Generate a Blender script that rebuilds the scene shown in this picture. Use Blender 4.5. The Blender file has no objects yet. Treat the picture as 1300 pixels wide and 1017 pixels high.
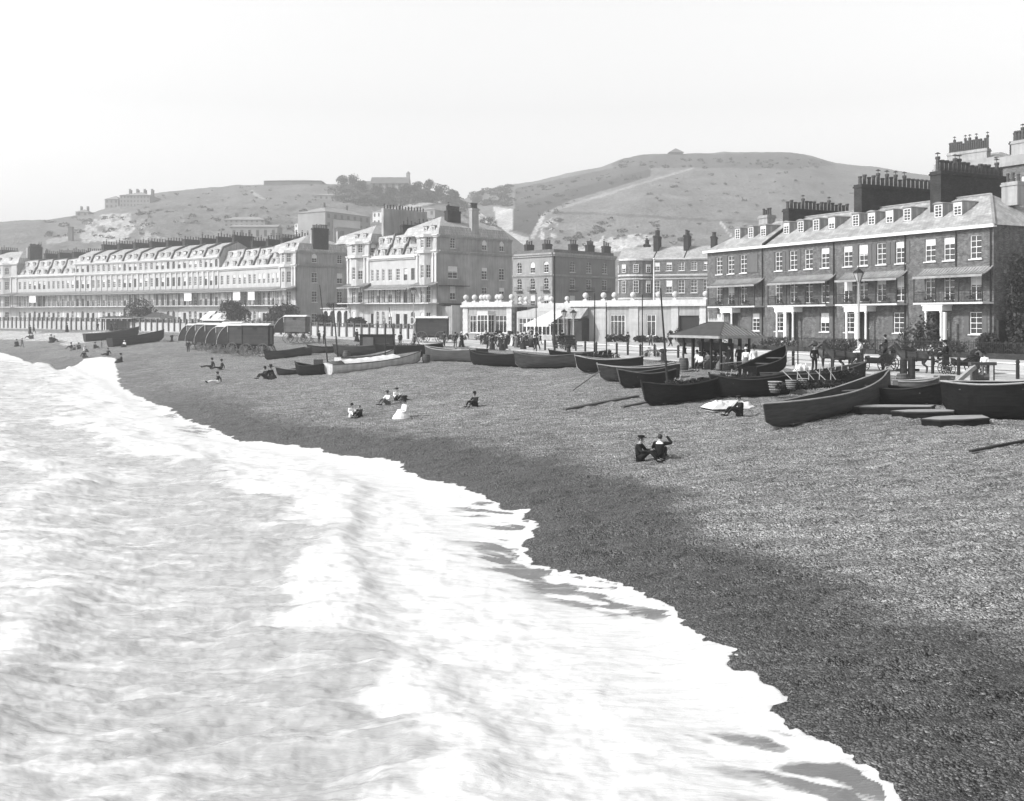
import bpy, bmesh, math, random
import numpy as np
from mathutils import Vector, Matrix
random.seed(7); rng = np.random.RandomState(11)
PI = math.pi
scene = bpy.context.scene
COL = scene.collection
F, CX, HY, H = 1300.0, 650.0, 405.0, 3.3      # focal length and principal column (photo pixels), eye-level row, eye height

# ------------------------------------------------------------------ materials
MATS = {}
def mat(name, v, rough=.8, var=.12, scale=3.0, bump=0.0, bscale=None, spec=.3, stretch=(1, 1, 1), streak=0.0, pattern=None, metal=0, coords='Object'):
    if name in MATS: return MATS[name]
    m = bpy.data.materials.new(name); m.use_nodes = True
    N = m.node_tree.nodes; L = m.node_tree.links; b = N['Principled BSDF']
    b.inputs['Roughness'].default_value = rough
    b.inputs['Specular IOR Level'].default_value = spec
    b.inputs['Metallic'].default_value = metal
    tc = N.new('ShaderNodeTexCoord'); mp = N.new('ShaderNodeMapping'); mp.inputs['Scale'].default_value = stretch
    L.new(tc.outputs[coords], mp.inputs[0])
    n = N.new('ShaderNodeTexNoise'); n.inputs['Scale'].default_value = scale; n.inputs['Detail'].default_value = 7; n.inputs['Roughness'].default_value = .65
    L.new(mp.outputs[0], n.inputs['Vector'])
    r = N.new('ShaderNodeMapRange'); r.inputs['From Min'].default_value = .3; r.inputs['From Max'].default_value = .7
    r.inputs['To Min'].default_value = max(0.002, v * (1 - var * 1.6)); r.inputs['To Max'].default_value = min(.92, v * (1 + var * 1.3))
    L.new(n.outputs[0], r.inputs['Value'])
    val = r.outputs[0]
    if streak > 0:      # rain streaks and soot running down a wall
        mp2 = N.new('ShaderNodeMapping'); mp2.inputs['Scale'].default_value = (2.2, 2.2, .18)
        L.new(tc.outputs[coords], mp2.inputs[0])
        n2 = N.new('ShaderNodeTexNoise'); n2.inputs['Scale'].default_value = 1.4; n2.inputs['Detail'].default_value = 5
        L.new(mp2.outputs[0], n2.inputs['Vector'])
        r2 = N.new('ShaderNodeMapRange'); r2.inputs['From Min'].default_value = .35; r2.inputs['From Max'].default_value = .6
        r2.inputs['To Min'].default_value = 1 - streak; r2.inputs['To Max'].default_value = 1
        L.new(n2.outputs[0], r2.inputs['Value'])
        mu = N.new('ShaderNodeMath'); mu.operation = 'MULTIPLY'; L.new(val, mu.inputs[0]); L.new(r2.outputs[0], mu.inputs[1]); val = mu.outputs[0]
    if pattern:         # 'brick' / 'slate' / 'plank': courses laid on the wall plane
        sx = N.new('ShaderNodeSeparateXYZ'); L.new(tc.outputs[coords], sx.inputs[0])
        ad = N.new('ShaderNodeMath'); ad.operation = 'ADD'; L.new(sx.outputs[0], ad.inputs[0]); L.new(sx.outputs[1], ad.inputs[1])
        cb = N.new('ShaderNodeCombineXYZ'); L.new(ad.outputs[0], cb.inputs[0]); L.new(sx.outputs[2], cb.inputs[1])
        if pattern == 'slate':
            cb = N.new('ShaderNodeCombineXYZ'); L.new(sx.outputs[0], cb.inputs[0]); L.new(sx.outputs[1], cb.inputs[1])
        bt = N.new('ShaderNodeTexBrick'); L.new(cb.outputs[0], bt.inputs['Vector'])
        sc, bw, rh, ms, lo, hi, mo = {'brick': (1, .24, .085, .012, .5, 1.35, 1.25), 'slate': (1, .35, .28, .02, .75, 1.15, .6),
                                      'plank': (1, 6, .16, .012, .75, 1.12, .35)}[pattern]
        bt.inputs['Scale'].default_value = sc; bt.inputs['Brick Width'].default_value = bw; bt.inputs['Row Height'].default_value = rh
        bt.inputs['Mortar Size'].default_value = ms; bt.inputs['Color1'].default_value = (lo, lo, lo, 1); bt.inputs['Color2'].default_value = (hi, hi, hi, 1)
        bt.inputs['Mortar'].default_value = (mo, mo, mo, 1)
        mu = N.new('ShaderNodeMath'); mu.operation = 'MULTIPLY'; L.new(val, mu.inputs[0]); L.new(bt.outputs['Color'], mu.inputs[1]); val = mu.outputs[0]
    L.new(val, b.inputs['Base Color'])
    if bump > 0:
        n3 = N.new('ShaderNodeTexNoise'); n3.inputs['Scale'].default_value = bscale or scale * 4; n3.inputs['Detail'].default_value = 5
        L.new(mp.outputs[0], n3.inputs['Vector'])
        bu = N.new('ShaderNodeBump'); bu.inputs['Strength'].default_value = min(1, bump); bu.inputs['Distance'].default_value = .05
        L.new(n3.outputs[0], bu.inputs['Height']); L.new(bu.outputs[0], b.inputs['Normal'])
    MATS[name] = m
    return m
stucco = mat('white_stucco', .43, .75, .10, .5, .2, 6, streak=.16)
stucco_side = mat('weathered_shade_render', .33, .85, .16, .35, .3, 5, streak=.25)  # darker than the front stucco: side-wall shade put into the colour, plus weather streaks
stone_trim = mat('painted_stone_trim', .52, .7, .08, 1.0, .1, 8, streak=.12)
brick = mat('stock_brick', .115, .9, .34, 2.2, .3, 12, pattern='brick', streak=.2)
brick_grey = mat('grey_gault_brick', .13, .9, .2, .8, .3, 8, pattern='brick', streak=.15)
brick_dark = mat('sooty_brick', .03, .95, .3, 1.5, .3, 10, pattern='brick')
slate = mat('roof_slate', .36, .55, .2, .8, .25, 9, pattern='slate', streak=.12, spec=.5)
slate_far = mat('pale_roof_slate', .38, .6, .16, .4, .2, 5, pattern='slate', spec=.5)
lead = mat('zinc_canopy', .26, .55, .18, 1.2, .15, 8, streak=.2)
white_paint = mat('white_paint', .7, .5, .05, 2)
grey_paint = mat('grey_paint', .1, .6, .12, 2)
dark_paint = mat('dark_paint', .015, .5, .2, 2)
iron = mat('cast_iron', .02, .55, .25, 4)
glass = mat('window_glass', .03, .06, .3, 1.3, spec=.9)
blind_m = mat('linen_blind', .62, .9, .06, 3)
pot_m = mat('clay_pot', .07, .9, .35, 5)
tar = mat('tarred_timber', .007, .85, .6, 3, .4, 14, spec=.1, stretch=(.4, 2, 4))
tar2 = mat('worn_black_timber', .024, .85, .5, 2.5, .4, 12, stretch=(.3, 2, 4))
hull_grey = mat('grey_boat_paint', .045, .8, .35, 1.8, .3, 10, stretch=(.4, 2, 4))
hull_white = mat('white_boat_paint', .52, .55, .14, 1.5, .2, 8, stretch=(.5, 1, 3), streak=.2)
wood = mat('bleached_wood', .28, .8, .25, 3, .3, 12, stretch=(.3, 2, 2))
wood_mid = mat('brown_wood', .08, .8, .3, 3, .3, 12, stretch=(.3, 2, 2))
canvas = mat('sun_bleached_canvas', .6, .9, .1, 2, .3, 6)
canvas_mid = mat('grey_canvas_hood', .065, .9, .2, 2.5, .2, 6)
cabin_m = mat('grey_cabin_boards', .08, .8, .2, 1.8, .2, 8, pattern='plank')
hedge_m = mat('hedge_leaf', .024, .8, .5, 5)
leaf_m = mat('tree_leaf', .035, .7, .45, .9)
bark_m = mat('tree_bark', .08, .9, .3, 6, .5, 20)
skin_m = mat('human_skin', .34, .6, .08, 6)
hair_m = mat('dark_hair', .03, .7, .3, 8)
cloth_black = mat('black_cloth', .008, .9, .35, 6)
cloth_dark = mat('dark_serge', .018, .9, .3, 6)
cloth_mid = mat('grey_tweed', .11, .9, .25, 8)
cloth_white = mat('white_cotton', .7, .85, .07, 6)
straw_m = mat('straw_hat', .5, .8, .15, 14)
horse_dark = mat('dark_bay_coat', .035, .5, .35, 3, spec=.4)
horse_pale = mat('grey_horse_coat', .4, .6, .2, 3)
road_m = mat('macadam_road', .5, .95, .12, .35, .3, 30, coords='Object', stretch=(1, 1, 1))
pave_m = mat('paving_stone', .44, .9, .1, 1.0, .2, 12)
prom_m = mat('promenade_gravel', .38, .95, .18, 1.2, .4, 25)
kerb_m = mat('kerb_stone', .62, .8, .1, 2)

# ------------------------------------------------------------------ mesh builder
class MB:
    def __init__(s): s.v = []; s.f = []; s.M = None
    def add(s, vs, fs):
        o = len(s.v)
        if s.M is not None: vs = [tuple(s.M @ Vector(v)) for v in vs]
        s.v += [tuple(v) for v in vs]; s.f += [tuple(i + o for i in f) for f in fs]
    def box(s, x0, x1, y0, y1, z0, z1):
        s.add([(x0, y0, z0), (x1, y0, z0), (x1, y1, z0), (x0, y1, z0), (x0, y0, z1), (x1, y0, z1), (x1, y1, z1), (x0, y1, z1)],
              [(0, 3, 2, 1), (4, 5, 6, 7), (0, 1, 5, 4), (1, 2, 6, 5), (2, 3, 7, 6), (3, 0, 4, 7)])
    def prism(s, poly, a0, a1, axis='x'):
        # poly: list of (u, v); axis x -> (y, z), y -> (x, z), z -> (x, y)
        n = len(poly)
        mk = {'x': lambda a, p: (a, p[0], p[1]), 'y': lambda a, p: (p[0], a, p[1]), 'z': lambda a, p: (p[0], p[1], a)}[axis]
        vs = [mk(a0, p) for p in poly] + [mk(a1, p) for p in poly]
        fs = [tuple(range(n))[::-1], tuple(range(n, 2 * n))] + [(i, (i + 1) % n, n + (i + 1) % n, n + i) for i in range(n)]
        s.add(vs, fs)
    def bar(s, p0, p1, w, h=None):
        h = h or w; p0 = Vector(p0); p1 = Vector(p1); d = (p1 - p0)
        if d.length < 1e-6: return
        d.normalize(); up = Vector((0, 0, 1)) if abs(d.z) < .9 else Vector((1, 0, 0))
        a = d.cross(up).normalized(); b = a.cross(d).normalized()
        vs = []
        for p in (p0, p1):
            for i, j in ((-1, -1), (1, -1), (1, 1), (-1, 1)): vs.append(p + a * i * w / 2 + b * j * h / 2)
        s.add(vs, [(0, 1, 2, 3), (7, 6, 5, 4), (0, 4, 5, 1), (1, 5, 6, 2), (2, 6, 7, 3), (3, 7, 4, 0)])
    def tube(s, pts, rad, n=8, cap=True):
        pts = [Vector(p) for p in pts]
        if not hasattr(rad, '__len__'): rad = [rad] * len(pts)
        vs = []; fs = []
        for i, p in enumerate(pts):
            d = (pts[min(i + 1, len(pts) - 1)] - pts[max(i - 1, 0)]).normalized()
            up = Vector((0, 0, 1)) if abs(d.z) < .95 else Vector((1, 0, 0))
            a = d.cross(up).normalized(); b = a.cross(d).normalized()
            for k in range(n):
                t = 2 * PI * k / n; vs.append(p + (a * math.cos(t) + b * math.sin(t)) * rad[i])
        for i in range(len(pts) - 1):
            for k in range(n): fs.append((i * n + k, i * n + (k + 1) % n, (i + 1) * n + (k + 1) % n, (i + 1) * n + k))
        if cap: fs.append(tuple(range(n))[::-1]); fs.append(tuple(range((len(pts) - 1) * n, len(pts) * n)))
        s.add(vs, fs)
    def lathe(s, prof, c=(0, 0, 0), n=14, sx=1, sy=1):
        vs = []; fs = []
        for r, z in prof:
            for k in range(n):
                t = 2 * PI * k / n; vs.append((c[0] + r * math.cos(t) * sx, c[1] + r * math.sin(t) * sy, c[2] + z))
        for i in range(len(prof) - 1):
            for k in range(n): fs.append((i * n + k, i * n + (k + 1) % n, (i + 1) * n + (k + 1) % n, (i + 1) * n + k))
        fs.append(tuple(range(n))[::-1]); fs.append(tuple(range((len(prof) - 1) * n, len(prof) * n)))
        s.add(vs, fs)
    def ball(s, c, r, n=10, m=7, sc=(1, 1, 1)):
        prof = [(max(.002, math.sin(PI * i / m)) * r, -math.cos(PI * i / m) * r * sc[2]) for i in range(m + 1)]
        s.lathe(prof, c, n, sc[0], sc[1])
    def mesh(s, name):
        me = bpy.data.meshes.new(name); me.from_pydata(s.v, [], s.f); me.update(); return me
    def build(s, name, m, parent=None, M=None, smooth=False):
        me = s.mesh(name); me.materials.append(m)
        if smooth:
            for p in me.polygons: p.use_smooth = True
        return obj(name, me, parent, M)
def obj(name, me, parent=None, M=None, m=None):
    o = bpy.data.objects.new(name, me); COL.objects.link(o)
    if parent: o.parent = parent
    if M is not None: o.matrix_local = M
    if m is not None and me is not None and len(o.material_slots):
        o.material_slots[0].link = 'OBJECT'; o.material_slots[0].material = m
    return o
def tag(o, label=None, cat=None, group=None, kind=None):
    if label: o['label'] = label
    if cat: o['category'] = cat
    if group: o['group'] = group
    if kind: o['kind'] = kind
    return o
def thing(name, label, cat, M=None, group=None):
    o = bpy.data.objects.new(name, None); COL.objects.link(o); o.empty_display_size = .3
    if M is not None: o.matrix_world = M
    return tag(o, label, cat, group)
def frame(pL, pR, z=0):           # local x runs from pL to pR, local -y faces the viewer's side
    a = Vector((pL[0], pL[1], 0)); b = Vector((pR[0], pR[1], 0)); d = b - a; w = d.length
    return Matrix.Translation((pL[0], pL[1], z)) @ Matrix.Rotation(math.atan2(d.y, d.x), 4, 'Z'), w
T = Matrix.Translation
def RZ(a): return Matrix.Rotation(a, 4, 'Z')
def pw(px, Y): return ((px - CX) / F * Y, Y)
def local_x(M, px, y=0):           # where along a facade a sight line meets it
    o = M @ Vector((0, y, 0)); d = (M.to_3x3() @ Vector((1, 0, 0))); k = (px - CX) / F
    return (k * o.y - o.x) / (d.x - k * d.y)

# ------------------------------------------------------------------ terrain functions (plan of shore and promenade edge)
SEA = -2.7
def sp(px, py): Y = F * (H - SEA) / (py - HY); return pw(px, Y)
shore_near = [(14, -60), (7, -12), (5.6, 4)]
shore_px = [(1130, 1017), (1075, 968), (1010, 926), (985, 905), (962, 872), (958, 857), (920, 838), (893, 815), (872, 797), (850, 775), (815, 762), (770, 742),
            (735, 733), (700, 722), (672, 708), (668, 690), (672, 668), (664, 652), (640, 650), (620, 636), (600, 626), (560, 612), (520, 606), (512, 597), (508, 589),
            (470, 583), (430, 577), (400, 570), (350, 563), (300, 556), (275, 548), (262, 540), (240, 533), (215, 520), (190, 509), (165, 497),
            (150, 487), (148, 474), (146, 460), (128, 458.5), (108, 459), (92, 464), (76, 470), (60, 462), (42, 463), (25, 455), (0, 450), (-60, 446), (-160, 443)]
S_J = np.array(shore_near + [sp(*p) for p in shore_px] + [(-330, 250), (-700, 300)])
_k = [(14, -60), (7, -12), (5.4, 4)] + [sp(*p) for p in [(1130, 1017), (985, 905), (860, 790), (730, 727), (650, 665), (560, 615), (430, 577), (300, 553), (215, 520), (150, 480), (105, 462), (30, 456), (-60, 446), (-160, 443)]] + [(-330, 250), (-700, 300)]
S_S = np.array(_k)
E_P = np.array([(78, -45), (45, 19), (26.8, 54.3), (19.3, 70.3), (13.4, 82.5), (8.6, 93), (3.3, 104), (-10, 130), (-28, 160), (-60, 193), (-98, 228), (-150, 258), (-260, 310), (-700, 420)])
E_Z = np.array([0, 0, 0, 0, 0, 0, 0, .15, .4, .8, 1.1, 1.2, 1.3, 1.5])
def pdist(x, y, P, Zv=None):
    x = np.asarray(x, float); y = np.asarray(y, float); best = np.full(x.shape, 1e12); zz = np.zeros(x.shape)
    for i in range(len(P) - 1):
        ax, ay = P[i]; dx, dy = P[i + 1] - P[i]; t = np.clip(((x - ax) * dx + (y - ay) * dy) / (dx * dx + dy * dy), 0, 1)
        d = (x - ax - t * dx) ** 2 + (y - ay - t * dy) ** 2
        m = d < best; best = np.where(m, d, best)
        if Zv is not None: zz = np.where(m, Zv[i] * (1 - t) + Zv[i + 1] * t, zz)
    return (np.sqrt(best), zz) if Zv is not None else np.sqrt(best)
def inside(x, y, poly):
    x = np.asarray(x, float); y = np.asarray(y, float); c = np.zeros(x.shape, bool); n = len(poly)
    for i in range(n):
        x0, y0 = poly[i]; x1, y1 = poly[(i + 1) % n]
        if y0 == y1: continue
        m = ((y0 > y) != (y1 > y)) & (x < (x1 - x0) * (y - y0) / (y1 - y0) + x0); c ^= m
    return c
SEA_S = np.vstack([S_S, [(-3000, 300), (-3000, -3000), (14, -3000)]])
SEA_J = np.vstack([S_J, [(-3000, 300), (-3000, -3000), (14, -3000)]])
LAND = np.vstack([E_P, [(-700, 3000), (3000, 3000), (3000, -45)]])
def ground(x, y):
    x = np.asarray(x, float); y = np.asarray(y, float)
    ds = pdist(x, y, S_S); de, zp = pdist(x, y, E_P, E_Z)
    sea = inside(x, y, SEA_S); land = inside(x, y, LAND)
    t = ds / (ds + de + 1e-6); z = SEA + (zp - .12 - SEA) * (1 - (1 - t) ** 1.45)
    z = np.where(sea, SEA - np.minimum(ds * .14, 5), z); z = np.where(land, zp - .12, z)
    return z
def G(px, py, off=0):              # the spot on the ground seen at a photo pixel
    Y = np.exp(np.linspace(math.log(8), math.log(420), 2600)); X = (px - CX) / F * Y; Z = H - (py - HY) / F * Y
    g = ground(X, Y); m = np.where(Z <= g)[0]; i = m[0] if len(m) else len(Y) - 1
    return Vector((X[i], Y[i], float(g[i]) + off))
def hashn(ix, iy, s):
    h = (ix.astype(np.int64) * 374761393 + iy.astype(np.int64) * 668265263 + s * 974634777) & 0xffffffff
    h = ((h ^ (h >> 13)) * 1274126177) & 0xffffffff
    return ((h ^ (h >> 16)) & 0xffff) / 65535.0
def vnoise(x, y, s=0):
    ix = np.floor(x); iy = np.floor(y); fx = x - ix; fy = y - iy; fx = fx * fx * (3 - 2 * fx); fy = fy * fy * (3 - 2 * fy)
    a = hashn(ix, iy, s); b = hashn(ix + 1, iy, s); c = hashn(ix, iy + 1, s); d = hashn(ix + 1, iy + 1, s)
    return (a * (1 - fx) + b * fx) * (1 - fy) + (c * (1 - fx) + d * fx) * fy
def fbm(x, y, s=0, o=4, g=.5):
    r = 0; a = 1; t = 0
    for k in range(o): r = r + a * vnoise(x * 2 ** k, y * 2 ** k, s + k * 17); t += a; a *= g
    return r / t
def sstep(a, b, x): t = np.clip((x - a) / (b - a), 0, 1); return t * t * (3 - 2 * t)
def grid_mesh(name, X, Y, Z, mt, attrs=None, keep=None, smooth=True):
    R, C = X.shape; idx = np.arange(R * C).reshape(R, C)
    q = np.stack([idx[:-1, :-1], idx[:-1, 1:], idx[1:, 1:], idx[1:, :-1]], -1).reshape(-1, 4)
    if keep is not None:
        k = (keep[:-1, :-1] | keep[:-1, 1:] | keep[1:, 1:] | keep[1:, :-1]).reshape(-1); q = q[k]
    co = np.stack([X, Y, Z], -1).reshape(-1, 3)
    used = np.unique(q); rem = np.full(R * C, -1); rem[used] = np.arange(len(used)); q = rem[q]; co = co[used]
    me = bpy.data.meshes.new(name); me.vertices.add(len(co)); me.vertices.foreach_set('co', co.astype(np.float32).ravel())
    me.loops.add(len(q) * 4); me.loops.foreach_set('vertex_index', q.ravel().astype(np.int32))
    me.polygons.add(len(q)); me.polygons.foreach_set('loop_start', (np.arange(len(q)) * 4).astype(np.int32))
    me.polygons.foreach_set('loop_total', np.full(len(q), 4, np.int32)); me.update(calc_edges=True)
    if smooth: me.polygons.foreach_set('use_smooth', np.ones(len(q), bool))
    for k, a in (attrs or {}).items():
        at = me.attributes.new(k, 'FLOAT', 'POINT'); at.data.foreach_set('value', a.reshape(-1)[used].astype(np.float32))
    me.materials.append(mt); me.validate()
    return me
def N_(nt, t, **kw):
    n = nt.nodes.new(t)
    for k, v in kw.items():
        if k in n.inputs.keys(): n.inputs[k].default_value = v
        else: setattr(n, k, v)
    return n
def mth(nt, op, a, b=None, clamp=False):
    n = nt.nodes.new('ShaderNodeMath'); n.operation = op; n.use_clamp = clamp
    for i, v in enumerate((a, b)):
        if v is None: continue
        if isinstance(v, (int, float)): n.inputs[i].default_value = v
        else: nt.links.new(v, n.inputs[i])
    return n.outputs[0]
def mrange(nt, v, a, b, c, d):
    n = nt.nodes.new('ShaderNodeMapRange'); nt.links.new(v, n.inputs[0])
    for i, q in enumerate((a, b, c, d)): n.inputs[i + 1].default_value = q
    return n.outputs[0]
# ------------------------------------------------------------------ shingle beach
def shingle_mat():
    m = bpy.data.materials.new('flint_shingle'); m.use_nodes = True; nt = m.node_tree; L = nt.links; b = nt.nodes['Principled BSDF']
    g = N_(nt, 'ShaderNodeNewGeometry'); pos = g.outputs['Position']
    wet = N_(nt, 'ShaderNodeAttribute', attribute_name='wet').outputs['Fac']
    def vor(sc, rnd=1):
        v = N_(nt, 'ShaderNodeTexVoronoi', Scale=sc); L.new(pos, v.inputs['Vector']); return v
    v1 = vor(27); v2 = vor(11); v3 = vor(4.3)
    s1 = N_(nt, 'ShaderNodeSeparateColor'); L.new(v1.outputs['Color'], s1.inputs[0])
    s2 = N_(nt, 'ShaderNodeSeparateColor'); L.new(v2.outputs['Color'], s2.inputs[0])
    s3 = N_(nt, 'ShaderNodeSeparateColor'); L.new(v3.outputs['Color'], s3.inputs[0])
    mp = N_(nt, 'ShaderNodeMapping'); mp.inputs['Rotation'].default_value = (0, 0, math.radians(-38)); mp.inputs['Scale'].default_value = (.35, 1.5, 1)
    L.new(pos, mp.inputs[0])
    n1 = N_(nt, 'ShaderNodeTexNoise', Scale=1.6, Detail=8, Roughness=.75); L.new(mp.outputs[0], n1.inputs['Vector'])
    n2 = N_(nt, 'ShaderNodeTexNoise', Scale=.12, Detail=5); L.new(pos, n2.inputs['Vector'])
    a = mrange(nt, s1.outputs[0], 0, 1, .22, 1.85)
    c = mrange(nt, s2.outputs[0], 0, 1, .75, 1.28)
    e = mrange(nt, s3.outputs[0], 0, 1, .9, 1.1)
    d = mrange(nt, n1.outputs[0], .34, .66, .45, 1.5)
    f = mrange(nt, n2.outputs[0], .3, .7, .88, 1.12)
    v = mth(nt, 'MULTIPLY', mth(nt, 'MULTIPLY', mth(nt, 'MULTIPLY', a, c), mth(nt, 'MULTIPLY', d, f)), e)
    base = mrange(nt, wet, 0, 1, .21, .055)
    pale = N_(nt, 'ShaderNodeAttribute', attribute_name='pale').outputs['Fac']
    base = mth(nt, 'ADD', base, mth(nt, 'MULTIPLY', pale, .3))      # bank of dry sand
    col = mth(nt, 'MULTIPLY', v, base)
    # pale pebbles scattered among the rest
    sp_ = mth(nt, 'MULTIPLY', mth(nt, 'GREATER_THAN', s1.outputs[1], .93), .11)
    col = mth(nt, 'ADD', col, mth(nt, 'MULTIPLY', sp_, mrange(nt, s2.outputs[1], 0, 1, .3, 1.4)))
    L.new(col, b.inputs['Base Color'])
    L.new(mrange(nt, wet, 0, 1, .9, .45), b.inputs['Roughness']); b.inputs['Specular IOR Level'].default_value = .35
    hh = mth(nt, 'ADD', mth(nt, 'MULTIPLY', v1.outputs['Distance'], -1.0), mth(nt, 'MULTIPLY', v2.outputs['Distance'], -1.5))
    hh = mth(nt, 'ADD', hh, mth(nt, 'MULTIPLY', n1.outputs[0], 1.2))
    bu = N_(nt, 'ShaderNodeBump', Strength=.9, Distance=.07); L.new(hh, bu.inputs['Height']); L.new(bu.outputs[0], b.inputs['Normal'])
    return m
shingle = shingle_mat()
def pgrid(y0, y1, nr, nc, k0, k1):
    Y = np.exp(np.linspace(math.log(y0), math.log(y1), nr)); K = np.linspace(k0, k1, nc); K, Y2 = np.meshgrid(K, Y); return K * Y2, Y2
X, Y = pgrid(9, 330, 560, 620, -.8, .85)
Z = ground(X, Y); ds = pdist(X, Y, S_S); dj = pdist(X, Y, S_J); land = inside(X, Y, LAND)
ca, sa = math.cos(math.radians(38)), math.sin(math.radians(38))
u = X * ca - Y * sa; w_ = X * sa + Y * ca
rough = (fbm(u * 1.1, w_ * 3.2, 3, 4) - .5) * .24 + (fbm(X * 4, Y * 4, 9, 3) - .5) * .09
bank = (fbm(X * .12, Y * .12, 21, 3) - .5) * .35
amp = np.where(land, 0, np.where(inside(X, Y, SEA_J), .0, np.minimum(1, dj / 1.2))) * np.clip(pdist(X, Y, E_P) / 3, 0, 1)
Z = Z + (rough + bank) * amp
wedge = 4.5 + (fbm(X * .25, Y * .25, 5, 3) - .5) * 3.2 + (fbm(X * 1.3, Y * 1.3, 8, 2) - .5) * 1.2
wet = np.where(inside(X, Y, SEA_J), 1, 1 - sstep(wedge - 1.7, wedge + .8, dj)) * (1 - sstep(50, 95, Y) * .75)
wet = np.clip(wet + (fbm(X * .35, Y * .12, 31, 3) - .42) * .55 * (1 - sstep(5, 13, dj)), 0, 1)
ppoly = [tuple(G(*p)[:2]) for p in ((-60, 419), (60, 420.5), (150, 422.5), (175, 425), (140, 431), (100, 438), (78, 436), (60, 434), (0, 429.5), (-60, 427))]
jx = (fbm(X * .08, Y * .08, 66, 3) - .5) * 14; pale = inside(X + jx, Y + jx * .6, ppoly).astype(float)
me = grid_mesh('beach', X, Y, Z, shingle, {'wet': wet, 'pale': pale})
tag(obj('beach', me), kind='structure')
xs = np.linspace(-900, 900, 240); ys = np.linspace(-120, 1150, 170); X, Y = np.meshgrid(xs, ys)
grass_m = mat('rough_grass_ground', .12, .95, .3, .05, .2, 1)
Z = ground(X, Y) - .35; Z = np.where((Y > 9) & (Y < 330) & (np.abs(X) < .78 * Y), Z - .6, Z)
me = grid_mesh('terrain', X, Y, Z, grass_m)
tag(obj('terrain', me), kind='structure')

# ------------------------------------------------------------------ sea
def sea_mat():
    m = bpy.data.materials.new('foaming_sea'); m.use_nodes = True; nt = m.node_tree; L = nt.links; b = nt.nodes['Principled BSDF']
    g = N_(nt, 'ShaderNodeNewGeometry'); pos = g.outputs['Position']
    fo = N_(nt, 'ShaderNodeAttribute', attribute_name='foam').outputs['Fac']
    mp = N_(nt, 'ShaderNodeMapping'); mp.inputs['Rotation'].default_value = (0, 0, math.radians(-12)); mp.inputs['Scale'].default_value = (.3, 1.25, 1)
    L.new(pos, mp.inputs[0])
    thin = N_(nt, 'ShaderNodeAttribute', attribute_name='thin').outputs['Fac']
    n1 = N_(nt, 'ShaderNodeTexNoise', Scale=1.25, Detail=12, Roughness=.66, Distortion=.7); L.new(mp.outputs[0], n1.inputs['Vector'])
    n2 = N_(nt, 'ShaderNodeTexNoise', Scale=9, Detail=6, Roughness=.7); L.new(mp.outputs[0], n2.inputs['Vector'])
    k = mth(nt, 'ADD', fo, mth(nt, 'MULTIPLY', mth(nt, 'SUBTRACT', n1.outputs[0], .5), 2.3))
    k = mth(nt, 'ADD', k, mth(nt, 'MULTIPLY', mth(nt, 'SUBTRACT', n2.outputs[0], .5), .62))
    fac = mrange(nt, k, .36, 1.0, 0, 1)
    fac = mth(nt, 'MULTIPLY', fac, 1, True)
    n3 = N_(nt, 'ShaderNodeTexNoise', Scale=3.2, Detail=10, Roughness=.75); L.new(mp.outputs[0], n3.inputs['Vector'])
    wcol = mrange(nt, thin, 0, 1, .39, .15); fcol = mrange(nt, n3.outputs[0], .35, .62, .50, .70)
    col = mth(nt, 'ADD', mth(nt, 'MULTIPLY', wcol, mth(nt, 'SUBTRACT', 1, fac)), mth(nt, 'MULTIPLY', fcol, fac)); L.new(col, b.inputs['Base Color'])
    L.new(mrange(nt, fac, 0, 1, .16, .9), b.inputs['Roughness']); b.inputs['IOR'].default_value = 1.33
    bh = mth(nt, 'ADD', mth(nt, 'MULTIPLY', n1.outputs[0], 1.0), mth(nt, 'MULTIPLY', n2.outputs[0], .3))
    bu = N_(nt, 'ShaderNodeBump', Strength=.5, Distance=.13); L.new(bh, bu.inputs['Height']); L.new(bu.outputs[0], b.inputs['Normal'])
    return m
sea_m = sea_mat()
X, Y = pgrid(5.5, 190, 1000, 800, -1.0, .5)
sj = pdist(X, Y, S_J); inj = inside(X, Y, SEA_J)
# ragged swash edge
edge = (fbm(X * 1.3, Y * 1.3, 41, 4) - .5) * .9 * (1 - sstep(60, 120, Y) * .3) + (fbm(X * 6, Y * 6, 77, 3) - .5) * .22
sg = np.where(inj, sj, -sj) + edge
ss = np.where(inside(X, Y, SEA_S), 1, -1) * pdist(X, Y, S_S)
g0 = ground(X, Y)
al = fbm(X * .06 + 3, Y * .06, 51, 2); wob = (fbm(X * .18, Y * .18, 61, 3) - .5) * 5.0
def crest(c, wd, amp): q = (ss - c - wob) / wd; return amp * np.exp(-np.where(q > 0, q * q * .35, q * q * 1.8))
Z = SEA + crest(5.3, 1.1, .2) * (.5 + al * .9) + crest(12.0, 2.2, .34) * (.3 + fbm(X * .1, Y * .1, 5, 2)) + crest(21, 2.4, .5) * (.3 + al) + crest(33, 2.6, .45) + crest(50, 3, .5) + crest(75, 4, .5) + crest(108, 5, .5)
ur = X * math.cos(.25) + Y * math.sin(.25); vr = -X * math.sin(.25) + Y * math.cos(.25)
chop = (fbm(ur * .5, vr * 1.3, 71, 5, .55) - .5) * .4 + (fbm(ur * 1.4, vr * 3.8, 81, 4, .6) - .5) * .15
Z = Z + chop * sstep(3, 8, ss)
Z = Z + (fbm(X * 1.5, Y * 1.5, 91, 4) - .5) * .16 * (1 - sstep(6, 9, ss)) * sstep(0.3, 3, ss)
sheet = g0 + .012 + .10 * sstep(.1, 2.2, sg)
Z = np.maximum(Z, sheet) if False else np.where(ss < 2.5, np.maximum(Z * sstep(.5, 2.5, ss) + (1 - sstep(.5, 2.5, ss)) * sheet, sheet), Z)
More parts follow.
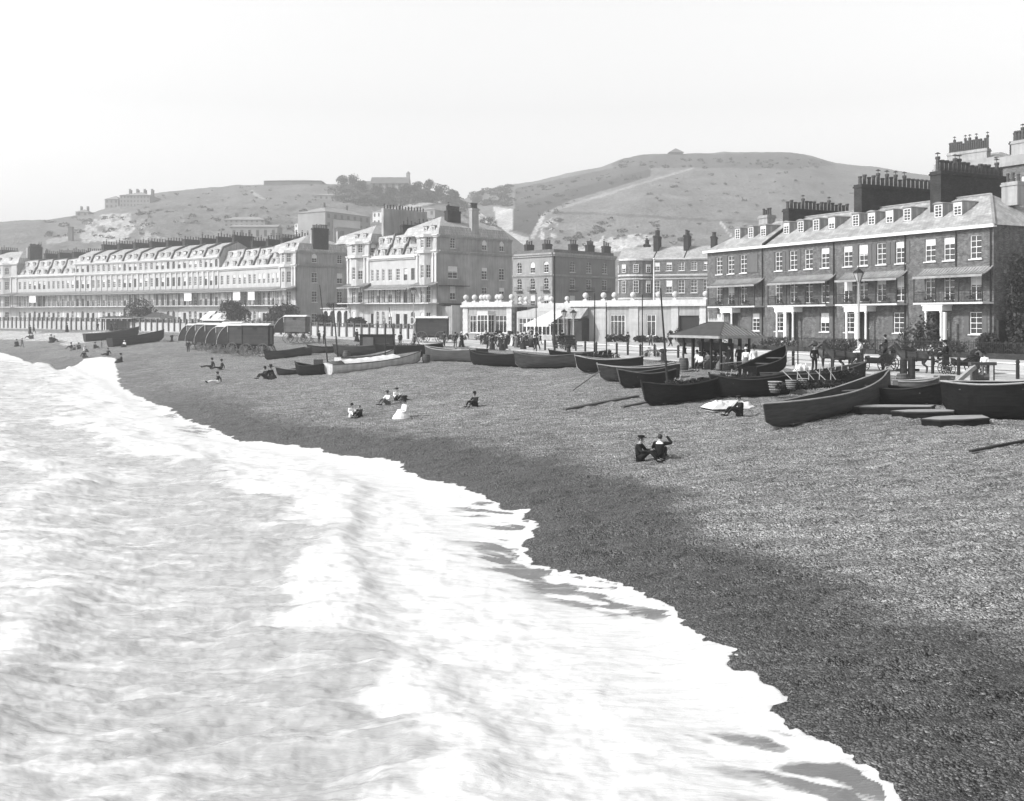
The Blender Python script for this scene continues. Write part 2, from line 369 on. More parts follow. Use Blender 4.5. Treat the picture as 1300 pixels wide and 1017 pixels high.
Z = np.where(sg > 0, Z, g0 + .012 + .2 * np.maximum(sg, -2))
foam = 1.35 * (1 - sstep(5.0, 7.4, ss + (fbm(X * .5, Y * .5, 15, 4) - .5) * 4.5))
# thin brown-grey backwash showing between the lacy swash fingers
patch = sstep(.46, .6, fbm(X * .22, Y * .22, 27, 2)); thin = (1 - sstep(.5, 2.6, np.maximum(sg, 0))) * patch * (Y < 80)
lace = sstep(.44, .6, fbm((X * ca - Y * sa) * .8, (X * sa + Y * ca) * 3.0, 25, 4))
foam = foam - 1.25 * lace * thin * sstep(.06, .16, sg)
for c, a in ((12.2, .55), (20.5, .5), (32.5, .5), (49, .5)):
    q = (ss - c - wob); foam = np.maximum(foam, (a + .5 * (fbm(X * .35, Y * .35, int(c), 3) - .5)) * np.exp(-np.where(q > 0, q * q * .8, q * q * .12)) + .3)
foam = np.maximum(foam, .27 + .42 * sstep(30, 85, Y) + .25 * (fbm(X * .09, Y * .16, 95, 3) - .5))
foam = np.maximum(foam, 1.2 * (np.abs(sg - .05) < .07 + .08 * fbm(X * 2, Y * 2, 3, 2)))
me = grid_mesh('sea', X, Y, Z, sea_m, {'foam': foam, 'thin': thin}, keep=sg > -1.2)
sea = tag(obj('sea', me), kind='structure')
xs = np.linspace(-1500, 30, 160); ys = np.linspace(-600, 330, 110); X, Y = np.meshgrid(xs, ys)
ins = inside(X, Y, SEA_S)
Z = np.where(ins, SEA - .55, SEA - 2)
far = (~((Y > 6) & (Y < 180) & (X > -.94 * Y) & (Y > 6))) & ins
Z = np.where(far, SEA - .12 + (fbm(X * .05, Y * .05, 2, 3) - .5) * .2, Z)
me = grid_mesh('open_sea', X, Y, Z, sea_m, {'foam': np.full(X.shape, .4)}, keep=ins)
tag(obj('open_sea', me), kind='structure')

# ------------------------------------------------------------------ promenade, road, pavement as strips along the edge line
def offset_line(P, d):
    out = []
    for i in range(len(P)):
        t = P[min(i + 1, len(P) - 1)] - P[max(i - 1, 0)]; t = t / np.linalg.norm(t); out.append((P[i][0] + t[1] * d, P[i][1] - t[0] * d))
    return np.array(out)
def refine(P, Z, n=6):
    a = []; b = []
    for i in range(len(P) - 1):
        for k in range(n): t = k / n; a.append(P[i] * (1 - t) + P[i + 1] * t); b.append(Z[i] * (1 - t) + Z[i + 1] * t)
    a.append(P[-1]); b.append(Z[-1]); return np.array(a), np.array(b)
EP, EZ = refine(E_P, E_Z)
for _ in range(4):
    EP[1:-1] = .25 * EP[:-2] + .5 * EP[1:-1] + .25 * EP[2:]
def strip(name, d0, d1, dz, th, m):
    a = offset_line(EP, d0); b = offset_line(EP, d1); mb = MB(); n = len(a)
    vs = [(p[0], p[1], z + dz) for p, z in zip(a, EZ)] + [(p[0], p[1], z + dz) for p, z in zip(b, EZ)]
    fs = [(i, n + i, n + i + 1, i + 1) for i in range(n - 1)]
    vs2 = [(x, y, z - th) for x, y, z in vs]
    fs += [(i, i + 1, 2 * n + i + 1, 2 * n + i) for i in range(n - 1)]
    fs += [(n + i + 1, n + i, 3 * n + i, 3 * n + i + 1) for i in range(n - 1)]
    mb.add(vs + vs2, fs)
    return tag(mb.build(name, m), kind='structure')
strip('promenade', 0, 6.0, .0, .5, prom_m)
strip('road', 6.3, 17.5, -.03, .3, road_m)
strip('kerb', 6.0, 6.3, .02, .4, kerb_m)
strip('far_kerb', 17.5, 17.8, .10, .4, kerb_m)
strip('pavement', 17.8, 22.5, .09, .4, pave_m)
strip('forecourt_ground', 22.5, 70, .05, .4, prom_m)
# ------------------------------------------------------------------ hills
def hill_mat():
    m = bpy.data.materials.new('downland_turf'); m.use_nodes = True; nt = m.node_tree; L = nt.links; b = nt.nodes['Principled BSDF']
    g = N_(nt, 'ShaderNodeNewGeometry'); t = N_(nt, 'ShaderNodeAttribute', attribute_name='tone').outputs['Fac']
    n = N_(nt, 'ShaderNodeTexNoise', Scale=.05, Detail=9, Roughness=.7); L.new(g.outputs['Position'], n.inputs['Vector'])
    n2 = N_(nt, 'ShaderNodeTexNoise', Scale=.6, Detail=4, Roughness=.7); L.new(g.outputs['Position'], n2.inputs['Vector'])
    v = mth(nt, 'MULTIPLY', mrange(nt, n.outputs[0], .3, .7, .7, 1.3), mrange(nt, n2.outputs[0], .3, .7, .55, 1.45))
    L.new(mth(nt, 'MULTIPLY', v, t), b.inputs['Base Color']); b.inputs['Roughness'].default_value = .95
    bu = N_(nt, 'ShaderNodeBump', Strength=.8, Distance=2.0); L.new(n2.outputs[0], bu.inputs['Height']); L.new(bu.outputs[0], b.inputs['Normal'])
    return m
hill_m = hill_mat()
def hill(name, ridge, p0, p1, Dbase, Dridge, shape, tones, fold=None, base_tone=.16, dx=2.5, nv=150):
    px = np.arange(p0, p1, dx); v = np.concatenate([np.linspace(0, 1, nv), 1 + np.linspace(.02, .5, 14)])
    PX, V = np.meshgrid(px, v); rx, ry, rd = np.array(ridge).T
    _s = lambda a: np.convolve(np.pad(np.interp(px, rx, a), 12, 'edge'), np.hanning(27)[1:-1] / np.hanning(27).sum(), 'same')[12:-12][None, :] + 0 * PX
    yr = _s(ry) + (fbm(PX * .05, PX * 0, 7, 4) - .5) * 3.0 * np.clip(V * 2 - 1, 0, 1); D1 = _s(rd)
    D = Dbase + (D1 - Dbase) * V; zr = H + (HY - yr) / F * D1
    s = np.clip(V, 0, 1); Z = 2 + (zr - 2) * shape(s); Z = np.where(V > 1, zr - (V - 1) * zr * .9, Z)
    X = (PX - CX) / F * D
    Z = Z + (fbm(X * .012, D * .012, 3, 5) - .5) * 9 * np.sin(np.clip(V, 0, 1) * PI) + (fbm(X * .08, D * .08, 13, 4) - .5) * 2.4 * np.sin(np.clip(V, 0, 1) * PI)
    PY = HY - (Z - H) * F / D
    if fold is not None: X, D, Z = fold(PX, PY, X, D, Z, V)
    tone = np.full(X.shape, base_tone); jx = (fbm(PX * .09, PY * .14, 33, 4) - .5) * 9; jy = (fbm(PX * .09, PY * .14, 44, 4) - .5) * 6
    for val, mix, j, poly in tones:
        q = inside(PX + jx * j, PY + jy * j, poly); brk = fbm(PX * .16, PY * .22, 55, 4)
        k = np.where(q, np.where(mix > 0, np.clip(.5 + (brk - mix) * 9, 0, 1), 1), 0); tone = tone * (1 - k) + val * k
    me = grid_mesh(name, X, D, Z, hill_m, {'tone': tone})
    return tag(obj(name, me), kind='structure')
LR = [(-400, 330, 560), (-100, 284, 560), (0, 281, 560), (45, 280, 560), (90, 275, 580), (130, 267, 600), (165, 255, 620), (195, 246, 640), (240, 240, 650), (300, 235, 660), (340, 234, 660), (440, 233, 660), (500, 236, 650), (545, 240, 640),
      (575, 249, 620), (600, 262, 560), (640, 292, 500), (690, 330, 450), (760, 372, 420)]
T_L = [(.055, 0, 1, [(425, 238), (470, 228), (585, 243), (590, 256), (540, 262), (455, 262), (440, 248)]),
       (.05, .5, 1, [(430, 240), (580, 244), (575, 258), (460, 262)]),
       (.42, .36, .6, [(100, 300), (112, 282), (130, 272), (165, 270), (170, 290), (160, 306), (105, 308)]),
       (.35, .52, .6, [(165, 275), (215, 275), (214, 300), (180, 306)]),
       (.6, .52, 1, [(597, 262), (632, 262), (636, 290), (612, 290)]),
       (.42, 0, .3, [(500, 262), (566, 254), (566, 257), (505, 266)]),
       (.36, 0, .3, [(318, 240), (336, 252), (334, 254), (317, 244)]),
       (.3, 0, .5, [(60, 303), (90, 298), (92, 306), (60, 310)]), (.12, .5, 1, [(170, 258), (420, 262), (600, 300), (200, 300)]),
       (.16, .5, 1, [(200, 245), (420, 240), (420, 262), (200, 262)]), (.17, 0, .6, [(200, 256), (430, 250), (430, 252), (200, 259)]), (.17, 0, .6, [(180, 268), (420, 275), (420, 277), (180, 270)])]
def shp(s): return .18 * np.sin(np.minimum(s * 4, PI / 2)) * 0 + s ** .82
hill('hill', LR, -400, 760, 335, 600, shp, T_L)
RR = [(480, 300, 760), (560, 268, 780), (600, 247, 800), (622, 238, 800), (662, 232, 800), (680, 230, 800), (720, 220, 800), (776, 209, 800), (786, 201, 800), (800, 197, 800), (850, 195, 800), (940, 193, 800), (1012, 194, 810), (1040, 199, 820),
      (1060, 209, 830), (1100, 210, 830), (1130, 214, 840), (1165, 221, 850), (1230, 228, 860), (1320, 250, 860), (1500, 300, 860), (1700, 350, 860)]
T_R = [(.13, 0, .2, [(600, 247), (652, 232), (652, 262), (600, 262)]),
       (.05, 0, .15, [(655, 239), (780, 213), (824, 208), (826, 224), (720, 256), (692, 270), (672, 298), (648, 292), (653, 262)]),  # this and the next polygon paint the shaded ridge face darker
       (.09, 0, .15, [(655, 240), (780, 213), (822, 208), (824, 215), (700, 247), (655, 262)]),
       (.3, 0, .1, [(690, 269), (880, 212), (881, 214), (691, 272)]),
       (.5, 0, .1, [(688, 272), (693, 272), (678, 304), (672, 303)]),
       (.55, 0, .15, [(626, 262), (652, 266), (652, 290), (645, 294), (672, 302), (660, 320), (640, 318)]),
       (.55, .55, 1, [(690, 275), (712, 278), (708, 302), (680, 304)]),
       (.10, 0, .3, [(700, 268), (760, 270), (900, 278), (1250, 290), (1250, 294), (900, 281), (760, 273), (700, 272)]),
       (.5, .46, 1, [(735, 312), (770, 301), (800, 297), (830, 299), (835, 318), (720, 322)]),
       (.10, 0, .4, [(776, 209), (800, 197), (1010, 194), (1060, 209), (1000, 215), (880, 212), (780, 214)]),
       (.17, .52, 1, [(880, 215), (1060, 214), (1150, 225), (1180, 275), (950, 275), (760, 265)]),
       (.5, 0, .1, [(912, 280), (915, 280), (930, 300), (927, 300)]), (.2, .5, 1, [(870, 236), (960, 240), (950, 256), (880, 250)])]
def shr(s): return s ** .9
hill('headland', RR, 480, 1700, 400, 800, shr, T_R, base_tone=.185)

# ------------------------------------------------------------------ buildings and trees on the hills
def surf(px, py):                  # the spot of a hill seen at a photo pixel
    bpy.context.view_layer.update()
    o = Vector((0, 0, H)); d = Vector(((px - CX) / F, 1, -(py - HY) / F)).normalized(); best = None
    for nm in ('hill', 'headland'):
        ob = bpy.data.objects[nm]; hit, loc, _, _ = ob.ray_cast(o, d)
        if hit and (best is None or loc.y < best.y): best = loc
    return best
far_wall = mat('far_stone_wall', .26, .9, .14, .2, .2, 3)
far_pale = mat('far_pale_wall', .55, .9, .1, .2, .2, 3)
far_dark = mat('far_dark_stone', .13, .9, .14, .2, .2, 3)  # darker tone for far barracks, chimneys, hut and church roof
far_roof = mat('far_slate_roof', .26, .7, .14, .3, .2, 3)
dark_win = mat('unlit_window', .06, .4, .3, 2)
def sbox(mb, x0, x1, y0, y1, z0, z1): mb.box(x0, x1, y0, y1, z0, z1)
def far_house(name, label, px0, px1, pyb, pye, pyr, dep, wm, rm, rows, cols, hip=True, skew=0, chim=0, cat='building', D=None, para=False):
    c = surf((px0 + px1) / 2, pyb - 1.5)
    Dd = D or (c.y if c else 600)
    pL = pw(px0, Dd + skew); pR = pw(px1, Dd - skew); M, w = frame(pL, pR, 0); zb = H - (pyb - HY) / F * Dd
    M = T((0, 0, zb)) @ M; h = (pyb - pye) / F * Dd; hr = (pye - pyr) / F * Dd
    r = thing(name, label, cat, M)
    mb = MB(); mb.box(0, w, 0, dep, -12, h); mb.build('wall', wm, r)
    mb = MB(); e = .4
    if para: mb.box(-.3, w + .3, -.3, dep + .3, h, h + hr)
    else:
        k = min(dep / 2, w / 2 - .1) if hip else 0
        vs = [(-e, -e, h), (w + e, -e, h), (w + e, dep + e, h), (-e, dep + e, h), (k, dep / 2, h + hr), (w - k, dep / 2, h + hr)]
        mb.add(vs, [(0, 1, 5, 4), (1, 2, 5), (2, 3, 4, 5), (3, 0, 4), (3, 2, 1, 0)])
    mb.build('roof', rm, r)
    if rows and cols:
        ww = w / cols * .36; fh = h / rows; mw = MB(); mw.box(0, ww, -.06, .1, 0, fh * .5); me = mw.mesh('window'); me.materials.append(dark_win)
        for i in range(rows):
            for j in range(cols):
                obj('window', me, r, T(((j + .32) * w / cols, 0, fh * (i + .28))))
    for i in range(chim):
        x = w * (i + .5) / chim; mb = MB(); mb.box(x - .6, x + .6, dep * .45, dep * .55, h, h + hr + 1.2)
        for q in (-.5, 0, .5): mb.box(x + q - .15, x + q + .15, dep * .45, dep * .45 + .3, h + hr + 1.2, h + hr + 1.8)
        mb.build('chimney', far_dark, r)
    return r
far_house('hilltop_house', 'hazy square house alone on the left shoulder of the hill, against the sky', 152, 190, 263, 248, 241, 22, far_wall, far_roof, 3, 9, chim=4)
far_house('hilltop_house_wing', 'low wing on the left side of the hazy hilltop house, stepping down the slope', 133, 150, 265, 253, 247, 14, far_wall, far_roof, 2, 3)
far_house('hilltop_cottage', 'small hazy cottage on the far left ridge', 96, 112, 275, 269, 265, 8, far_wall, far_roof, 1, 2, chim=2)
far_house('barrack_block', 'long dark flat-topped barrack block on the crest of the left hill', 335, 408, 236, 229.5, 225, 26, far_dark, far_roof, 0, 0, hip=True, cat='barracks')
far_house('guard_house', 'low pale house with a white gable end just below the hill crest', 397, 432, 254, 248, 244, 14, far_wall, far_roof, 1, 5, chim=1)
far_house('garrison_house', 'pale hip-roofed house halfway down the left hill, above the long terrace', 284, 336, 288, 279, 274, 9, far_wall, far_roof, 2, 8, skew=0, chim=2)
far_house('garrison_shed', 'broad low pale building below the hip-roofed garrison house', 292, 352, 305, 288, 284, 10, far_wall, far_roof, 1, 6, skew=0, hip=False)
far_house('stair_barracks', 'long pale many-windowed barrack range climbing the slope behind the terrace', 374, 424, 302, 281, 277, 14, far_pale, far_roof, 3, 12, skew=10, cat='barracks')
far_house('barracks_pavilion', 'taller grey end block joined to the long pale barrack range', 413, 470, 304, 272, 263, 16, far_wall, far_roof, 3, 7, skew=-12, chim=2, cat='barracks')
far_house('slope_house', 'pale two-storey house right of the barrack range on the hill slope', 473, 505, 286, 268, 262, 12, far_pale, far_roof, 2, 6, skew=4, chim=2)
far_house('slope_shed', 'long grey shed right of the pale slope house, under the white path', 505, 552, 276, 267, 263, 10, far_wall, far_roof, 1, 6, skew=4)
far_house('lane_cottage', 'small low house at the foot of the slope behind the pavilion gap', 428, 466, 306, 291, 285, 10, far_wall, far_roof, 1, 3, skew=-6)
# church with a bell turret
def church():
    c = surf(490, 243); D = c.y; M, w = frame(pw(470, D), pw(519, D)); z = H - (243 - HY) / F * D; M = T((0, 0, z)) @ M
    r = thing('hilltop_church', 'hazy long-roofed church with a slim bell turret on the hill among trees', 'church', M)
    k = D / F; mb = MB(); mb.box(0, w, 0, 14, -8, 10 * k); mb.prism([(0, 10 * k), (14, 10 * k), (7, 19 * k)], .1, .7); mb.prism([(0, 10 * k), (14, 10 * k), (7, 19 * k)], w - .7, w - .1)
    mb.build('wall', far_wall, r)
    mb = MB(); mb.prism([(-.6, 9.6 * k), (-.6, 10.3 * k), (7, 20 * k), (14.6, 10.3 * k), (14.6, 9.6 * k), (7, 19.2 * k)], 0, w); mb.build('roof', far_dark, r)
    mb = MB(); mb.box(w - 2.2, w, 6, 8, 15 * k, 25 * k); mb.lathe([(1.5, 0), (.02, 3 * k)], (w - 1.1, 7, 25 * k), 4); mb.build('bell_turret', far_wall, r)
    mb = MB(); mb.box(-14 * k * 1.1, 0, 2, 12, -8, 9 * k); mb.build('chancel', far_wall, r)
    mb = MB(); mb.prism([(1.6, 9 * k), (12.4, 9 * k), (7, 15 * k)], -14 * k * 1.1 - .5, -.1); mb.build('roof', far_dark, r)
    mw = MB(); mw.prism([(0, 0), (1.6, 0), (1.6, 3), (.8, 4.4), (0, 3)], -.1, .1, 'y'); me = mw.mesh('window'); me.materials.append(dark_win)
    for i in range(6): obj('window', me, r, T((1.5 + i * w / 6, 0, 1.2)))
church()
c = surf(89, 306)
M = T((c.x, c.y, c.z)); r = thing('brick_chimney_stack', 'tall square hazy chimney standing alone behind the left end of the terrace', 'chimney', M)
mb = MB(); k = c.y / F; mb.box(-2.6 * k, 2.6 * k, 0, 5.2 * k, -8, 17 * k); mb.build('shaft', far_dark, r)
mb = MB(); mb.box(-2.9 * k, 2.9 * k, -.4 * k, 5.6 * k, 17 * k, 18.2 * k); mb.build('cap', far_dark, r)
def redoubt():
    c = surf(857, 200); D = 795; z = H - (197 - HY) / F * D
    r = thing('lookout_hut', 'small dark lookout hut with a peaked roof on top of the headland', 'hut', T((pw(857, D)[0], D, z)))
    mb = MB(); mb.box(-4, 6, 0, 8, -4, 2.2); mb.build('wall', far_dark, r); mb = MB(); mb.add([(-5, -1, 2.2), (7, -1, 2.2), (7, 9, 2.2), (-5, 9, 2.2), (1, 4, 6)], [(0, 1, 4), (1, 2, 4), (2, 3, 4), (3, 0, 4), (3, 2, 1, 0)]); mb.build('roof', far_dark, r)
redoubt()
# crowns made of many small leaf faces
def leaf_cloud(n, blobs, size, seed=0):
    rs = np.random.RandomState(seed); vs = []; fs = []
    wsum = np.array([b[3] * b[4] * b[5] for b in blobs]) ** .7; wsum = wsum / wsum.sum(); ch = rs.choice(len(blobs), n, p=wsum)
    d = rs.normal(size=(n, 3)); d /= np.linalg.norm(d, axis=1)[:, None]; rad = rs.uniform(.45, 1.06, n) ** .6
    B = np.array(blobs)[ch]; c = B[:, :3] + d * rad[:, None] * B[:, 3:6]
    a = rs.normal(size=(n, 3)); a /= np.linalg.norm(a, axis=1)[:, None]; b = np.cross(a, rs.normal(size=(n, 3))); b /= np.linalg.norm(b, axis=1)[:, None]
    s = size * rs.uniform(.5, 1.3, n)[:, None]
    P4 = np.stack([c - a * s, c - b * s * .6, c + a * s, c + b * s * .6], 1).reshape(-1, 3)
    mb = MB(); mb.v = [tuple(p) for p in P4]; mb.f = [tuple(range(4 * i, 4 * i + 4)) for i in range(n)]
    return mb
def tree(name, label, base, h, wd, n, size, seed, cat='tree', group=None, trunk=.4, bushy=False):
    rs = random.Random(seed); r = thing(name, label, cat, T(base), group)
    blobs = []; z0 = 0 if bushy else h * trunk
    for i in range(9 if not bushy else 7):
        a = rs.uniform(0, 2 * PI); q = rs.uniform(0, .55) * wd / 2; zc = rs.uniform(z0 + (h - z0) * .2, h * .85); s = rs.uniform(.22, .38) * wd
        blobs.append((q * math.cos(a), q * math.sin(a), zc, s, s, min(s * .8, (h - z0) * .4)))
    leaf_cloud(n, blobs, size, seed).build('crown' if not bushy else 'foliage', leaf_m, r)
    mb = MB(); mb.tube([(0, 0, -.3), (wd * .02, 0, h * .35), (-wd * .02, wd * .02, h * .7)], [h * .035, h * .025, h * .01], 7)
    for b in blobs[:5]: mb.tube([(0, 0, h * .3), (b[0] * .6, b[1] * .6, (b[2] + h * .3) / 2), (b[0], b[1], b[2])], [h * .016, h * .01, h * .005], 5)
    mb.build('trunk' if not bushy else 'stem', bark_m, r)
    return r
def scrub(name, hill_name, regions, seed):
    me = bpy.data.objects[hill_name].data; co_ = np.zeros(len(me.vertices) * 3, np.float32); me.vertices.foreach_get('co', co_); co_ = co_.reshape(-1, 3)
    ux = CX + F * co_[:, 0] / co_[:, 1]; uy = HY - (co_[:, 2] - H) * F / co_[:, 1]; r_ = np.random.RandomState(seed); blobs = []; tot = 0
    for poly, n, s in regions:
        ok = np.where(inside(ux, uy, poly))[0]
        if len(ok) == 0: continue
        for i in r_.choice(ok, n): q = s * r_.uniform(.4, 1.3); blobs.append((co_[i, 0] + r_.uniform(-3, 3), co_[i, 1] + r_.uniform(-3, 3), co_[i, 2] + q * .2, q * r_.uniform(.8, 2.0), q, q * .6)); tot += 1
    tag(leaf_cloud(tot * 55, blobs, .5, seed).build(name, leaf_m), kind='stuff')
scrub('hillside_scrub', 'hill', [([(425, 240), (585, 246), (600, 262), (560, 258), (480, 264), (430, 256)], 150, 2.6), ([(170, 262), (420, 262), (420, 300), (170, 300)], 90, 1.3), ([(560, 258), (640, 270), (640, 300), (540, 300)], 90, 1.8), ([(60, 280), (200, 268), (200, 305), (60, 305)], 60, 1.5), ([(200, 240), (420, 234), (420, 262), (200, 262)], 50, 1.0)], 5)
scrub('headland_scrub', 'headland', [([(600, 247), (650, 234), (650, 262), (605, 262)], 110, 2.2), ([(700, 276), (1200, 292), (1200, 320), (700, 320)], 120, 1.6), ([(776, 205), (1050, 198), (1050, 214), (776, 214)], 70, 1.6), ([(655, 240), (820, 210), (820, 222), (660, 290)], 70, 1.5), ([(880, 216), (1150, 222), (1180, 280), (760, 268)], 90, 1.1)], 6)
hill_trees = [(436, 238, 7, 9, 'round dark tree left of the hilltop church'), (447, 239, 8, 10, 'broad dark tree touching the left end of the hilltop church'), (458, 243, 6, 9, 'low dark tree below the church chancel'),
              (478, 247, 5, 9, 'dark bushy tree under the church wall'), (497, 248, 5, 9, 'dark bushy tree below the middle of the church'), (515, 247, 6, 9, 'dark bushy tree below the church bell turret'),
              (530, 243, 6, 9, 'rounded tree first to the right of the church'), (545, 243, 7, 9, 'rounded tree second to the right of the church'), (560, 247, 6, 9, 'rounded tree third to the right of the church'), (574, 251, 5, 8, 'last low tree at the right end of the hilltop wood')]
for i, (px, py, hh, ww, lb) in enumerate(hill_trees):
    c = surf(px, py)
    if c is None: continue
    tree('hill_tree', lb, c, hh, ww, 900, .45, i + 3, group='trees around the hilltop church', trunk=.15)

# ------------------------------------------------------------------ air, sky, sun, camera
hz = bpy.data.materials.new('sea_haze'); hz.use_nodes = True; nt = hz.node_tree; nt.nodes.remove(nt.nodes['Principled BSDF'])
pv = nt.nodes.new('ShaderNodeVolumePrincipled'); pv.inputs['Color'].default_value = (1, 1, 1, 1); pv.inputs['Density'].default_value = .0009; pv.inputs['Anisotropy'].default_value = 0.3
nt.links.new(pv.outputs[0], nt.nodes['Material Output'].inputs['Volume'])
mb = MB(); mb.box(-1600, 1600, -700, 1250, -12, 185); tag(mb.build('haze', hz), kind='stuff')
w = bpy.data.worlds.new('World'); scene.world = w; w.use_nodes = True; nt = w.node_tree; bg = nt.nodes['Background']
sky = nt.nodes.new('ShaderNodeTexSky'); sky.sky_type = 'NISHITA'; sky.sun_disc = False
SUN_EL = math.radians(37); sdir = Vector((-.93, -.37, 0)).normalized()        # towards the sun, on plan
sky.sun_elevation = SUN_EL; sky.sun_rotation = math.atan2(sdir.x, sdir.y); sky.dust_density = 4; sky.air_density = 1.0; sky.ozone_density = .5
bw = nt.nodes.new('ShaderNodeRGBToBW'); bw = nt.nodes.new('ShaderNodeSeparateColor'); nt.links.new(sky.outputs[0], bw.inputs[0]); tcw = nt.nodes.new('ShaderNodeTexCoord'); sxw = nt.nodes.new('ShaderNodeSeparateXYZ'); nt.links.new(tcw.outputs['Generated'], sxw.inputs[0])
sky_gain = mth(nt, 'MULTIPLY', mrange(nt, sxw.outputs[2], .3, .7, 1.62, .5), mrange(nt, sxw.outputs[2], .02, .2, 1.7, 1.0))          # made-up gain: whitens the low sky, dims overhead to weaken fill light
nt.links.new(mth(nt, 'MULTIPLY', bw.outputs[2], sky_gain), bg.inputs[0]); bg.inputs[1].default_value = .15   # blue-sensitive plate: the sky records its blue light only
sd = bpy.data.lights.new('sun', 'SUN'); sd.energy = 4.2; sd.angle = math.radians(.55); sd.color = (1, 1, 1)
so = bpy.data.objects.new('sun', sd); COL.objects.link(so)
to = Vector((sdir.x * math.cos(SUN_EL), sdir.y * math.cos(SUN_EL), math.sin(SUN_EL))); so.rotation_euler = to.to_track_quat('Z', 'Y').to_euler(); so.location = to * 100
cam = bpy.data.cameras.new('camera'); co = bpy.data.objects.new('camera', cam); COL.objects.link(co); scene.camera = co
co.location = (0, 0, H); co.rotation_euler = (PI / 2, 0, 0); cam.sensor_width = 36; cam.lens = 36.0; cam.shift_y = -(508.5 - HY) / F; cam.clip_end = 6000
scene.view_settings.view_transform = 'Standard'; scene.view_settings.look = 'None'; scene.view_settings.exposure = 0.5; scene.view_settings.gamma = 1
scene.cycles.volume_bounces = 0; scene.cycles.max_bounces = 6; scene.cycles.use_denoising = True
# ------------------------------------------------------------------ building kit
_cache = {}
def win_mesh(w, h, style, fm, t=.07, blind=0):
    key = (round(w, 2), round(h, 2), style, fm.name, round(t, 3))
    if key in _cache: return _cache[key]
    f = MB(); arch = style in ('a', 'al')
    f.box(0, t, -.05, .05, 0, h); f.box(w - t, w, -.05, .05, 0, h); f.box(t, w - t, -.05, .05, 0, t); f.box(t, w - t, -.05, .05, h - t, h)
    if style in ('s', 'a'):      # sash: meeting rail, one upright and two lights across
        f.box(t, w - t, -.055, .045, h * .5 - t * .4, h * .5 + t * .4)
        f.box(w / 2 - .022, w / 2 + .022, -.04, .04, t, h - t); f.box(t, w - t, -.036, .036, h * .25 - .02, h * .25 + .02); f.box(t, w - t, -.036, .036, h * .75 - .02, h * .75 + .02)
    elif style == 'f':
        f.box(w / 2 - .04, w / 2 + .04, -.055, .045, t, h - t)
        for k in (.25, .5, .75): f.box(t, w - t, -.036, .036, h * k - .02, h * k + .02)
    elif style == 'c':           # casement with many lights
        n = max(2, int(w / .55))
        for k in range(1, n): f.box(w * k / n - .03, w * k / n + .03, -.045, .045, t, h - t)
        f.box(t, w - t, -.05, .05, h * .68 - .03, h * .68 + .03)
    fme = f.mesh('frame'); fme.materials.append(fm)
    p = MB(); p.box(.02, w - .02, -.012, .012, .02, h - .02); pm = p.mesh('pane'); pm.materials.append(glass)
    b = MB(); b.box(.03, w - .03, .06, .09, 0, 1); bm_ = b.mesh('blind'); bm_.materials.append(blind_m)
    _cache[key] = (fme, pm, bm_); return _cache[key]
def add_window(root, M, x, z, w, h, style, fm, t=.07, blind=None, rec=.14, sill=None):
    fme, pm, bme = win_mesh(w, h, style, fm, t)
    o = obj('window', fme, root, M @ T((x, rec, z)))
    obj('pane', pm, o)
    if blind is None: blind = random.choice([0, 0, 0, 0, .3, .45, .5]) if style != 'c' else 0
    if blind > 0:           # a drawn blind stands just in front of the dark pane's room side, seen through the sash
        q = obj('blind', bme, o, T((0, -.085, h * (1 - blind))) @ Matrix.Diagonal((1, 1, h * blind - .03, 1)))
    if sill is not None:
        key = ('sill', round(w, 2), sill.name)
        if key not in _cache: s = MB(); s.box(-.12, w + .12, -.26 - rec + .14, .0, -.12, -.002); _cache[key] = s.mesh('sill'); _cache[key].materials.append(sill)
        obj('sill', _cache[key], o)
    return o
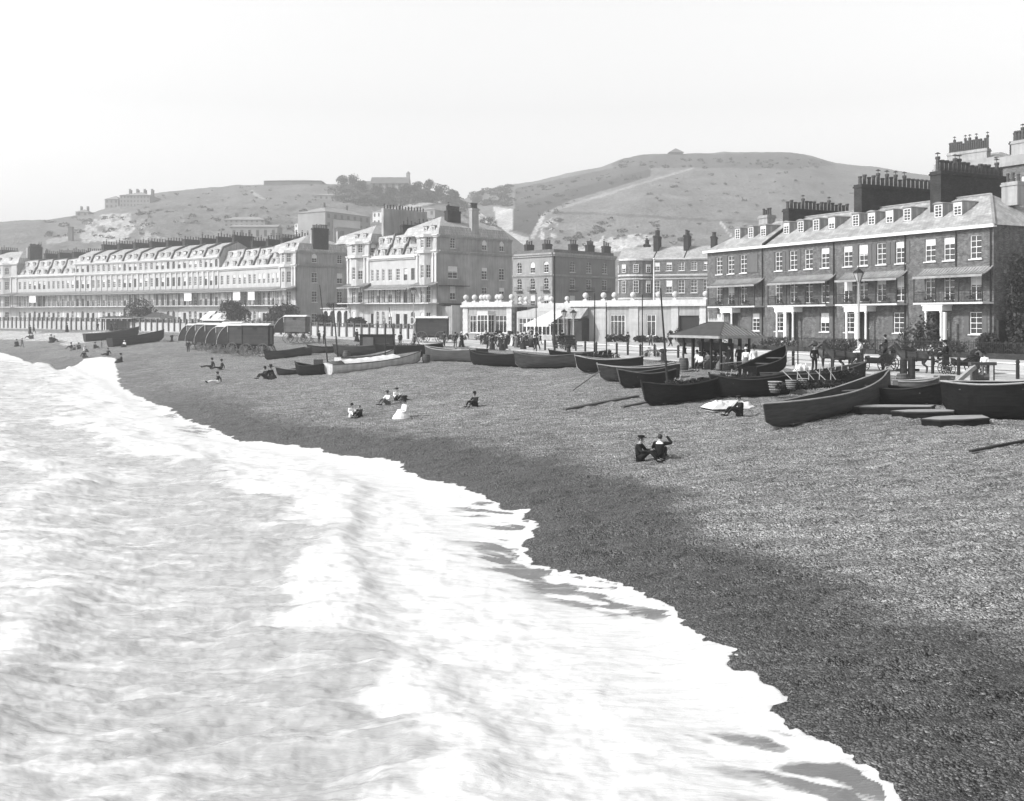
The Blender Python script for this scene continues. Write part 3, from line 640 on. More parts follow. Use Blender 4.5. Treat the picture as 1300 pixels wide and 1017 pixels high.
def facade(root, mb, M, w, z0, z1, wins, th=.32, fm=None, sill=None, t=.07, x0=0.0):
    """wall of cells around the openings; wins = [(xc, zb, w, h, style)], style 's','a','f','c' window, 'o' open, 'd' door"""
    xs = sorted({x0, w} | {round(q[0] - q[2] / 2, 3) for q in wins} | {round(q[0] + q[2] / 2, 3) for q in wins})
    zs = sorted({z0, z1} | {round(q[1], 3) for q in wins} | {round(q[1] + q[3], 3) for q in wins})
    old = mb.M; mb.M = M if old is None else old @ M
    for j in range(len(zs) - 1):
        run = None
        for i in range(len(xs) - 1):
            cx, cz = (xs[i] + xs[i + 1]) / 2, (zs[j] + zs[j + 1]) / 2
            hole = any(abs(cx - q[0]) < q[2] / 2 and q[1] < cz < q[1] + q[3] for q in wins)
            if not hole:
                if run is None: run = xs[i]
            if hole and run is not None: mb.box(run, xs[i], 0, th, zs[j], zs[j + 1]); run = None
        if run is not None: mb.box(run, xs[-1], 0, th, zs[j], zs[j + 1])
    for q in wins:
        if q[4] == 'a':           # round head: two spandrels closing the corners of the opening
            r = q[2] / 2; zt = q[1] + q[3]; n = 6
            for s in (-1, 1):
                arc = [(q[0] + s * r * math.cos(a), zt - r + r * math.sin(a)) for a in [PI / 2 * k / n for k in range(n + 1)]]
                poly = [(q[0] + s * r, zt)] + arc
                mb.prism(poly, .004, th - .004, 'y')
    mb.M = old
    for q in wins:
        if q[4] in 'safc': add_window(root, M, q[0] - q[2] / 2, q[1], q[2], q[3], q[4], fm or white_paint, t, sill=sill if q[4] != 'f' else None)
        elif q[4] in 'od':
            b = MB(); b.box(0, q[2], 0, .06, 0, q[3])
            if q[4] == 'd':
                for zz in (.12, .55): b.box(q[2] * .12, q[2] * .44, -.03, 0, q[3] * zz, q[3] * (zz + .33)); b.box(q[2] * .56, q[2] * .88, -.03, 0, q[3] * zz, q[3] * (zz + .33))
            d = b.build('door' if q[4] == 'd' else 'opening_shade', dark_paint, root, M @ T((q[0] - q[2] / 2, th - .1, q[1])))  # open arches are closed by a dark panel that paints their inner shade
            if q[4] == 'd': k = MB(); k.ball((q[2] * .85, -.07, q[3] * .47), .05); k.build('handle', stone_trim, d)
pot_cache = {}
def chimney(root, x0, x1, y0, y1, z0, z1, n, m=None, along='y', ph=.85, pr=.15, rows=1):
    m = m or brick_dark; mb = MB(); mb.box(x0, x1, y0, y1, z0, z1 - .35); mb.box(x0 - .09, x1 + .09, y0 - .09, y1 + .09, z1 - .35, z1 - .18); mb.box(x0 - .03, x1 + .03, y0 - .03, y1 + .03, z1 - .18, z1)
    st = mb.build('chimney', m, root)
    for i in range(n):
        k = random.choice((0, 0, 0, 1, 2)); key = (k, ph, pr)
        if key not in pot_cache:
            p = MB(); hh = ph * (1, 1.25, .8)[k]; p.lathe([(pr * 1.05, 0), (pr * .85, hh * .15), (pr * .8, hh * .8), (pr * 1.05, hh * .86), (pr * 1.0, hh), (pr * .6, hh)], n=8)
            if k == 1: p.lathe([(.03, hh), (.03, hh + .25), (pr * 1.3, hh + .28), (.02, hh + .42)], n=8)
            pot_cache[key] = p.mesh('pot'); pot_cache[key].materials.append(pot_m)
        f = (i + .5) / n
        if along == 'y': c = ((x0 + x1) / 2 + (0 if rows == 1 else (-1) ** i * (x1 - x0) * .22), y0 + (y1 - y0) * f, z1)
        else: c = (x0 + (x1 - x0) * f, (y0 + y1) / 2 + (0 if rows == 1 else (-1) ** i * (y1 - y0) * .22), z1)
        obj('pot', pot_cache[key], st, T(c))
    return st
def canopy(root, x0, x1, z1, drop, out, y0=0, m=None, rib=.33, name='canopy', valance=True):
    pr = []; n = 6
    for k in range(n + 1): t = k / n; pr.append((y0 - out * t, z1 - drop * (1 - (1 - t) ** 1.7)))
    prof = pr + [(p[0], p[1] - .05) for p in pr[::-1]]
    mb = MB(); mb.prism(prof, x0, x1)
    k = x0
    while k < x1 + .01:
        for a, b in zip(pr[:-1], pr[1:]): mb.bar((min(k, x1), a[0], a[1] + .02), (min(k, x1), b[0], b[1] + .02), .05, .05)
        k += rib
    if valance: mb.box(x0, x1, y0 - out - .03, y0 - out - .003, z1 - drop - .2, z1 - drop - .02)
    return mb.build(name, m or lead, root)
def balcony(root, x0, x1, z, out, y0=0, rail=1.0, step=.16, top=0, mfloor=None, cols=3, m=None, sides=True):
    mb = MB(); mb.box(x0, x1, y0 - out, y0, z - .16, z); mb.build('balcony_floor', mfloor or stone_trim, root)
    mb = MB(); yy = y0 - out + .06
    mb.box(x0, x1, yy - .03, yy + .03, z + rail - .04, z + rail); mb.box(x0, x1, yy - .02, yy + .02, z + .08, z + .11); mb.box(x0, x1, yy - .02, yy + .02, z + rail * .72, z + rail * .72 + .03)
    k = x0 + .02
    while k < x1: mb.box(k, k + .025, yy - .012, yy + .012, z, z + rail - .04); k += step
    if sides:
        for xx in (x0, x1 - .04): mb.box(xx, xx + .04, yy, y0, z + rail - .04, z + rail)
    mb.build('balcony_railing', m or iron, root)
    if top > 0 and cols:
        for i in range(cols + 1):
            x = x0 + .05 + (x1 - x0 - .1) * i / cols; p = MB(); p.box(x - .035, x + .035, yy - .035, yy + .035, z, top); p.build('veranda_post', m or iron, root)
def dormer(root, x, y, zr, w, h, pitch, wm=None, blind=None, roofm=None, dome=True):
    """box dormer whose front stands at depth y on a slope of the given pitch"""
    d = h / pitch; mb = MB(); hw = w / 2
    mb.add([(-hw, 0, 0), (-hw, 0, h), (-hw, d, h)], [(0, 1, 2), (2, 1, 0)]); mb.v = []; mb.f = []
    for s in (-1, 1):
        xx = s * hw; poly = [(0, -.05), (0, h), (d, h), (0.05, 0 - .05)]
        mb.prism([(0, 0), (0, h), (d + .05, h), ], min(xx, xx - s * .07), max(xx, xx - s * .07))
    for a, b in ((-hw, -hw + .09), (hw - .09, hw)): mb.box(a, b, -.03, .05, 0, h)
    mb.box(-hw + .09, hw - .09, -.03, .05, h - .1, h)
    o = mb.build('dormer', wm or slate, root, T((x, y, zr)))
    r = MB(); n = 6; top = [(-hw - .1 + (w + .2) * k / n, h + .02 + (.16 if dome else .05) * math.sin(PI * k / n)) for k in range(n + 1)]
    r.prism(top + [(hw + .1, h), (-hw - .1, h)], -.14, d + .25, 'y'); r.build('dormer_roof', roofm or lead, o)
    add_window(o, Matrix.Identity(4), -hw + .09, .02, w - .18, h - .12, 's', white_paint, .06, blind=blind, rec=.02)
    return o
def shutter_pair(root, xc, z, w, h, sides=(-1, 1), m=None, y=-.05):
    key = ('shutter', round(h, 2))
    if key not in _cache:
        s = MB(); s.box(0, .5, 0, .045, 0, h)
        for k in range(int(h / .12)): s.box(.05, .45, -.012, 0, .06 + k * .12, .11 + k * .12)
        _cache[key] = s.mesh('shutter'); _cache[key].materials.append(grey_paint)
    for sd_ in sides: obj('shutter', _cache[key], root, T((xc + (w / 2 + .03 if sd_ > 0 else -w / 2 - .53), y, z)))
def shrub(name, label, base, wd, h, n, size, seed, cat='shrub', group=None, dy=None):
    rs = random.Random(seed); r = thing(name, label, cat, T(base), group); bl = []
    for i in range(max(4, int(wd * 2))): bl.append((rs.uniform(-.5, .5) * wd * .8, rs.uniform(-.5, .5) * (dy or wd) * .7, h * rs.uniform(.25, .7), min(wd, dy or wd) * .4, (dy or wd) * .32, h * .36))
    leaf_cloud(n, bl, size, seed).build('foliage', leaf_m, r)
    mb = MB()
    for b in bl[:5]: mb.tube([(0, 0, -.1), (b[0] * .5, b[1] * .5, b[2] * .5), b[:3]], [.06, .04, .02], 5)
    mb.build('stem', bark_m, r); return r

# ------------------------------------------------------------------ the brick terrace on the right
A_ = Vector((40.8, 86.7)); D_ = Vector((-.452, .892)); D_.normalize()
def tl(t): return (A_.x + D_.x * t, A_.y + D_.y * t)
MT, _w = frame(tl(39.0), tl(0)); ZE, ZR, RY = 11.3, 14.6, 5.0; PITCH = (ZR - ZE) / (RY + .3)
def lx(px, y=0): return local_x(MT, px, y)
b01, b12, b23, b34, b45 = 0, lx(970.5), lx(1061.5), lx(1152.5), 39.0
house_spec = [
    ('brick end house farthest left in the brick terrace, one upper recess blanked by a shutter', b01, b12,
     [913.3, 928.2, 944], 957, [936.5, 953.2, 969], (898, 966), [932.5], [(914, 's'), (959.5, 's')], [913.3, 928.2, 944], False, (974, 980)),
    ('brick terraced house with four dormers, second from the left', b12, b23,
     [988.7, 1007.5, 1026.7, 1047.5], None, [998.5, 1016.5, 1036.3, 1056], (974, 1056), [1006.5], [(989, 's'), (1047, 's')], [988.7, 1007.5], True, None),
    ('shuttered brick terraced house behind the tall gas lamp, second from the right', b23, b34,
     [1076.5, 1096, 1119, 1143.3], None, [1086.5, 1106.5, 1129.5, 1152], (1060, 1151), [1097.5], [(1078, 's'), (1141, 's')], [1096, 1119, 1143.3], True, None),
    ('brick end house nearest the viewer with a hipped slate roof and two dormers', b34, b45,
     [1181, 1205, 1238.7], None, [1191.5, 1216], (1159, 1249), [1196], [(1238.7, 's')], [], True, None)]
for hi, (lab, x0, x1, wpx, blank, dpx, cpx, doorpx, gwin, shut, _a, _b) in enumerate(house_spec):
    w = x1 - x0; root = thing('brick_terraced_house', lab, 'house', MT @ T((x0, 0, 0)), 'brick terrace houses on the right')
    L_ = lambda px, y=0: lx(px, y) - x0
    wins = []
    for p in wpx: wins.append((L_(p), 8.5, 1.15, 2.05, 's')); wins.append((L_(p), 4.95, 1.15, 2.35, 'f'))
    for p, st in gwin: wins.append((L_(p), 2.0, 1.25, 1.9, 's'))
    dd = [L_(p) for p in doorpx]
    for d in dd: wins.append((d - (0 if hi in (0, 3) else .0), 1.0, 1.25, 2.9, 'd'))
    mb = MB()
    facade(root, mb, Matrix.Identity(4), w - .01, 0, ZE, wins, .35, white_paint, stone_trim, .07)
    mb.box(0.01, w - .01, .36, 10, 0, ZE - .02)
    if blank: mb.box(L_(blank) - .75, L_(blank) + .75, -.03, -.001, 8.4, 10.6)
    mb.build('wall', brick, root)
    if blank:
        s = MB(); s.box(L_(blank) - .7, L_(blank) + .7, -.08, -.031, 8.5, 10.55); s.build('shutter', grey_paint, root)
    for p in shut: shutter_pair(root, L_(p), 8.5, 1.15, 2.05)
    for p, st in gwin[-1:]: shutter_pair(root, L_(p), 2.0, 1.25, 1.9)
    # roof
    ov = .35; z_e = ZE - .02
    rv = [(0 if hi else -.3, -ov, z_e), (w + (.3 if hi == 3 else 0), -ov, z_e), (w + (.3 if hi == 3 else 0), 10.3, z_e), (0 if hi else -.3, 10.3, z_e), (4.2 if hi == 0 else 0, RY, ZR), (w - (4.2 if hi == 3 else 0), RY, ZR)]
    rm = MB()
    rm.add(rv, [(0, 1, 5, 4), (1, 2, 5), (2, 3, 4, 5), (3, 0, 4), (3, 2, 1, 0)]) if True else None
    roof = rm.build('roof', slate, root)
    g = MB(); g.box(0 if hi else -.32, w + (.32 if hi == 3 else -.002), -ov - .14, -ov + .02, ZE - .22, ZE + .03); g.box(0.001 if hi else -.3, w + (.3 if hi == 3 else -.003), -ov + .021, -.001, ZE - .2, ZE - .1); g.build('gutter', white_paint, root)
    rg = MB(); rg.bar((4.2 if hi == 0 else 0, RY, ZR + .05), (w - (4.2 if hi == 3 else .001), RY, ZR + .05), .22, .14)
    if hi == 3: rg.bar((w + .3, -ov, ZE + .05), (w - 4.2, RY, ZR + .05), .2, .12)
    rg.build('ridge_tiles', lead, root)
    if hi == 1: pq = MB(); pq.prism([(-ov, z_e + .02), (-ov, z_e + .3), (RY, ZR + .35), (RY, ZR - .1)], .01, .3); pq.build('party_parapet', brick_dark, root)
    yd = 1.75; zd = ZE + PITCH * (yd + .35)
    for p in dpx: dormer(root, L_(p, yd), yd, zd, 1.0, 1.25, PITCH)
    cx0, cx1 = max(.15, L_(cpx[0], -1.4)), min(w - .02, L_(cpx[1], -1.4))
    canopy(root, cx0, cx1, 7.85, .75, 1.45)
    balcony(root, cx0, cx1, 4.75, 1.4, top=7.1, cols=3)
    # flower troughs standing on the balcony floor
    for k in range(3):
        fx = cx0 + (cx1 - cx0) * (.2 + .3 * k); f = MB(); f.box(fx - .5, fx + .5, -1.25, -1.0, 4.75, 4.98); leafs = leaf_cloud(70, [(fx, -1.12, 5.12, .55, .16, .2)], .09, k + hi * 7)
        bx = f.build('flower_trough', grey_paint, root); leafs.build('foliage', leaf_m, bx)
    # portico, steps
    for d in dd:
        hw = 1.35 if hi in (1, 2) else .95
        p = MB(); p.box(d - hw - .1, d + hw + .1, -1.25, -.002, 4.02, 4.45); p.box(d - hw - .2, d + hw + .2, -1.33, -.002, 4.45, 4.585); pt = p.build('portico', white_paint, root)
        for sx in ((-1, 1) if hi in (0, 3) else (-1, -.05, .12, 1)):
            c = MB(); c.lathe([(.16, 0), (.16, .12), (.12, .16), (.1, 2.8), (.14, 2.85), (.16, 3.02)], (d + sx * (hw - .12), -1.1, 1.0), 10); c.build('column', white_paint, pt)
        s = MB()
        for k in range(5): s.box(d - hw, d + hw, -1.4 - .32 * (4 - k + 1) + .32, -1.4 - .32 * (4 - k) + .32 if k < 4 else -.003, .06, .06 + .188 * (k + 1))
        s.build('door_steps', stone_trim, root)
    dp = MB(); xx = w - .25; dp.tube([(xx, -.12, ZE - .25), (xx, -.12, .1)], .06, 6)
    if hi == 3: dp.tube([(L_(1214.5), -.12, ZE - .25), (L_(1214.5), -.12, 7.9)], .05, 6)
    dp.build('downpipe', iron, root)
    if hi == 3:
        pl = MB(); pl.box(L_(1214.5) - .13, L_(1214.5) + .13, -1.6, -1.35, .1, 3.9); pl.build('white_post', white_paint, root)
        sd_ = MB(); sd_.box(w + .002, w + .3, .2, 9.8, 0, 3.2); sd_.build('side_wall_plinth', brick_dark, root)
        chimney(root, w - 3.2, w - 1.6, RY + .1, RY + 1.1, ZR - 1.2, ZR + .9, 3, stucco_side, 'x')
    if hi == 0: chimney(root, L_(974, 4.4) - .9, L_(974, 4.4) + .6, 3.9, 5.1, ZR - 1.3, ZR + .7, 4, stucco_side, 'x')
    if hi == 1: chimney(root, .02, .95, 2.6, 12.0, 0.1, 15.5, 17, brick_dark, 'y', 1.0, .2)
    if hi == 2: chimney(root, .02, 1.05, 2.4, 13.0, 0.1, 16.9, 17, brick_dark, 'y', 1.05, .21)
    if hi == 3: chimney(root, .02, 1.25, 2.9, 12.2, 0.1, 17.1, 16, brick_dark, 'y', 1.1, .22)
# garden walls, hedges and ivy before the terrace
for hi, (x0, x1) in enumerate(((b01 + .05, b12 - .05), (b12 + .05, b23 - .05), (b23 + .05, b34 - .05), (b34 + .05, b45 + 6))):
    nm = ('far left', 'second from the left', 'second from the right', 'nearest')[hi]
    r = thing('garden_railing', 'dark spiked railing on a low wall before the %s brick house' % nm, 'railing', MT @ T((x0, -4.1, 0)), 'garden railings of the brick terrace')
    w = x1 - x0; m = MB(); m.box(0, w, 0, .3, 0, .55); m.build('low_wall', brick_dark, r)
    m = MB(); k = .05
    while k < w: m.box(k, k + .03, .135, .165, .55, 1.5); k += .17
    m.box(0, w, .12, .18, 1.36, 1.4); m.build('rails', iron, r)
    M2 = MT @ T(((x0 + x1) / 2, -3.2, .1))
    shrub('garden_hedge', 'dark leafy hedge behind the railing of the %s brick house' % nm, Vector(M2.translation), 3.5, 1.45, 900, .13, 40 + hi, 'hedge', 'front garden hedges')
for k, (px, lb) in enumerate(((1168, 'tall dark shrub beside the door of the nearest brick house'), (1256, 'bush under the corner of the nearest brick house'))):
    x = lx(px, -1.6); shrub('garden_shrub', lb, (MT @ Vector((x, -1.6, .1))), 2.2 if k else 3.0, (3.9, 2.2, 2.2)[k], 1500, .15, 60 + k)
iv = thing('ivy', 'dark ivy and evergreen climbing the side wall at the right edge', 'climbing plant', MT @ T((39.4, 5, 0)))
leaf_cloud(9000, [(.5, -3.5 + i * 1.15, z, .55, 1.2, 1.6) for i in range(8) for z in (1.2, 3.4, 5.4, 7.4)] + [(1.6, -4 + i, 2.0, 1.2, 1.2, 2.0) for i in range(8)], .17, 5).build('foliage', leaf_m, iv)
mb = MB()
for k in range(6): mb.tube([(.45, -3.6 + k * 1.3, 0), (.3, -3.3 + k * 1.3, 3), (.25, -3.8 + k * 1.3, 7)], [.09, .06, .03], 5)
mb.build('stem', bark_m, iv)
# tall houses standing behind the terrace
def back_house(lab, px0, px1, D, zt, dep, seed, n):
    M, w = frame(pw(px0, D), pw(px1, D - 6)); r = thing('tall_back_house', lab, 'house', M); mb = MB()
    facade(r, mb, Matrix.Identity(4), w, 0, zt, [(w * (i + .5) / 4, zt - 3.2, 1.1, 1.9, 's') for i in range(4)], .3, white_paint, stone_trim)
    mb.box(0, w, .31, dep, 0, zt - .01); mb.build('wall', brick_grey if seed else stucco_side, r)
    m = MB(); m.box(-.25, w + .25, -.3, dep + .2, zt, zt + .45); m.box(-.1, w + .1, -.12, dep, zt + .45, zt + 1.1); m.build('cornice', mat('grey_render', .3, .85, .12, .4, .2, 5, streak=.2), r)
    m = MB(); k = min(3, w * .3); m.add([(0, .1, zt + 1.1), (w, .1, zt + 1.1), (w, dep - .2, zt + 1.1), (0, dep - .2, zt + 1.1), (k, dep / 2, zt + 2.6), (w - k, dep / 2, zt + 2.6)], [(0, 1, 5, 4), (1, 2, 5), (2, 3, 4, 5), (3, 0, 4), (3, 2, 1, 0)]); m.build('roof', slate, r)
    return r, w
r, w = back_house('tall house rising behind the brick terrace, long row of pots on its roof', 1187, 1262, 128, 21.5, 12, 0, 0)
chimney(r, w * .17, w * .84, .6, 1.5, 21, 23.9, 18, stucco_side, 'x', 1.3, .17)
r, w = back_house('second tall house at the right edge, partly hidden behind the chimneyed back house', 1258, 1330, 118, 20.6, 12, 1, 0)
chimney(r, w * .25, w * .55, 1.2, 2.4, 21, 23.6, 5, stucco_side, 'x', 1.2, .24)
chimney(r, w * .02, w * .12, 3.2, 6.4, 21, 24.0, 3, brick_dark, 'y', 1.0, .24)
# ------------------------------------------------------------------ the long stucco terraces
NB = Matrix.Identity(4)
def pav_roof(root, w, dep, z, h, k=2.6, m=None, xo=0.0):
    w0 = w; w = w + xo
    m = m or slate_far; mb = MB(); s1 = 1.0; z1 = z + h * .42
    a = [(-.1, .15, z), (w + .1, .15, z), (w + .1, dep, z), (-.1, dep, z)]; b = [(.5, s1, z1), (w - .5, s1, z1), (w - .5, dep - s1, z1), (.5, dep - s1, z1)]
    kk = min(w / 2 - .05, dep / 2 - .05); c = [(kk, kk + .3, z + h), (w - kk, max(kk + .3, dep - kk - .3), z + h)]
    mb.add(a + b, [(0, 1, 5, 4), (1, 2, 6, 5), (2, 3, 7, 6), (3, 0, 4, 7), (3, 2, 1, 0)])
    mb.add(b + c, [(0, 1, 4), (1, 2, 5, 4), (2, 3, 5), (3, 0, 4, 5)]) if w < dep else mb.add(b + [(kk, dep / 2, z + h), (w - kk, dep / 2, z + h)], [(0, 1, 5, 4), (1, 2, 5), (2, 3, 4, 5), (3, 0, 4)])
    mb.v = [(x - xo, y, zz) for x, y, zz in mb.v]
    return mb.build('roof', m, root)
def cornice(root, x0, x1, z, h, out, name='cornice', y0=0, M=None, m=None):
    mb = MB(); mb.M = M
    mb.box(x0, x1, y0 - out * .55, y0 - .003, z, z + h * .5); mb.box(x0, x1, y0 - out, y0 - .003, z + h * .5, z + h)
    return mb.build(name, m or stone_trim, root)
def cres_house(kind, pL, pR, lab, dep=11, zc=(5.3, 9.2, 13.1, 16.3), seed=0, group=None, chim=True, bow=False, side=0, plain=False, awn=False, blindy=False, chim_n=8, fence_in=True):
    rs = random.Random(seed); zb = float(ground(np.array([(pL[0] + pR[0]) / 2]), np.array([(pL[1] + pR[1]) / 2]))[0]) + .17
    M, w = frame(pL, pR, zb); root = thing('stucco_terraced_house' if not bow else 'corner_pavilion', lab, 'house', M, group)
    bz, cz, c1, c2 = zc; mb = MB(); wins = []
    n = 3 if w > 4.6 else 2; xs = [w * (i + .5) / n for i in range(n)]; ww = min(1.15, w / n * .5)
    top = c2 if kind == 'A' else c1
    di = rs.randrange(n)
    if not bow:
        for i, x in enumerate(xs):
            wins.append((x, .9 if i != di else .25, ww, 3.2 if i != di else 3.4, 'a' if i != di else 'd'))
            wins.append((x, bz + .05, ww * 1.05, 2.75, 'f')); wins.append((x, cz + .75, ww * .95, 2.1, 's'))
            if kind == 'A': wins.append((x, c1 + 1.0, ww * .95, 1.75, 'a'))
        facade(root, mb, NB, w - .01, 0, top, wins, .3, white_paint if rs.random() < .6 else grey_paint, None, .08)
        mb.box(.02, w - .03, .31, dep, 0, top - .02)
        mb.build('wall', stucco, root)
        if kind == 'A':      # giant order between the windows
            for i in range(n + 1):
                x = min(max(.2, w * i / n), w - .2)
                p = MB(); p.box(x - .17, x + .17, -.16, -.002, cz + .05, c1 - .02); p.box(x - .24, x + .24, -.22, -.002, c1 - .32, c1 - .021); p.build('pilaster', stone_trim, root)
    else:
        # bowed front: three canted faces standing forward of the wall
        b = w * .56; x0 = (w - b) / 2; o = 1.1; sdw = math.hypot(b * .28, o); ang = math.atan2(o, b * .28)
        facade(root, mb, NB, w - .01, 0, top, [(w / 2, .4, 1.5, 3.3, 'o')], .3, white_paint)
        mb.box(.02, w - (.34 if side else .02), .31, dep, 0, top - .02)
        Ms = [T((x0, 0, 0)) @ RZ(-ang), T((x0 + b * .28, -o, 0)), T((x0 + b * .72, -o, 0)) @ RZ(ang)]; W = [sdw, b * .44, sdw]
        for Mi, wi in zip(Ms, W):
            sw = min(1.2, wi * .6)
            facade(root, mb, Mi, wi, 0, top, [(wi / 2, .8, sw, 3.2, 'a'), (wi / 2, bz + .05, sw, 2.8, 'f'), (wi / 2, cz + .7, sw, 2.3, 's'), (wi / 2, c1 + .95, sw, 1.9, 'a')], .22, white_paint, None, .08)
        mb.prism([(x0 + .3, 0), (x0 + b * .28, -o + .3), (x0 + b * .72, -o + .3), (x0 + b - .3, 0)], top - .25, top - .02, 'z')
        mb.build('wall', stucco, root)
        for x in (.25, x0 - .12, x0 + b + .12, w - .25):
            p = MB(); p.box(x - .2, x + .2, -.2, -.002, cz, c1 - .02); p.box(x - .27, x + .27, -.28, -.002, c1 - .35, c1 - .021); p.build('pilaster', stone_trim, root)
        cr = lambda z, h, e: [(x0 - e, 0), (x0 + b * .28 - e * .5, -o - e), (x0 + b * .72 + e * .5, -o - e), (x0 + b + e, 0)]
        for z, h, e in ((c1, .5, .4), (c2 - .35, .5, .35)):
            q = MB(); q.prism(cr(z, h, e), z, z + h, 'z'); q.build('bow_cornice', stone_trim, root)
    xe = w + (.35 if side else -.012)
    cornice(root, 0, xe, c1, .5, .5)
    if kind == 'A': cornice(root, 0, xe, c2 - .35, .45, .4)
    if not plain:
        yb = -1.0 if bow else 0
        balcony(root, 0.0, w - .012 + (.5 if side else 0), bz, 1.5 - yb * .9, step=.3, rail=1.0, top=cz - .75, cols=3, sides=False, m=iron)
        canopy(root, 0, w - .012 + (.5 if side else 0), cz, .75, 1.65 - yb * .8, rib=.6)
        if blindy:
            q = MB(); q.box(w * .15, w * .62, -1.52 + yb, -1.48 + yb, bz + 1.1, cz - .9); q.build('sun_blind', canvas, root)
    # mansard
    z = top + (.12 if kind == 'A' else .45)
    if kind == 'B': q = MB(); q.box(0, w - .012, 0, .25, top, top + .85); q.build('parapet', stone_trim, root)
    if bow:
        pav_roof(root, w, dep, z, 4.2 if not side else 3.7, xo=0 if not side else 4.2)
        for x in (w * .3, w * .68): dormer(root, x, .55, z + .25, .95, 1.3, 2.1, blind=0)
    elif kind == 'A':
        mb = MB(); mb.prism([(.3, z - .1), (1.25, z + 1.9), (5, z + 3.5), (9.5, z + 1.5), (dep - .1, z - .1)], 0, w - .013); mb.build('roof', slate_far, root)
        for x in (w * .3, w * .7): dormer(root, x, .6, z + .35, .95, 1.25, 2.1, blind=rs.choice((0, .4)))
        pw_ = MB(); pw_.prism([(.1, z - .1), (.1, z + .35), (1.05, z + 2.25), (4.9, z + 3.85), (5, z + 3.4), (1.3, z + 1.8), (.4, z - .1)], w - .32, w - .0131 + .02); pw_.build('party_parapet', brick_grey, root)
    else:
        mb = MB(); mb.prism([(.3, z - .1), (1.2, z + 1.9), (1.5, z + 2.0), (2.2, z + 4.1), (5, z + 4.7), (dep - .1, z - .1)], 0, w - .013); mb.build('roof', slate_far, root)
        for x in (w * .28, w * .72): dormer(root, x, .55, z + .35, .9, 1.15, 2.2, blind=0); dormer(root, x, 1.7, z + 2.5, .9, 1.15, 3.0, blind=0)
        pw_ = MB(); pw_.prism([(.1, z - .1), (.1, z + .4), (1.0, z + 2.3), (1.4, z + 2.5), (2.1, z + 4.5), (4.9, z + 5.0), (5, z + 4.6), (2.3, z + 4.0), (1.6, z + 1.9), (1.3, z + 1.8), (.4, z - .1)], w - .34, w - .0131 + .02); pw_.build('party_parapet', brick_grey, root)
    if chim:
        zt = z + (5.0 if kind == 'A' else 6.3); chimney(root, w - .95, w - .05, 4.0, 9.5 if not bow else 7.6, z, zt - (0 if not bow else .2), chim_n, brick_dark, 'y', .8, .17)
    if side:
        Sm = T((w - .01, 0, 0)) @ RZ(PI / 2); mb = MB(); nn = 2 if side < 15 else 3; ws = []
        for i in range(nn):
            x = side * ((.33, .8) if nn == 2 else (.2, .62, .86))[i]
            ws += [(x, 1.2, 1.3, 2.4, 's'), (x, bz + .6, 1.3, 2.3, 's'), (x, cz + .7, 1.35 if i else 2.2 if nn == 3 else 1.35, 2.1, 's'), (x, c1 + .95, 1.2, 1.8, 'a')]
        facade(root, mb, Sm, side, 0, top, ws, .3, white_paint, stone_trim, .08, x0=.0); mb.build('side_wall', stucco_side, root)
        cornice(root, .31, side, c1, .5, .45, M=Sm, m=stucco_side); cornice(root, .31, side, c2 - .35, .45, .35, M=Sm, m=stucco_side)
        for k in (.3, .55, .8) if nn == 2 else (): 
            p = MB(); p.box(w - 1.0, w - .4, dep * k, dep * k + .9, z, z + 4.4); p.build('chimney', stucco_side, root)
    return root
def cpt(px, pts): 
    a = np.array(pts, float); Y = float(np.interp(px, a[:, 0], a[:, 1])); return pw(px, Y)
CP = [(-60, 290), (-14, 283), (20, 277), (95, 264), (150, 255.5), (220, 243), (278, 231), (355, 213.2), (375, 208)]
ords = ['first', 'second', 'third', 'fourth', 'fifth', 'sixth', 'seventh', 'eighth', 'ninth']
cres_house('A', cpt(-60, CP), cpt(-14, CP), 'white stucco house cut by the left edge of the photo', seed=1, group='houses of the long white terrace')
cres_house('A', cpt(-14, CP), cpt(22, CP), 'tall white stucco pavilion with gabled chimney at the far left end of the terrace', seed=2, bow=True, side=10, zc=(5.3, 9.2, 13.1, 17.0), chim_n=12)
pb = [22, 41, 59, 77, 95]
for i in range(4): cres_house('B', cpt(pb[i], CP), cpt(pb[i + 1], CP), 'white house with two rows of attic dormers, %s from the far left pavilion' % ords[i], seed=10 + i, group='low mansard houses left', blindy=(i == 1), chim_n=9)
pb = [95, 115, 135, 155, 175, 196, 217, 238, 258, 278]
for i in range(9): cres_house('A', cpt(pb[i], CP), cpt(pb[i + 1], CP), 'white arched-window house of the terrace middle, %s of nine from the left' % ords[i], seed=20 + i, group='tall central houses of the long terrace', blindy=(i == 7), chim_n=7)
pb = [278, 301, 320, 338, 355]
for i in range(4): cres_house('B', cpt(pb[i], CP), cpt(pb[i + 1], CP), 'white house with stepped dormer roof, %s left of the bow-fronted end pavilion' % ords[3 - i], seed=40 + i, group='low mansard houses right', blindy=(i in (1, 2)), chim_n=8)
cres_house('A', cpt(355, CP), cpt(376, CP), 'bow-fronted corner pavilion with grey side wall ending the long terrace', dep=12.5, seed=50, bow=True, side=12.8, chim_n=9)
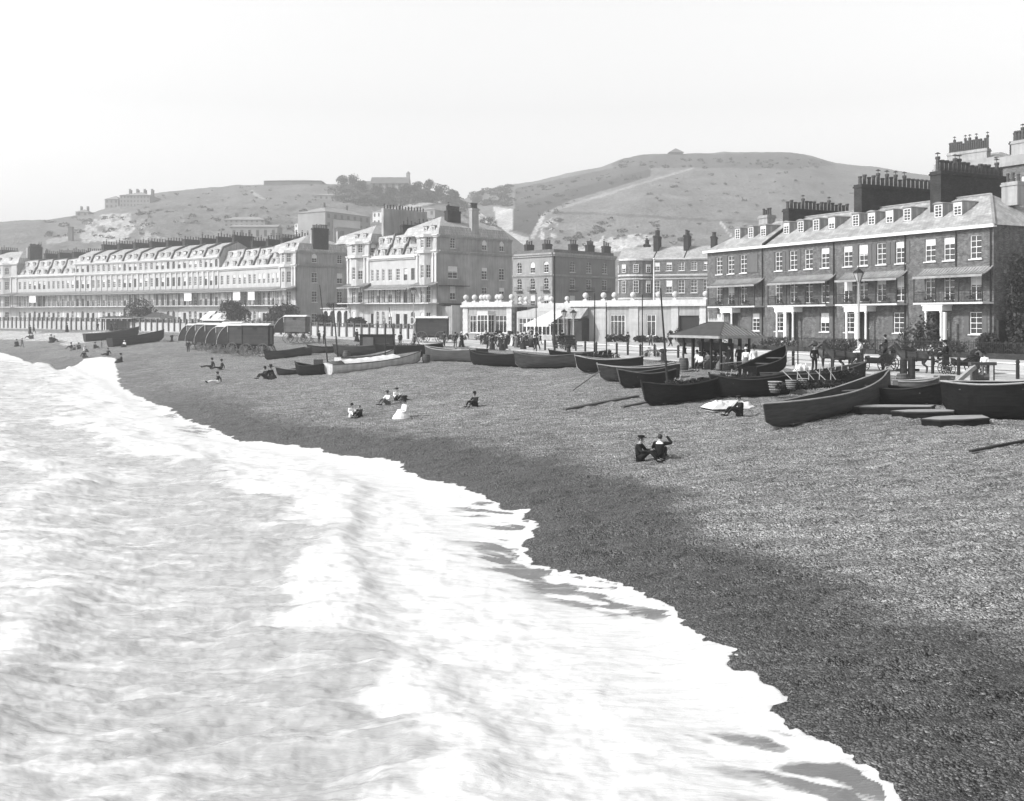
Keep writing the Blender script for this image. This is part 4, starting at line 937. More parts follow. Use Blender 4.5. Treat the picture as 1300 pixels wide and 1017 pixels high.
# the second block
c2a, c2b = pw(554, 176), pw(441, 194.5); C2 = [(441, 194.5), (554, 176)]
def lpt(px):                     # on the straight front between the two corners
    k = (px - CX) / F; ax, ay = c2b; dx, dy = c2a[0] - ax, c2a[1] - ay; t = (k * ay - ax) / (dx - k * dy); return (ax + dx * t, ay + dy * t)
r = cres_house('A', lpt(441), lpt(469), 'bow-fronted pavilion at the left end of the second block, big blank chimney wall', dep=14, seed=60, bow=True, zc=(5.6, 9.3, 14.0, 16.9), side=3)
q = MB(); q.box(lpt(469)[0] * 0 + 6.4, 7.0, 3.2, 13.8, 16, 23.4); ch_ = q.build('chimney_wall', stucco_side, r)
for i in range(14): obj('pot', list(v for v in pot_cache.values())[i % 3], ch_, T((6.7, 3.6 + i * .73, 23.4)))
pb = [469, 490, 510, 529]
for i in range(3): cres_house('B', lpt(pb[i]), lpt(pb[i + 1]), 'plain white house with slate attic in the second block, %s from its bow-fronted left pavilion' % ords[i], seed=70 + i, group='houses of the second white block', zc=(5.6, 8.9, 13.4, 16.9), chim_n=6, plain=(i > 5))
r = cres_house('A', lpt(529), lpt(555), 'large bow-fronted corner block with long grey side, tallest of the white terraces', dep=17.5, seed=80, bow=True, side=18, zc=(5.6, 9.2, 14.2, 17.3), chim_n=9, chim=False)
wv = (Vector(lpt(555)) - Vector(lpt(529))).length
chimney(r, wv - .9, wv - .1, 8.2, 9.8, 17, 22.5, 4, stucco_side, 'y', 1.0, .2)
chimney(r, wv * .4, wv * .4 + .9, 4.5, 7.6, 18, 22.0, 8, brick_dark, 'y', .9, .2)
Sm = T((wv, 0, 0)) @ RZ(PI / 2); q = MB(); q.M = Sm
q.box(.31, 6.2, -1.6, -.003, 8.5, 8.62); q.box(.31, 6.4, -.9, -.003, 5.3, 5.5); q.build('side_veranda', iron, r)
q = MB(); q.M = Sm; q.box(1.0, 7.5, -2.4, -.003, 0, 5.0); q.build('side_porch', stucco_side, r)
q = MB(); q.M = Sm; q.box(1.1, 2.9, -2.6, -2.402, 0, 5.15); q.build('quoin_pier', stucco, r)
# porch with arched openings between the blocks
pL, pR = pw(409, 200), pw(444, 193.5); M, w = frame(pL, pR, .4); r = thing('arcaded_porch', 'small white arcaded porch with four round arches between the two terraces', 'porch', M)
mb = MB(); ws = [(w * (i + .5) / 4, .2, w / 4 * .72, 4.3, 'o') for i in range(4)]; facade(r, mb, NB, w, 0, 5.0, ws, .4); mb.box(0, w, 1.0, 5, 0, 4.9)
for q_ in ws:
    rr = q_[2] / 2
    for s in (-1, 1):
        arc = [(q_[0] + s * rr * math.cos(PI / 12 * k), 4.5 - rr + rr * math.sin(PI / 12 * k)) for k in range(7)]; mb.prism([(q_[0] + s * rr, 4.5)] + arc, .004, .39, 'y')
mb.build('wall', stone_trim, r); balcony(r, 0, w, 5.05, .4, rail=1.0, step=.35, sides=False)
shrub('balcony_plants', 'dark plants growing along the top of the arcaded porch', M @ Vector((w / 2, .6, 5.1)), 6, 1.1, 500, .18, 9, 'plants', dy=1)
# grey block and brick block behind the clubhouse
def grey_block():
    c = pw(702, 215); a = (c[0] - 8.4, c[1] + 8.4); b = (c[0] + 14.6, c[1] + 14.6)
    M, w = frame(a, c, 0); r = thing('grey_corner_block', 'four-storey grey block with arched windows and small iron balconies behind the clubhouse', 'building', M)
    mb = MB(); ws = []
    for i in range(3):
        x = w * (i + .5) / 3
        for z, st in ((2.0, 's'), (6.0, 's'), (9.6, 'a'), (13.1, 'a')): ws.append((x, z, 1.4, 2.4, st))
    facade(r, mb, NB, w, 0, 17, ws, .3, white_paint, stone_trim, .09); mb.box(.02, w - .34, .31, 20, 0, 16.98); mb.build('wall', mat('grey_render', .3, .85, .12, .4, .2, 5, streak=.2), r)
    Sm = T((w, 0, 0)) @ RZ(PI / 2); mb = MB(); ws = []; L = 20.6
    for i in range(3):
        x = L * (.3 + .26 * i)
        for z, st in ((2.0, 's'), (6.0, 's'), (9.6, 's'), (13.3, 'a')): ws.append((x, z, 1.7, 2.3, st))
    facade(r, mb, Sm, L, 0, 17, ws, .3, white_paint, stone_trim, .09, x0=.0); mb.build('side_wall', mat('grey_side_brick', .21, .9, .14, .4, .2, 5, streak=.2), r)
    for z, h, e in ((12.3, .4, .3), (16.5, .8, .5)):
        cornice(r, 0, w, z, h, e, m=stucco_side); cornice(r, 0.01, L, z, h, e, M=Sm, m=stucco_side)
    m = MB(); m.box(0, w, .2, 20, 17.3, 18.0); m.build('parapet', brick_grey, r)
    for (z) in (9.3, 5.7):
        for i in range(3):
            q = MB(); x = w * (i + .5) / 3; q.box(x - 1.0, x + 1.0, -.7, -.003, z - .1, z); 
            for k in range(8): q.box(x - 1 + k * .28, x - .96 + k * .28, -.68, -.64, z, z + .8)
            q.box(x - 1, x + 1, -.7, -.64, z + .8, z + .85); q.build('window_balcony', iron, r)
            q = MB(); q.M = Sm; x = L * (.3 + .26 * i); q.box(x - 1.2, x + 1.2, -.7, -.003, z - .1, z)
            for k in range(9): q.box(x - 1.2 + k * .29, x - 1.16 + k * .29, -.68, -.64, z, z + .8)
            q.box(x - 1.2, x + 1.2, -.7, -.64, z + .8, z + .85); q.build('window_balcony', iron, r)
    for (x0, y0, n) in ((1.0, 2.5, 3), (5.5, 3.5, 3), (9, 8, 3), (9.5, 13, 4), (10, 18, 3)):
        chimney(r, x0, x0 + .9, y0, y0 + 2.2, 17.5, 19.6, n, brick_dark, 'y', .9, .22)
grey_block()
def brick_block():
    a, b = pw(826, 190), pw(905, 186); M, w = frame(a, b, 0); r = thing('banded_brick_block', 'brick block with white bands, bow front and pale roofs behind the clubhouse wall', 'building', M)
    mb = MB(); ws = []
    for i in range(5):
        x = w * (i + .5) / 5
        ws += [(x, 12.2, 1.1, 1.6, 's'), (x, 8.1, 1.2, 2.4, 's'), (x, 4.2, 1.2, 2.2, 's')]
    facade(r, mb, NB, w, 0, 14.3, ws, .3, white_paint, stone_trim, .08); mb.box(.02, w - .02, .31, 10, 0, 14.28)
    # drum-like bow at the left
    n = 10; R = 3.5; cx, cy = -2.9, 1.6
    pts = [(cx + R * math.cos(PI + PI * 1.1 * k / n), cy + R * math.sin(PI + PI * 1.1 * k / n)) for k in range(n + 1)] + [(cx + R, 9), (cx - R, 9)]
    mb.prism(pts, 0, 14.4, 'z'); mb.build('wall', brick_grey, r)
    for k in (1, 3, 5, 7, 9):
        a1 = PI + PI * 1.1 * k / n; px_, py_ = cx + (R + .02) * math.cos(a1), cy + (R + .02) * math.sin(a1)
        Mi = T((px_, py_, 0)) @ RZ(a1 + PI / 2)
        for z, h in ((8.1, 2.3), (11.9, 1.5)): add_window(r, Mi, -.5, z, 1.0, h, 's', white_paint, .08, rec=-.02)
    for z, h in ((11.2, .35), (10.6, .2), (6.9, .35), (14.1, .4)):
        cornice(r, .62, w, z, h, .2)
        q = MB(); e = .16; q.prism([(cx + (R + e) * math.cos(PI + PI * 1.1 * k / n), cy + (R + e) * math.sin(PI + PI * 1.1 * k / n)) for k in range(n + 1)] + [(cx + R - .1, 6), (cx - R + .1, 6)], z + .01, z + h + .01, 'z'); q.build('string_course', stone_trim, r)
    for i, (x0, x1) in enumerate(((-6.4, .6), (.6, 6.3), (6.3, w))):
        q = MB(); q.prism([(-.3, 14.3), (5, 17.0), (10.2, 14.3)], x0, x1 - .25); q.build('roof', slate_far, r)
        if i: chimney(r, x0 - .75, x0 + .15, 3.0, 6.0, 14, 19.0, 5, brick_dark, 'y', .95, .24)
    chimney(r, -2.5, -1.7, 5, 7.5, 14, 17.6, 4, brick_dark, 'y', .95, .24)
    chimney(r, w - .9, w - .1, 3.0, 6.0, 14, 18.6, 4, brick_dark, 'y', .95, .24)
    canopy(r, .6, w, 6.8, .8, 1.3, rib=.6)
brick_block()

# ------------------------------------------------------------------ the clubhouse range: low white wall with ball finials
def finial(root, x, z, M=None, s=.42, y=.35):
    q = MB(); q.box(x - .3, x + .3, y - .3, y + .3, z, z + .18); q.lathe([(.2, .18), (.12, .3), (.14, .36)], (x, y, z), 10); q.ball((x, y, z + .36 + s * .85), s, 12, 8); q.build('ball_finial', stone_trim, root)
def pier(root, x, w, z, y=-.12, m=None):
    q = MB(); h = .42; k = 0; zz = 0
    while zz < z - .01:
        e = 0 if k % 2 else .03; q.box(x - w / 2 + .03 - e, x + w / 2 - .03 + e, y - e, y + .8, zz, min(z, zz + h)); zz += h; k += 1
    q.build('rusticated_pier', m or stone_trim, root)
CB = [(588, 153), (880, 134)]
cw0, cw1 = pw(588, 153), pw(897, 133); MC, WC = frame(cw0, cw1, .05); clx = lambda px: local_x(MC, px)
def club_part(name, lab, p0, p1): 
    x0, x1 = clx(p0), clx(p1); return thing(name, lab, 'clubhouse', MC @ T((x0, 0, 0))), x1 - x0, (lambda p: clx(p) - x0)
r, w, q_ = club_part('seaside_lodge', 'small white seaside lodge with bay window and ball finials, left of the glazed conservatory', 588, 650)
mb = MB(); h = 5.0
facade(r, mb, NB, w, 0, h, [(q_(602), 1.2, 1.7, 2.6, 'c'), (q_(636), 1.2, 2.1, 2.6, 'c')], .35, white_paint, stone_trim, .1); mb.box(.01, w - .01, .36, 9, 0, h - .02); mb.build('wall', stucco_side, r)
mb = MB(); xb = q_(617); bo = [(xb - 1.6, 0), (xb - .95, -1.0), (xb + .95, -1.0), (xb + 1.6, 0)]
mb.prism(bo, 0, 1.2, 'z'); mb.prism(bo, 3.9, 4.4, 'z'); mb.build('bay', stone_trim, r)
add_window(r, T((0, 0, 0)), xb - .95, 1.21, 1.9, 2.68, 'c', white_paint, .1, rec=-.92); 
for s in (-1, 1):
    Mi = T((xb + (-1.6 if s < 0 else .95), 0 if s < 0 else -1.0, 0)) @ RZ(-math.atan2(1, .65) if s < 0 else math.atan2(1, .65)); add_window(r, Mi, .05, 1.21, 1.05, 2.68, 'c', white_paint, .1, rec=.05)
q = MB(); q.box(-.25, w + .25, -.45, 9.2, h, h + .3); q.box(-.1, w + .1, -.25, .4, h + .3, h + .75); q.build('cornice', stone_trim, r)
for x in (.45, w - .45): pier(r, x, .9, h - .01)
for p in (590, 601, 610, 614.5, 618.5, 630, 634, 648): finial(r, q_(p), h + .75)
r, w, q_ = club_part('glazed_conservatory', 'white glazed conservatory with many narrow lights left of the striped awning', 656, 721)
mb = MB(); mb.box(0, w, 0, 6, 0, .9); mb.box(0, w, 0, .25, 3.4, 4.3); mb.box(0, .3, 0, .3, .9, 3.4); mb.box(w - .3, w, 0, .3, .9, 3.4); mb.build('wall', stucco, r)
k = int(w / 1.4)
for i in range(k): add_window(r, NB, .32 + (w - .64) * i / k, .92, (w - .64) / k, 2.46, 'c', white_paint, .08, blind=0, rec=.12)
q = MB(); q.prism([(.0, 4.31), (5.5, 4.9), (5.5, 4.3)], 0, w); q.build('roof', stone_trim, r)
q = MB(); q.box(-1.2, -.02, 1.5, 3, 0, 5.0); q.build('gap_shade_block', brick_dark, r)  # solid dark block paints in the shade of the gap beside the lodge
q = MB(); pr = [(q_(684), -4.2, 2.5), (q_(715), -4.2, 2.5), (q_(722), -.05, 4.4), (q_(700), -.05, 4.4)]
q.add(pr + [(a, b, c - .06) for a, b, c in pr], [(0, 1, 2, 3), (7, 6, 5, 4), (0, 4, 5, 1), (1, 5, 6, 2), (2, 6, 7, 3), (3, 7, 4, 0)])
q.box(q_(684), q_(715), -4.23, -4.2, 2.2, 2.5); q.build('awning', canvas, r)
q = MB(); q.bar((q_(715), -4.15, 2.5), (q_(716), -.05, 1.2), .05); q.bar((q_(684.5), -4.15, 2.5), (q_(690), -.05, 1.2), .05); q.build('awning_arm', iron, r)
r, w, q_ = club_part('club_screen_wall', 'long low white-corniced wall with rusticated piers, two big windows and ball finials', 655, 897)
mb = MB(); h = 4.95
facade(r, mb, T((0, 2.5 * 0 + 0.0, 0)), w, 0, h, [(q_(784), .95, 2.3, 2.9, 'c'), (q_(826.5), .95, 1.4, 2.9, 'c'), (q_(878), .1, 3.6, 3.6, 'o')], .4, white_paint, stone_trim, .12, x0=q_(724))
mb.build('wall', stucco_side, r)
mb = MB(); mb.box(q_(724), w, .8, 10, 0, 4.7); mb.build('rear_rooms', brick_grey, r)
mb = MB(); mb.box(.2, q_(724) + .0, 6.1, 6.5, 0, 4.9); mb.build('rear_wall', stucco, r)
q = MB(); q.box(q_(724) - .1, w + .1, -.5, .5, h, h + .3); q.box(q_(724), w, -.2, .45, h + .3, h + .85); q.build('cornice', stone_trim, r)
q = MB(); q.box(.2, q_(724) - .11, 5.9, 6.7, 4.9, 5.6); q.build('rear_cornice', stone_trim, r)
for p in (763, 805): pier(r, q_(p), 1.6 if p == 763 else 1.3, h - .01, m=stucco)
pier(r, q_(857), 1.0, h - .01, m=stucco); pier(r, w - .5, .9, h - .01)
for p in (742, 765, 779, 802.5, 835, 856, 895): finial(r, q_(p), h + .85)
for p in (661, 668, 686, 700, 720): finial(r, local_x(MC, p, 6.3) - clx(655), 5.6, y=6.3, s=.36)
q = MB(); q.box(q_(736), q_(748), -2.2, -.003, 0, 3.3); q.build('dark_lobby', brick_dark, r)
q = MB(); q.prism([(-2.6, 3.3), (-.01, 3.9), (-.01, 4.8), (-.4, 4.8)], q_(724), q_(748)); q.build('lobby_roof', slate, r)
for k, (p0, p1, lb) in enumerate(((770, 800, 'low dark hedge under the first big clubhouse window'), (806, 850, 'low dark hedge between the two clubhouse piers'), (848, 885, 'dark rounded hedge before the clubhouse opening'))):
    shrub('low_hedge', lb, MC @ Vector(((clx(p0) + clx(p1)) / 2, -1.2, .05)), clx(p1) - clx(p0), (1.2, 1.0, 1.9)[k], 900, .14, 90 + k, 'hedge', 'hedges along the clubhouse', dy=1.0)
for k, (p0, p1, lb) in enumerate(((592, 650, 'dark hedge in front of the white lodge'), (560, 590, 'dark hedge beside the big corner block'))):
    shrub('lodge_hedge', lb, MC @ Vector(((clx(p0) + clx(p1)) / 2, -1.6, .05)), clx(p1) - clx(p0), 1.1, 700, .14, 95 + k, 'hedge', dy=1.0)
# flagpole behind the wall
M = MC @ T((clx(811), 5, 0)); r = thing('flagpole', 'tall white flagpole rising behind the clubhouse wall', 'flagpole', M)
q = MB(); q.tube([(0, 0, 0), (0, 0, 6), (0, 0, 11.5)], [.16, .13, .07], 8); q.build('pole', white_paint, r); q = MB(); q.ball((0, 0, 11.6), .14); q.build('truck', white_paint, r)

# ------------------------------------------------------------------ street trees before the long terrace
for i, (px, Y, hh, ww, lb) in enumerate(((178, 240, 6.5, 8, 'dark bushy tree before the terrace above the far shelter'), (297, 216, 6.5, 7, 'dark tree before the terrace right of the white awnings'),
                                 (360, 203, 6, 7, 'spreading dark tree at the foot of the end pavilion'), (345, 206, 4.6, 5, 'smaller bush left of the spreading pavilion tree'),
                                 (412, 190, 3.5, 4, 'dark shrub left of the arcaded porch'), (455, 184, 3.2, 4, 'dark shrub between the arcaded porch and the second block'))):
    x, y = pw(px, Y); tree('garden_tree', lb, Vector((x, y, float(ground(np.array([x]), np.array([y]))[0]))), hh, ww, 2200, .26, 120 + i, trunk=.1, group='trees before the long terrace')
# awnings over ground-floor windows
for k, (px, Y, lb) in enumerate(((283, 221, 'white drop awning left of the dark terrace tree'), (270, 224, 'slim white awning over a ground-floor window of the terrace'))):
    x, y = pw(px, Y); M = T((x, y, 1.0)) @ RZ(math.radians(-42)); r = thing('window_awning', lb, 'awning', M)
    q = MB(); q.add([(-1.4, 0, 4.0), (1.4, 0, 4.0), (1.4, -2.4, 2.2), (-1.4, -2.4, 2.2), (-1.4, 0, 3.95), (1.4, 0, 3.95), (1.4, -2.4, 2.15), (-1.4, -2.4, 2.15)], [(0, 3, 2, 1), (4, 5, 6, 7), (0, 1, 5, 4), (1, 2, 6, 5), (2, 3, 7, 6), (3, 0, 4, 7)]); q.build('cloth', canvas, r)
    q = MB(); q.tube([(-1.35, -2.3, 2.15), (-1.35, -2.3, 0)], .04, 6); q.tube([(1.35, -2.3, 2.15), (1.35, -2.3, 0)], .04, 6); q.build('awning_pole', iron, r)

# ------------------------------------------------------------------ the white promenade fence
def prom_fence():
    pts = [pw(-70, 262), pw(0, 246), pw(60, 232), pw(130, 218), pw(200, 204.5), pw(260, 193.5), pw(330, 182), pw(395, 173), pw(450, 164), pw(500, 155), pw(548, 147)]
    r = thing('sea_front_fence', 'long white panelled fence with dark posts running below the stucco terraces', 'fence', T((pts[0][0], pts[0][1], 0)))
    O = Vector((pts[0][0], pts[0][1], 0)); P = []; 
    for a, b in zip(pts[:-1], pts[1:]):
        a = Vector(a); b = Vector(b); n = int((b - a).length / 2.0)
        for k in range(n): P.append(a.lerp(b, k / n))
    P.append(Vector(pts[-1])); pan = MB(); rail = MB(); pm = MB(); pm.box(-.16, .16, -.22, .1, -.6, 2.35); pm.box(-.2, .2, -.27, .14, 2.35, 2.45); me = pm.mesh('post'); me.materials.append(grey_paint)
    for i, (a, b) in enumerate(zip(P[:-1], P[1:])):
        za = float(ground(np.array([a.x]), np.array([a.y]))[0]) + .12; zt = 2.15 + min(.4, max(0, za - .4) * .4)
        d = math.atan2(b.y - a.y, b.x - a.x); L = (b - a).length; M = T(Vector((a.x, a.y, za)) - O) @ RZ(d)
        pan.M = M; pan.box(0, L, 0, .08, -.6, zt * .72); rail.M = M; rail.box(0, L, -.06, .12, zt - .14, zt); rail.box(0, L, -.05, .09, zt * .72, zt * .72 + .1)
        for k in range(3): rail.box(L * (k + .5) / 3 - .04, L * (k + .5) / 3 + .04, 0, .06, zt * .72 + .1, zt - .14)
        if i < 99: obj('post', me, r, M @ Matrix.Diagonal((1, 1, zt / 2.3, 1)))
    pan.build('panels', stucco, r); rail.build('rails', grey_paint, r)
prom_fence()
# ------------------------------------------------------------------ boats
def rowing_boat(name, label, p0, p1, beam, depth, hullm, trim=None, inm=None, transom=True, sheer=.35, tilt=0, sink=.05, thwarts=3, group=None, cat='boat', bow_up=0, plank=True, rudder=False, cover=None):
    """p0 = stern keel end, p1 = bow keel end, both on the ground"""
    p0 = Vector(p0); p1 = Vector(p1); d = p1 - p0; L = d.length; yaw = math.atan2(d.y, d.x); pitch = -math.atan2(d.z, math.hypot(d.x, d.y)) - bow_up
    M = T(p0 - Vector((0, 0, sink))) @ RZ(yaw) @ Matrix.Rotation(pitch, 4, 'Y') @ Matrix.Rotation(tilt, 4, 'X')
    r = thing(name, label, cat, M, group); trim = trim or hullm; inm = inm or wood_mid
    n = 18; m = 8; L2 = L * 1.0
    def prof(t):          # half-beam, keel height and sheer height along the length
        bt = .72 if transom else 0.02
        b = beam / 2 * ((bt + (1 - bt) * math.sin(min(1, t / .45) * PI / 2)) if t < .45 else max(.015, 1 - ((t - .45) / .55) ** 2.4))
        k = max(0, (t - .86) / .14) ** 2 * depth * .45 + (0 if transom else max(0, (.12 - t) / .12) ** 2 * depth * .4)
        s = depth + sheer * (abs(t - .45) / .55) ** 2 * (1 if t > .45 else .55)
        return b, k, s
    def ring(t, inset=0):
        b, k, s = prof(t); pts = []; rake = .10 * L2 * (t - .5) * 0
        b = max(.01, b - inset); k = k + inset
        for j in range(-m, m + 1):
            q = abs(j) / m; y = b * math.sin(q * PI / 2) ** .75 * (1 if j > 0 else -1); z = k + (s - k) * (q ** 2.1 * .55 + q ** 5 * .45)
            x = t * L2 + (z - k) * (.16 if t > .95 else .03 * max(0, t - .5) * 2) - (z * .05 if t < .02 else 0)
            pts.append((x, y if j else 0, z))
        return pts
    mb = MB(); R = [ring(i / n) for i in range(n + 1)]; I = [ring(min(.985, max(.012, i / n)), .045) for i in range(n + 1)]; c = 2 * m + 1
    vs = [p for q in R for p in q] + [p for q in I for p in q]; o = (n + 1) * c; fs = []
    for i in range(n):
        for j in range(c - 1):
            a = i * c + j; fs.append((a, a + c, a + c + 1, a + 1)); fs.append((o + a, o + a + 1, o + a + c + 1, o + a + c))
        for j in (0, c - 1):
            a = i * c + j; fs.append((a, a + c, o + a + c, o + a))
    fs.append(tuple(range(c))[::-1]); fs.append(tuple(range(n * c, (n + 1) * c))); fs.append(tuple(range(o, o + c))); fs.append(tuple(range(o + n * c, o + (n + 1) * c))[::-1])
    mb.add(vs, fs); h = mb.build('hull', hullm, r, smooth=False)
    # plank strakes standing a little proud
    if plank:
        mb = MB()
        for j in (2, 4, 6, 8):
            for s in (-1, 1):
                pts = [Vector(R[i][m + s * j]) + Vector((0, s * .012, 0)) for i in range(n + 1)]; mb.tube(pts, .008 if j < 8 else .04, 4)
            if j == 6: mb.build('strakes', hullm, r); mb = MB()
        mb.build('gunwale', trim, r)
    else:
        mb = MB()
        for s in (-1, 1): mb.tube([Vector(R[i][m + s * m]) + Vector((0, 0, .01)) for i in range(n + 1)], .045, 5)
        mb.build('gunwale', trim, r)
    mb = MB(); mb.tube([(0, 0, -.03)] + [(i / n * L2, 0, prof(i / n)[1] - .03) for i in range(1, n)] + [(L2, 0, prof(1)[1] * .9), (L2 + .16 * (prof(1)[2] - prof(1)[1]) + .03, 0, prof(1)[2] + .12)], .05, 6); mb.build('keel_and_stem', trim, r)
    for i in range(thwarts):
        t = .22 + .5 * i / max(1, thwarts - 1); b, k, s = prof(t); q = MB(); q.box(t * L2 - .13, t * L2 + .13, -b + .05, b - .05, s - .26, s - .22); q.build('thwart', inm, r)
    b, k, s = prof(.5); q = MB(); q.box(L2 * .12, L2 * .82, -b * .5, b * .5, .10, .13); q.build('floor_boards', inm, r)
    if rudder: q = MB(); q.prism([(-.05, depth * .1), (-.05, depth * 1.05), (-.18, depth * 1.1), (-.5, depth * .5), (-.35, .02)], -.03, .03, 'y'); q.build('rudder', wood, r)
    if cover:
        q = MB(); vs = []; fs = []; K = 10
        for i in range(K + 1):
            t = .12 + .6 * i / K; b, k, s = prof(t)
            for j in range(7): u_ = (j - 3) / 3; vs.append((t * L2, b * 1.03 * u_, s + .05 + .16 * (1 - u_ * u_) * (1 + .4 * math.sin(i * 2.1 + j))))
        for i in range(K):
            for j in range(6): a = i * 7 + j; fs += [(a, a + 7, a + 8, a + 1)]
        q.add(vs + [(x, y, z - .05) for x, y, z in vs], fs + [tuple(v + 77 for v in f[::-1]) for f in fs]); q.build('canvas_cover', cover, r)
    return r
def bo(label, a, b, beam, depth, hm, **k):       # stern pixel, bow pixel of the keel line
    return rowing_boat('beached_boat', label, G(*a), G(*b), beam, depth, hm, **k)
GB = 'boats hauled up on the shingle'
big = bo('large open grey rowing boat nearest the viewer with pale gunwale and raised bow', (974, 546), (1132, 507), 2.0, .95, hull_grey, trim=wood, inm=wood_mid, sheer=.55, group=GB, bow_up=.0, tilt=-.1, thwarts=4, transom=False)
bo('black tarred boat with a leaning mast, left of the seated man in black', (905, 504), (820, 516), 1.9, .95, tar, trim=tar2, group=GB, tilt=.05)
bo('black tarred boat touching the stern of the masted boat, before the shelter', (1000, 500), (906, 505), 1.9, .95, tar, trim=tar2, group=GB)
bo('long dark boat lying behind the large grey boat', (975, 497), (1098, 487), 1.9, .9, tar2, trim=wood_mid, group=GB)
bo('small dark boat whose raised bow shows right of the shelter, oars across it', (950, 487), (998, 474), 1.6, .95, tar, trim=wood_mid, group=GB, bow_up=.08)
bo('dark boat with a white-banded bow among the blunt hulls left of the mast', (852, 487), (788, 493), 1.8, .85, tar, trim=wood_mid, group=GB)
bo('black boat behind the blunt hulls, third row from the sea', (860, 478), (762, 484), 1.7, .8, tar2, trim=wood, group=GB)
bo('black boat with a pale deck streak below the clubhouse window', (815, 470), (733, 472), 1.9, .9, tar, trim=wood, group=GB)
bo('dark boat with a mast stepped amidships before the clubhouse', (775, 461), (700, 464), 1.9, .95, tar, trim=tar2, group=GB)
bo('long low black galley first to the right of the promenade crowd, below the tall post', (735, 466), (655, 467), 1.8, .95, tar2, trim=wood_mid, group=GB)
bo('long low black galley directly below the promenade crowd', (662, 465), (598, 463), 1.8, .95, tar, trim=tar2, group=GB)
bo('black boat with its bow against the white boat', (612, 460), (541, 458), 1.9, 1.1, hull_grey, trim=wood, group=GB)
bo('dark boat standing behind the white boat, its stern towards the cabin', (560, 452), (478, 455), 1.9, 1.2, tar, trim=tar2, group=GB)
bo('dark boat loaded with gear behind the masts', (492, 449), (425, 452), 1.9, 1.0, tar2, trim=wood_mid, group=GB)
bo('white clinker rowing boat with dark stripe and pale canvas cover', (417, 475), (533, 461), 1.9, .85, hull_white, trim=wood_mid, inm=wood, group=GB, cover=canvas, tilt=.1, sheer=.3)
bo('white-sided boat half hidden behind the white clinker boat', (430, 468), (500, 460), 1.7, .95, hull_white, trim=tar2, inm=wood_mid, group=GB)
bo('dark boat touching the stern of the white clinker boat', (412, 475), (377, 476), 1.7, .8, tar, trim=tar2, group=GB)
bo('low pale punt with its end on the shingle left of the dark boat', (392, 472), (352, 477), 1.3, .45, hull_grey, trim=wood, group=GB)
bo('grey-sided rowing boat in front of the bathing machines', (392, 451), (337, 458), 1.7, .85, hull_grey, trim=tar2, group=GB)
bo('dark boat beyond the grey-sided one, under the lone bathing machine', (442, 446), (392, 449), 1.6, .7, tar2, trim=tar, group=GB)
bo('dark boat of the far pair, nearer the sea, end raised', (140, 441), (208, 432), 2.2, 1.3, tar2, trim=tar2, group=GB, sheer=.5)
bo('dark boat of the far pair, behind and to the left', (108, 434), (176, 427), 2.2, 1.3, tar2, trim=wood_mid, group=GB, sheer=.5)
bo('small pale rowing boat behind the raised bow of the large grey boat', (1138, 499), (1191, 497), 1.3, .62, wood_mid, trim=wood, inm=wood, group=GB, sheer=.12)
bo('big black hull cut by the right edge, tallest of the boats there', (1198, 527), (1345, 530), 2.6, 1.45, tar, trim=wood, group=GB, transom=False, sheer=.2, sink=.1)
bo('black boat between the small pale boat and the big hull', (1108, 511), (1200, 514), 2.0, .75, tar, trim=tar2, group=GB)
# flat decked punts lying on the shingle
def punt(lab, a, b, beam):
    p0 = G(*a); p1 = G(*b); d = p1 - p0; L = d.length; M = T(p0 - Vector((0, 0, .05))) @ RZ(math.atan2(d.y, d.x)) @ Matrix.Rotation(-math.atan2(d.z, math.hypot(d.x, d.y)), 4, 'Y')
    r = thing('decked_punt', lab, 'punt', M, 'flat decked punts by the big hull'); hb = beam / 2
    out = [(0, 0), (L * .25, -hb * .8), (L * .6, -hb), (L, -hb * .7), (L, hb * .7), (L * .6, hb), (L * .25, hb * .8)]
    q = MB(); q.prism(out, 0, .3, 'z'); q.build('hull', tar, r); q = MB(); q.prism([(x * .985 + .03, y * .95) for x, y in out], .302, .34, 'z'); q.build('deck', wood, r)
    q = MB(); q.tube([(x, y, .3) for x, y in out + out[:1]], .045, 5, cap=False); q.build('rubbing_strake', tar2, r)
punt('dark punt with pale pointed deck, farthest of the three beside the big hull', (1062, 523), (1185, 524), 1.5)
punt('dark punt with pale deck, middle one of the three beside the big hull', (1132, 530), (1212, 530), 1.5)
punt('dark punt with pale rounded deck, nearest the viewer of the three', (1170, 541), (1252, 538), 1.7)

# masts, oars, planks, gear
def pole_thing(name, lab, cat, a, b, r0, r1, m, group=None, n=7):
    a = Vector(a); b = Vector(b); q = MB(); q.tube([Vector((0, 0, 0)), (b - a) * .5, b - a], [r0, (r0 + r1) / 2, r1], n); o = q.build(name, m); o.matrix_world = T(a); return tag(o, lab, cat, group)
def at(px, py, Y): return Vector(((px - CX) / F * Y, Y, H - (py - HY) / F * Y))
def mast(px, pyb, pxt, pyt, lab, r=.055, dY=0, z=.3):
    b = G(px, pyb); pole_thing('boat_mast', lab, 'mast', b + Vector((0, 0, 0)), at(pxt, pyt, b.y + dY), r, r * .5, tar2, 'bare masts of the beached boats')
mast(848, 497, 838.5, 366, 'leaning bare mast of the black boat left of the shelter', .08)
mast(754.5, 466, 755, 372, 'upright bare mast before the clubhouse pier', .07)
mast(430, 467, 423, 385, 'leaning dark mast behind the white boat, right one of the close pair', .09)
mast(416, 462, 406, 362, 'tall thin leaning mast behind the white boat, left one of the close pair', .07)
mast(505, 460, 494, 390, 'leaning thin mast before the second terrace block', .06)
mast(489, 462, 489, 404, 'short upright mast left of the leaning thin one', .06)
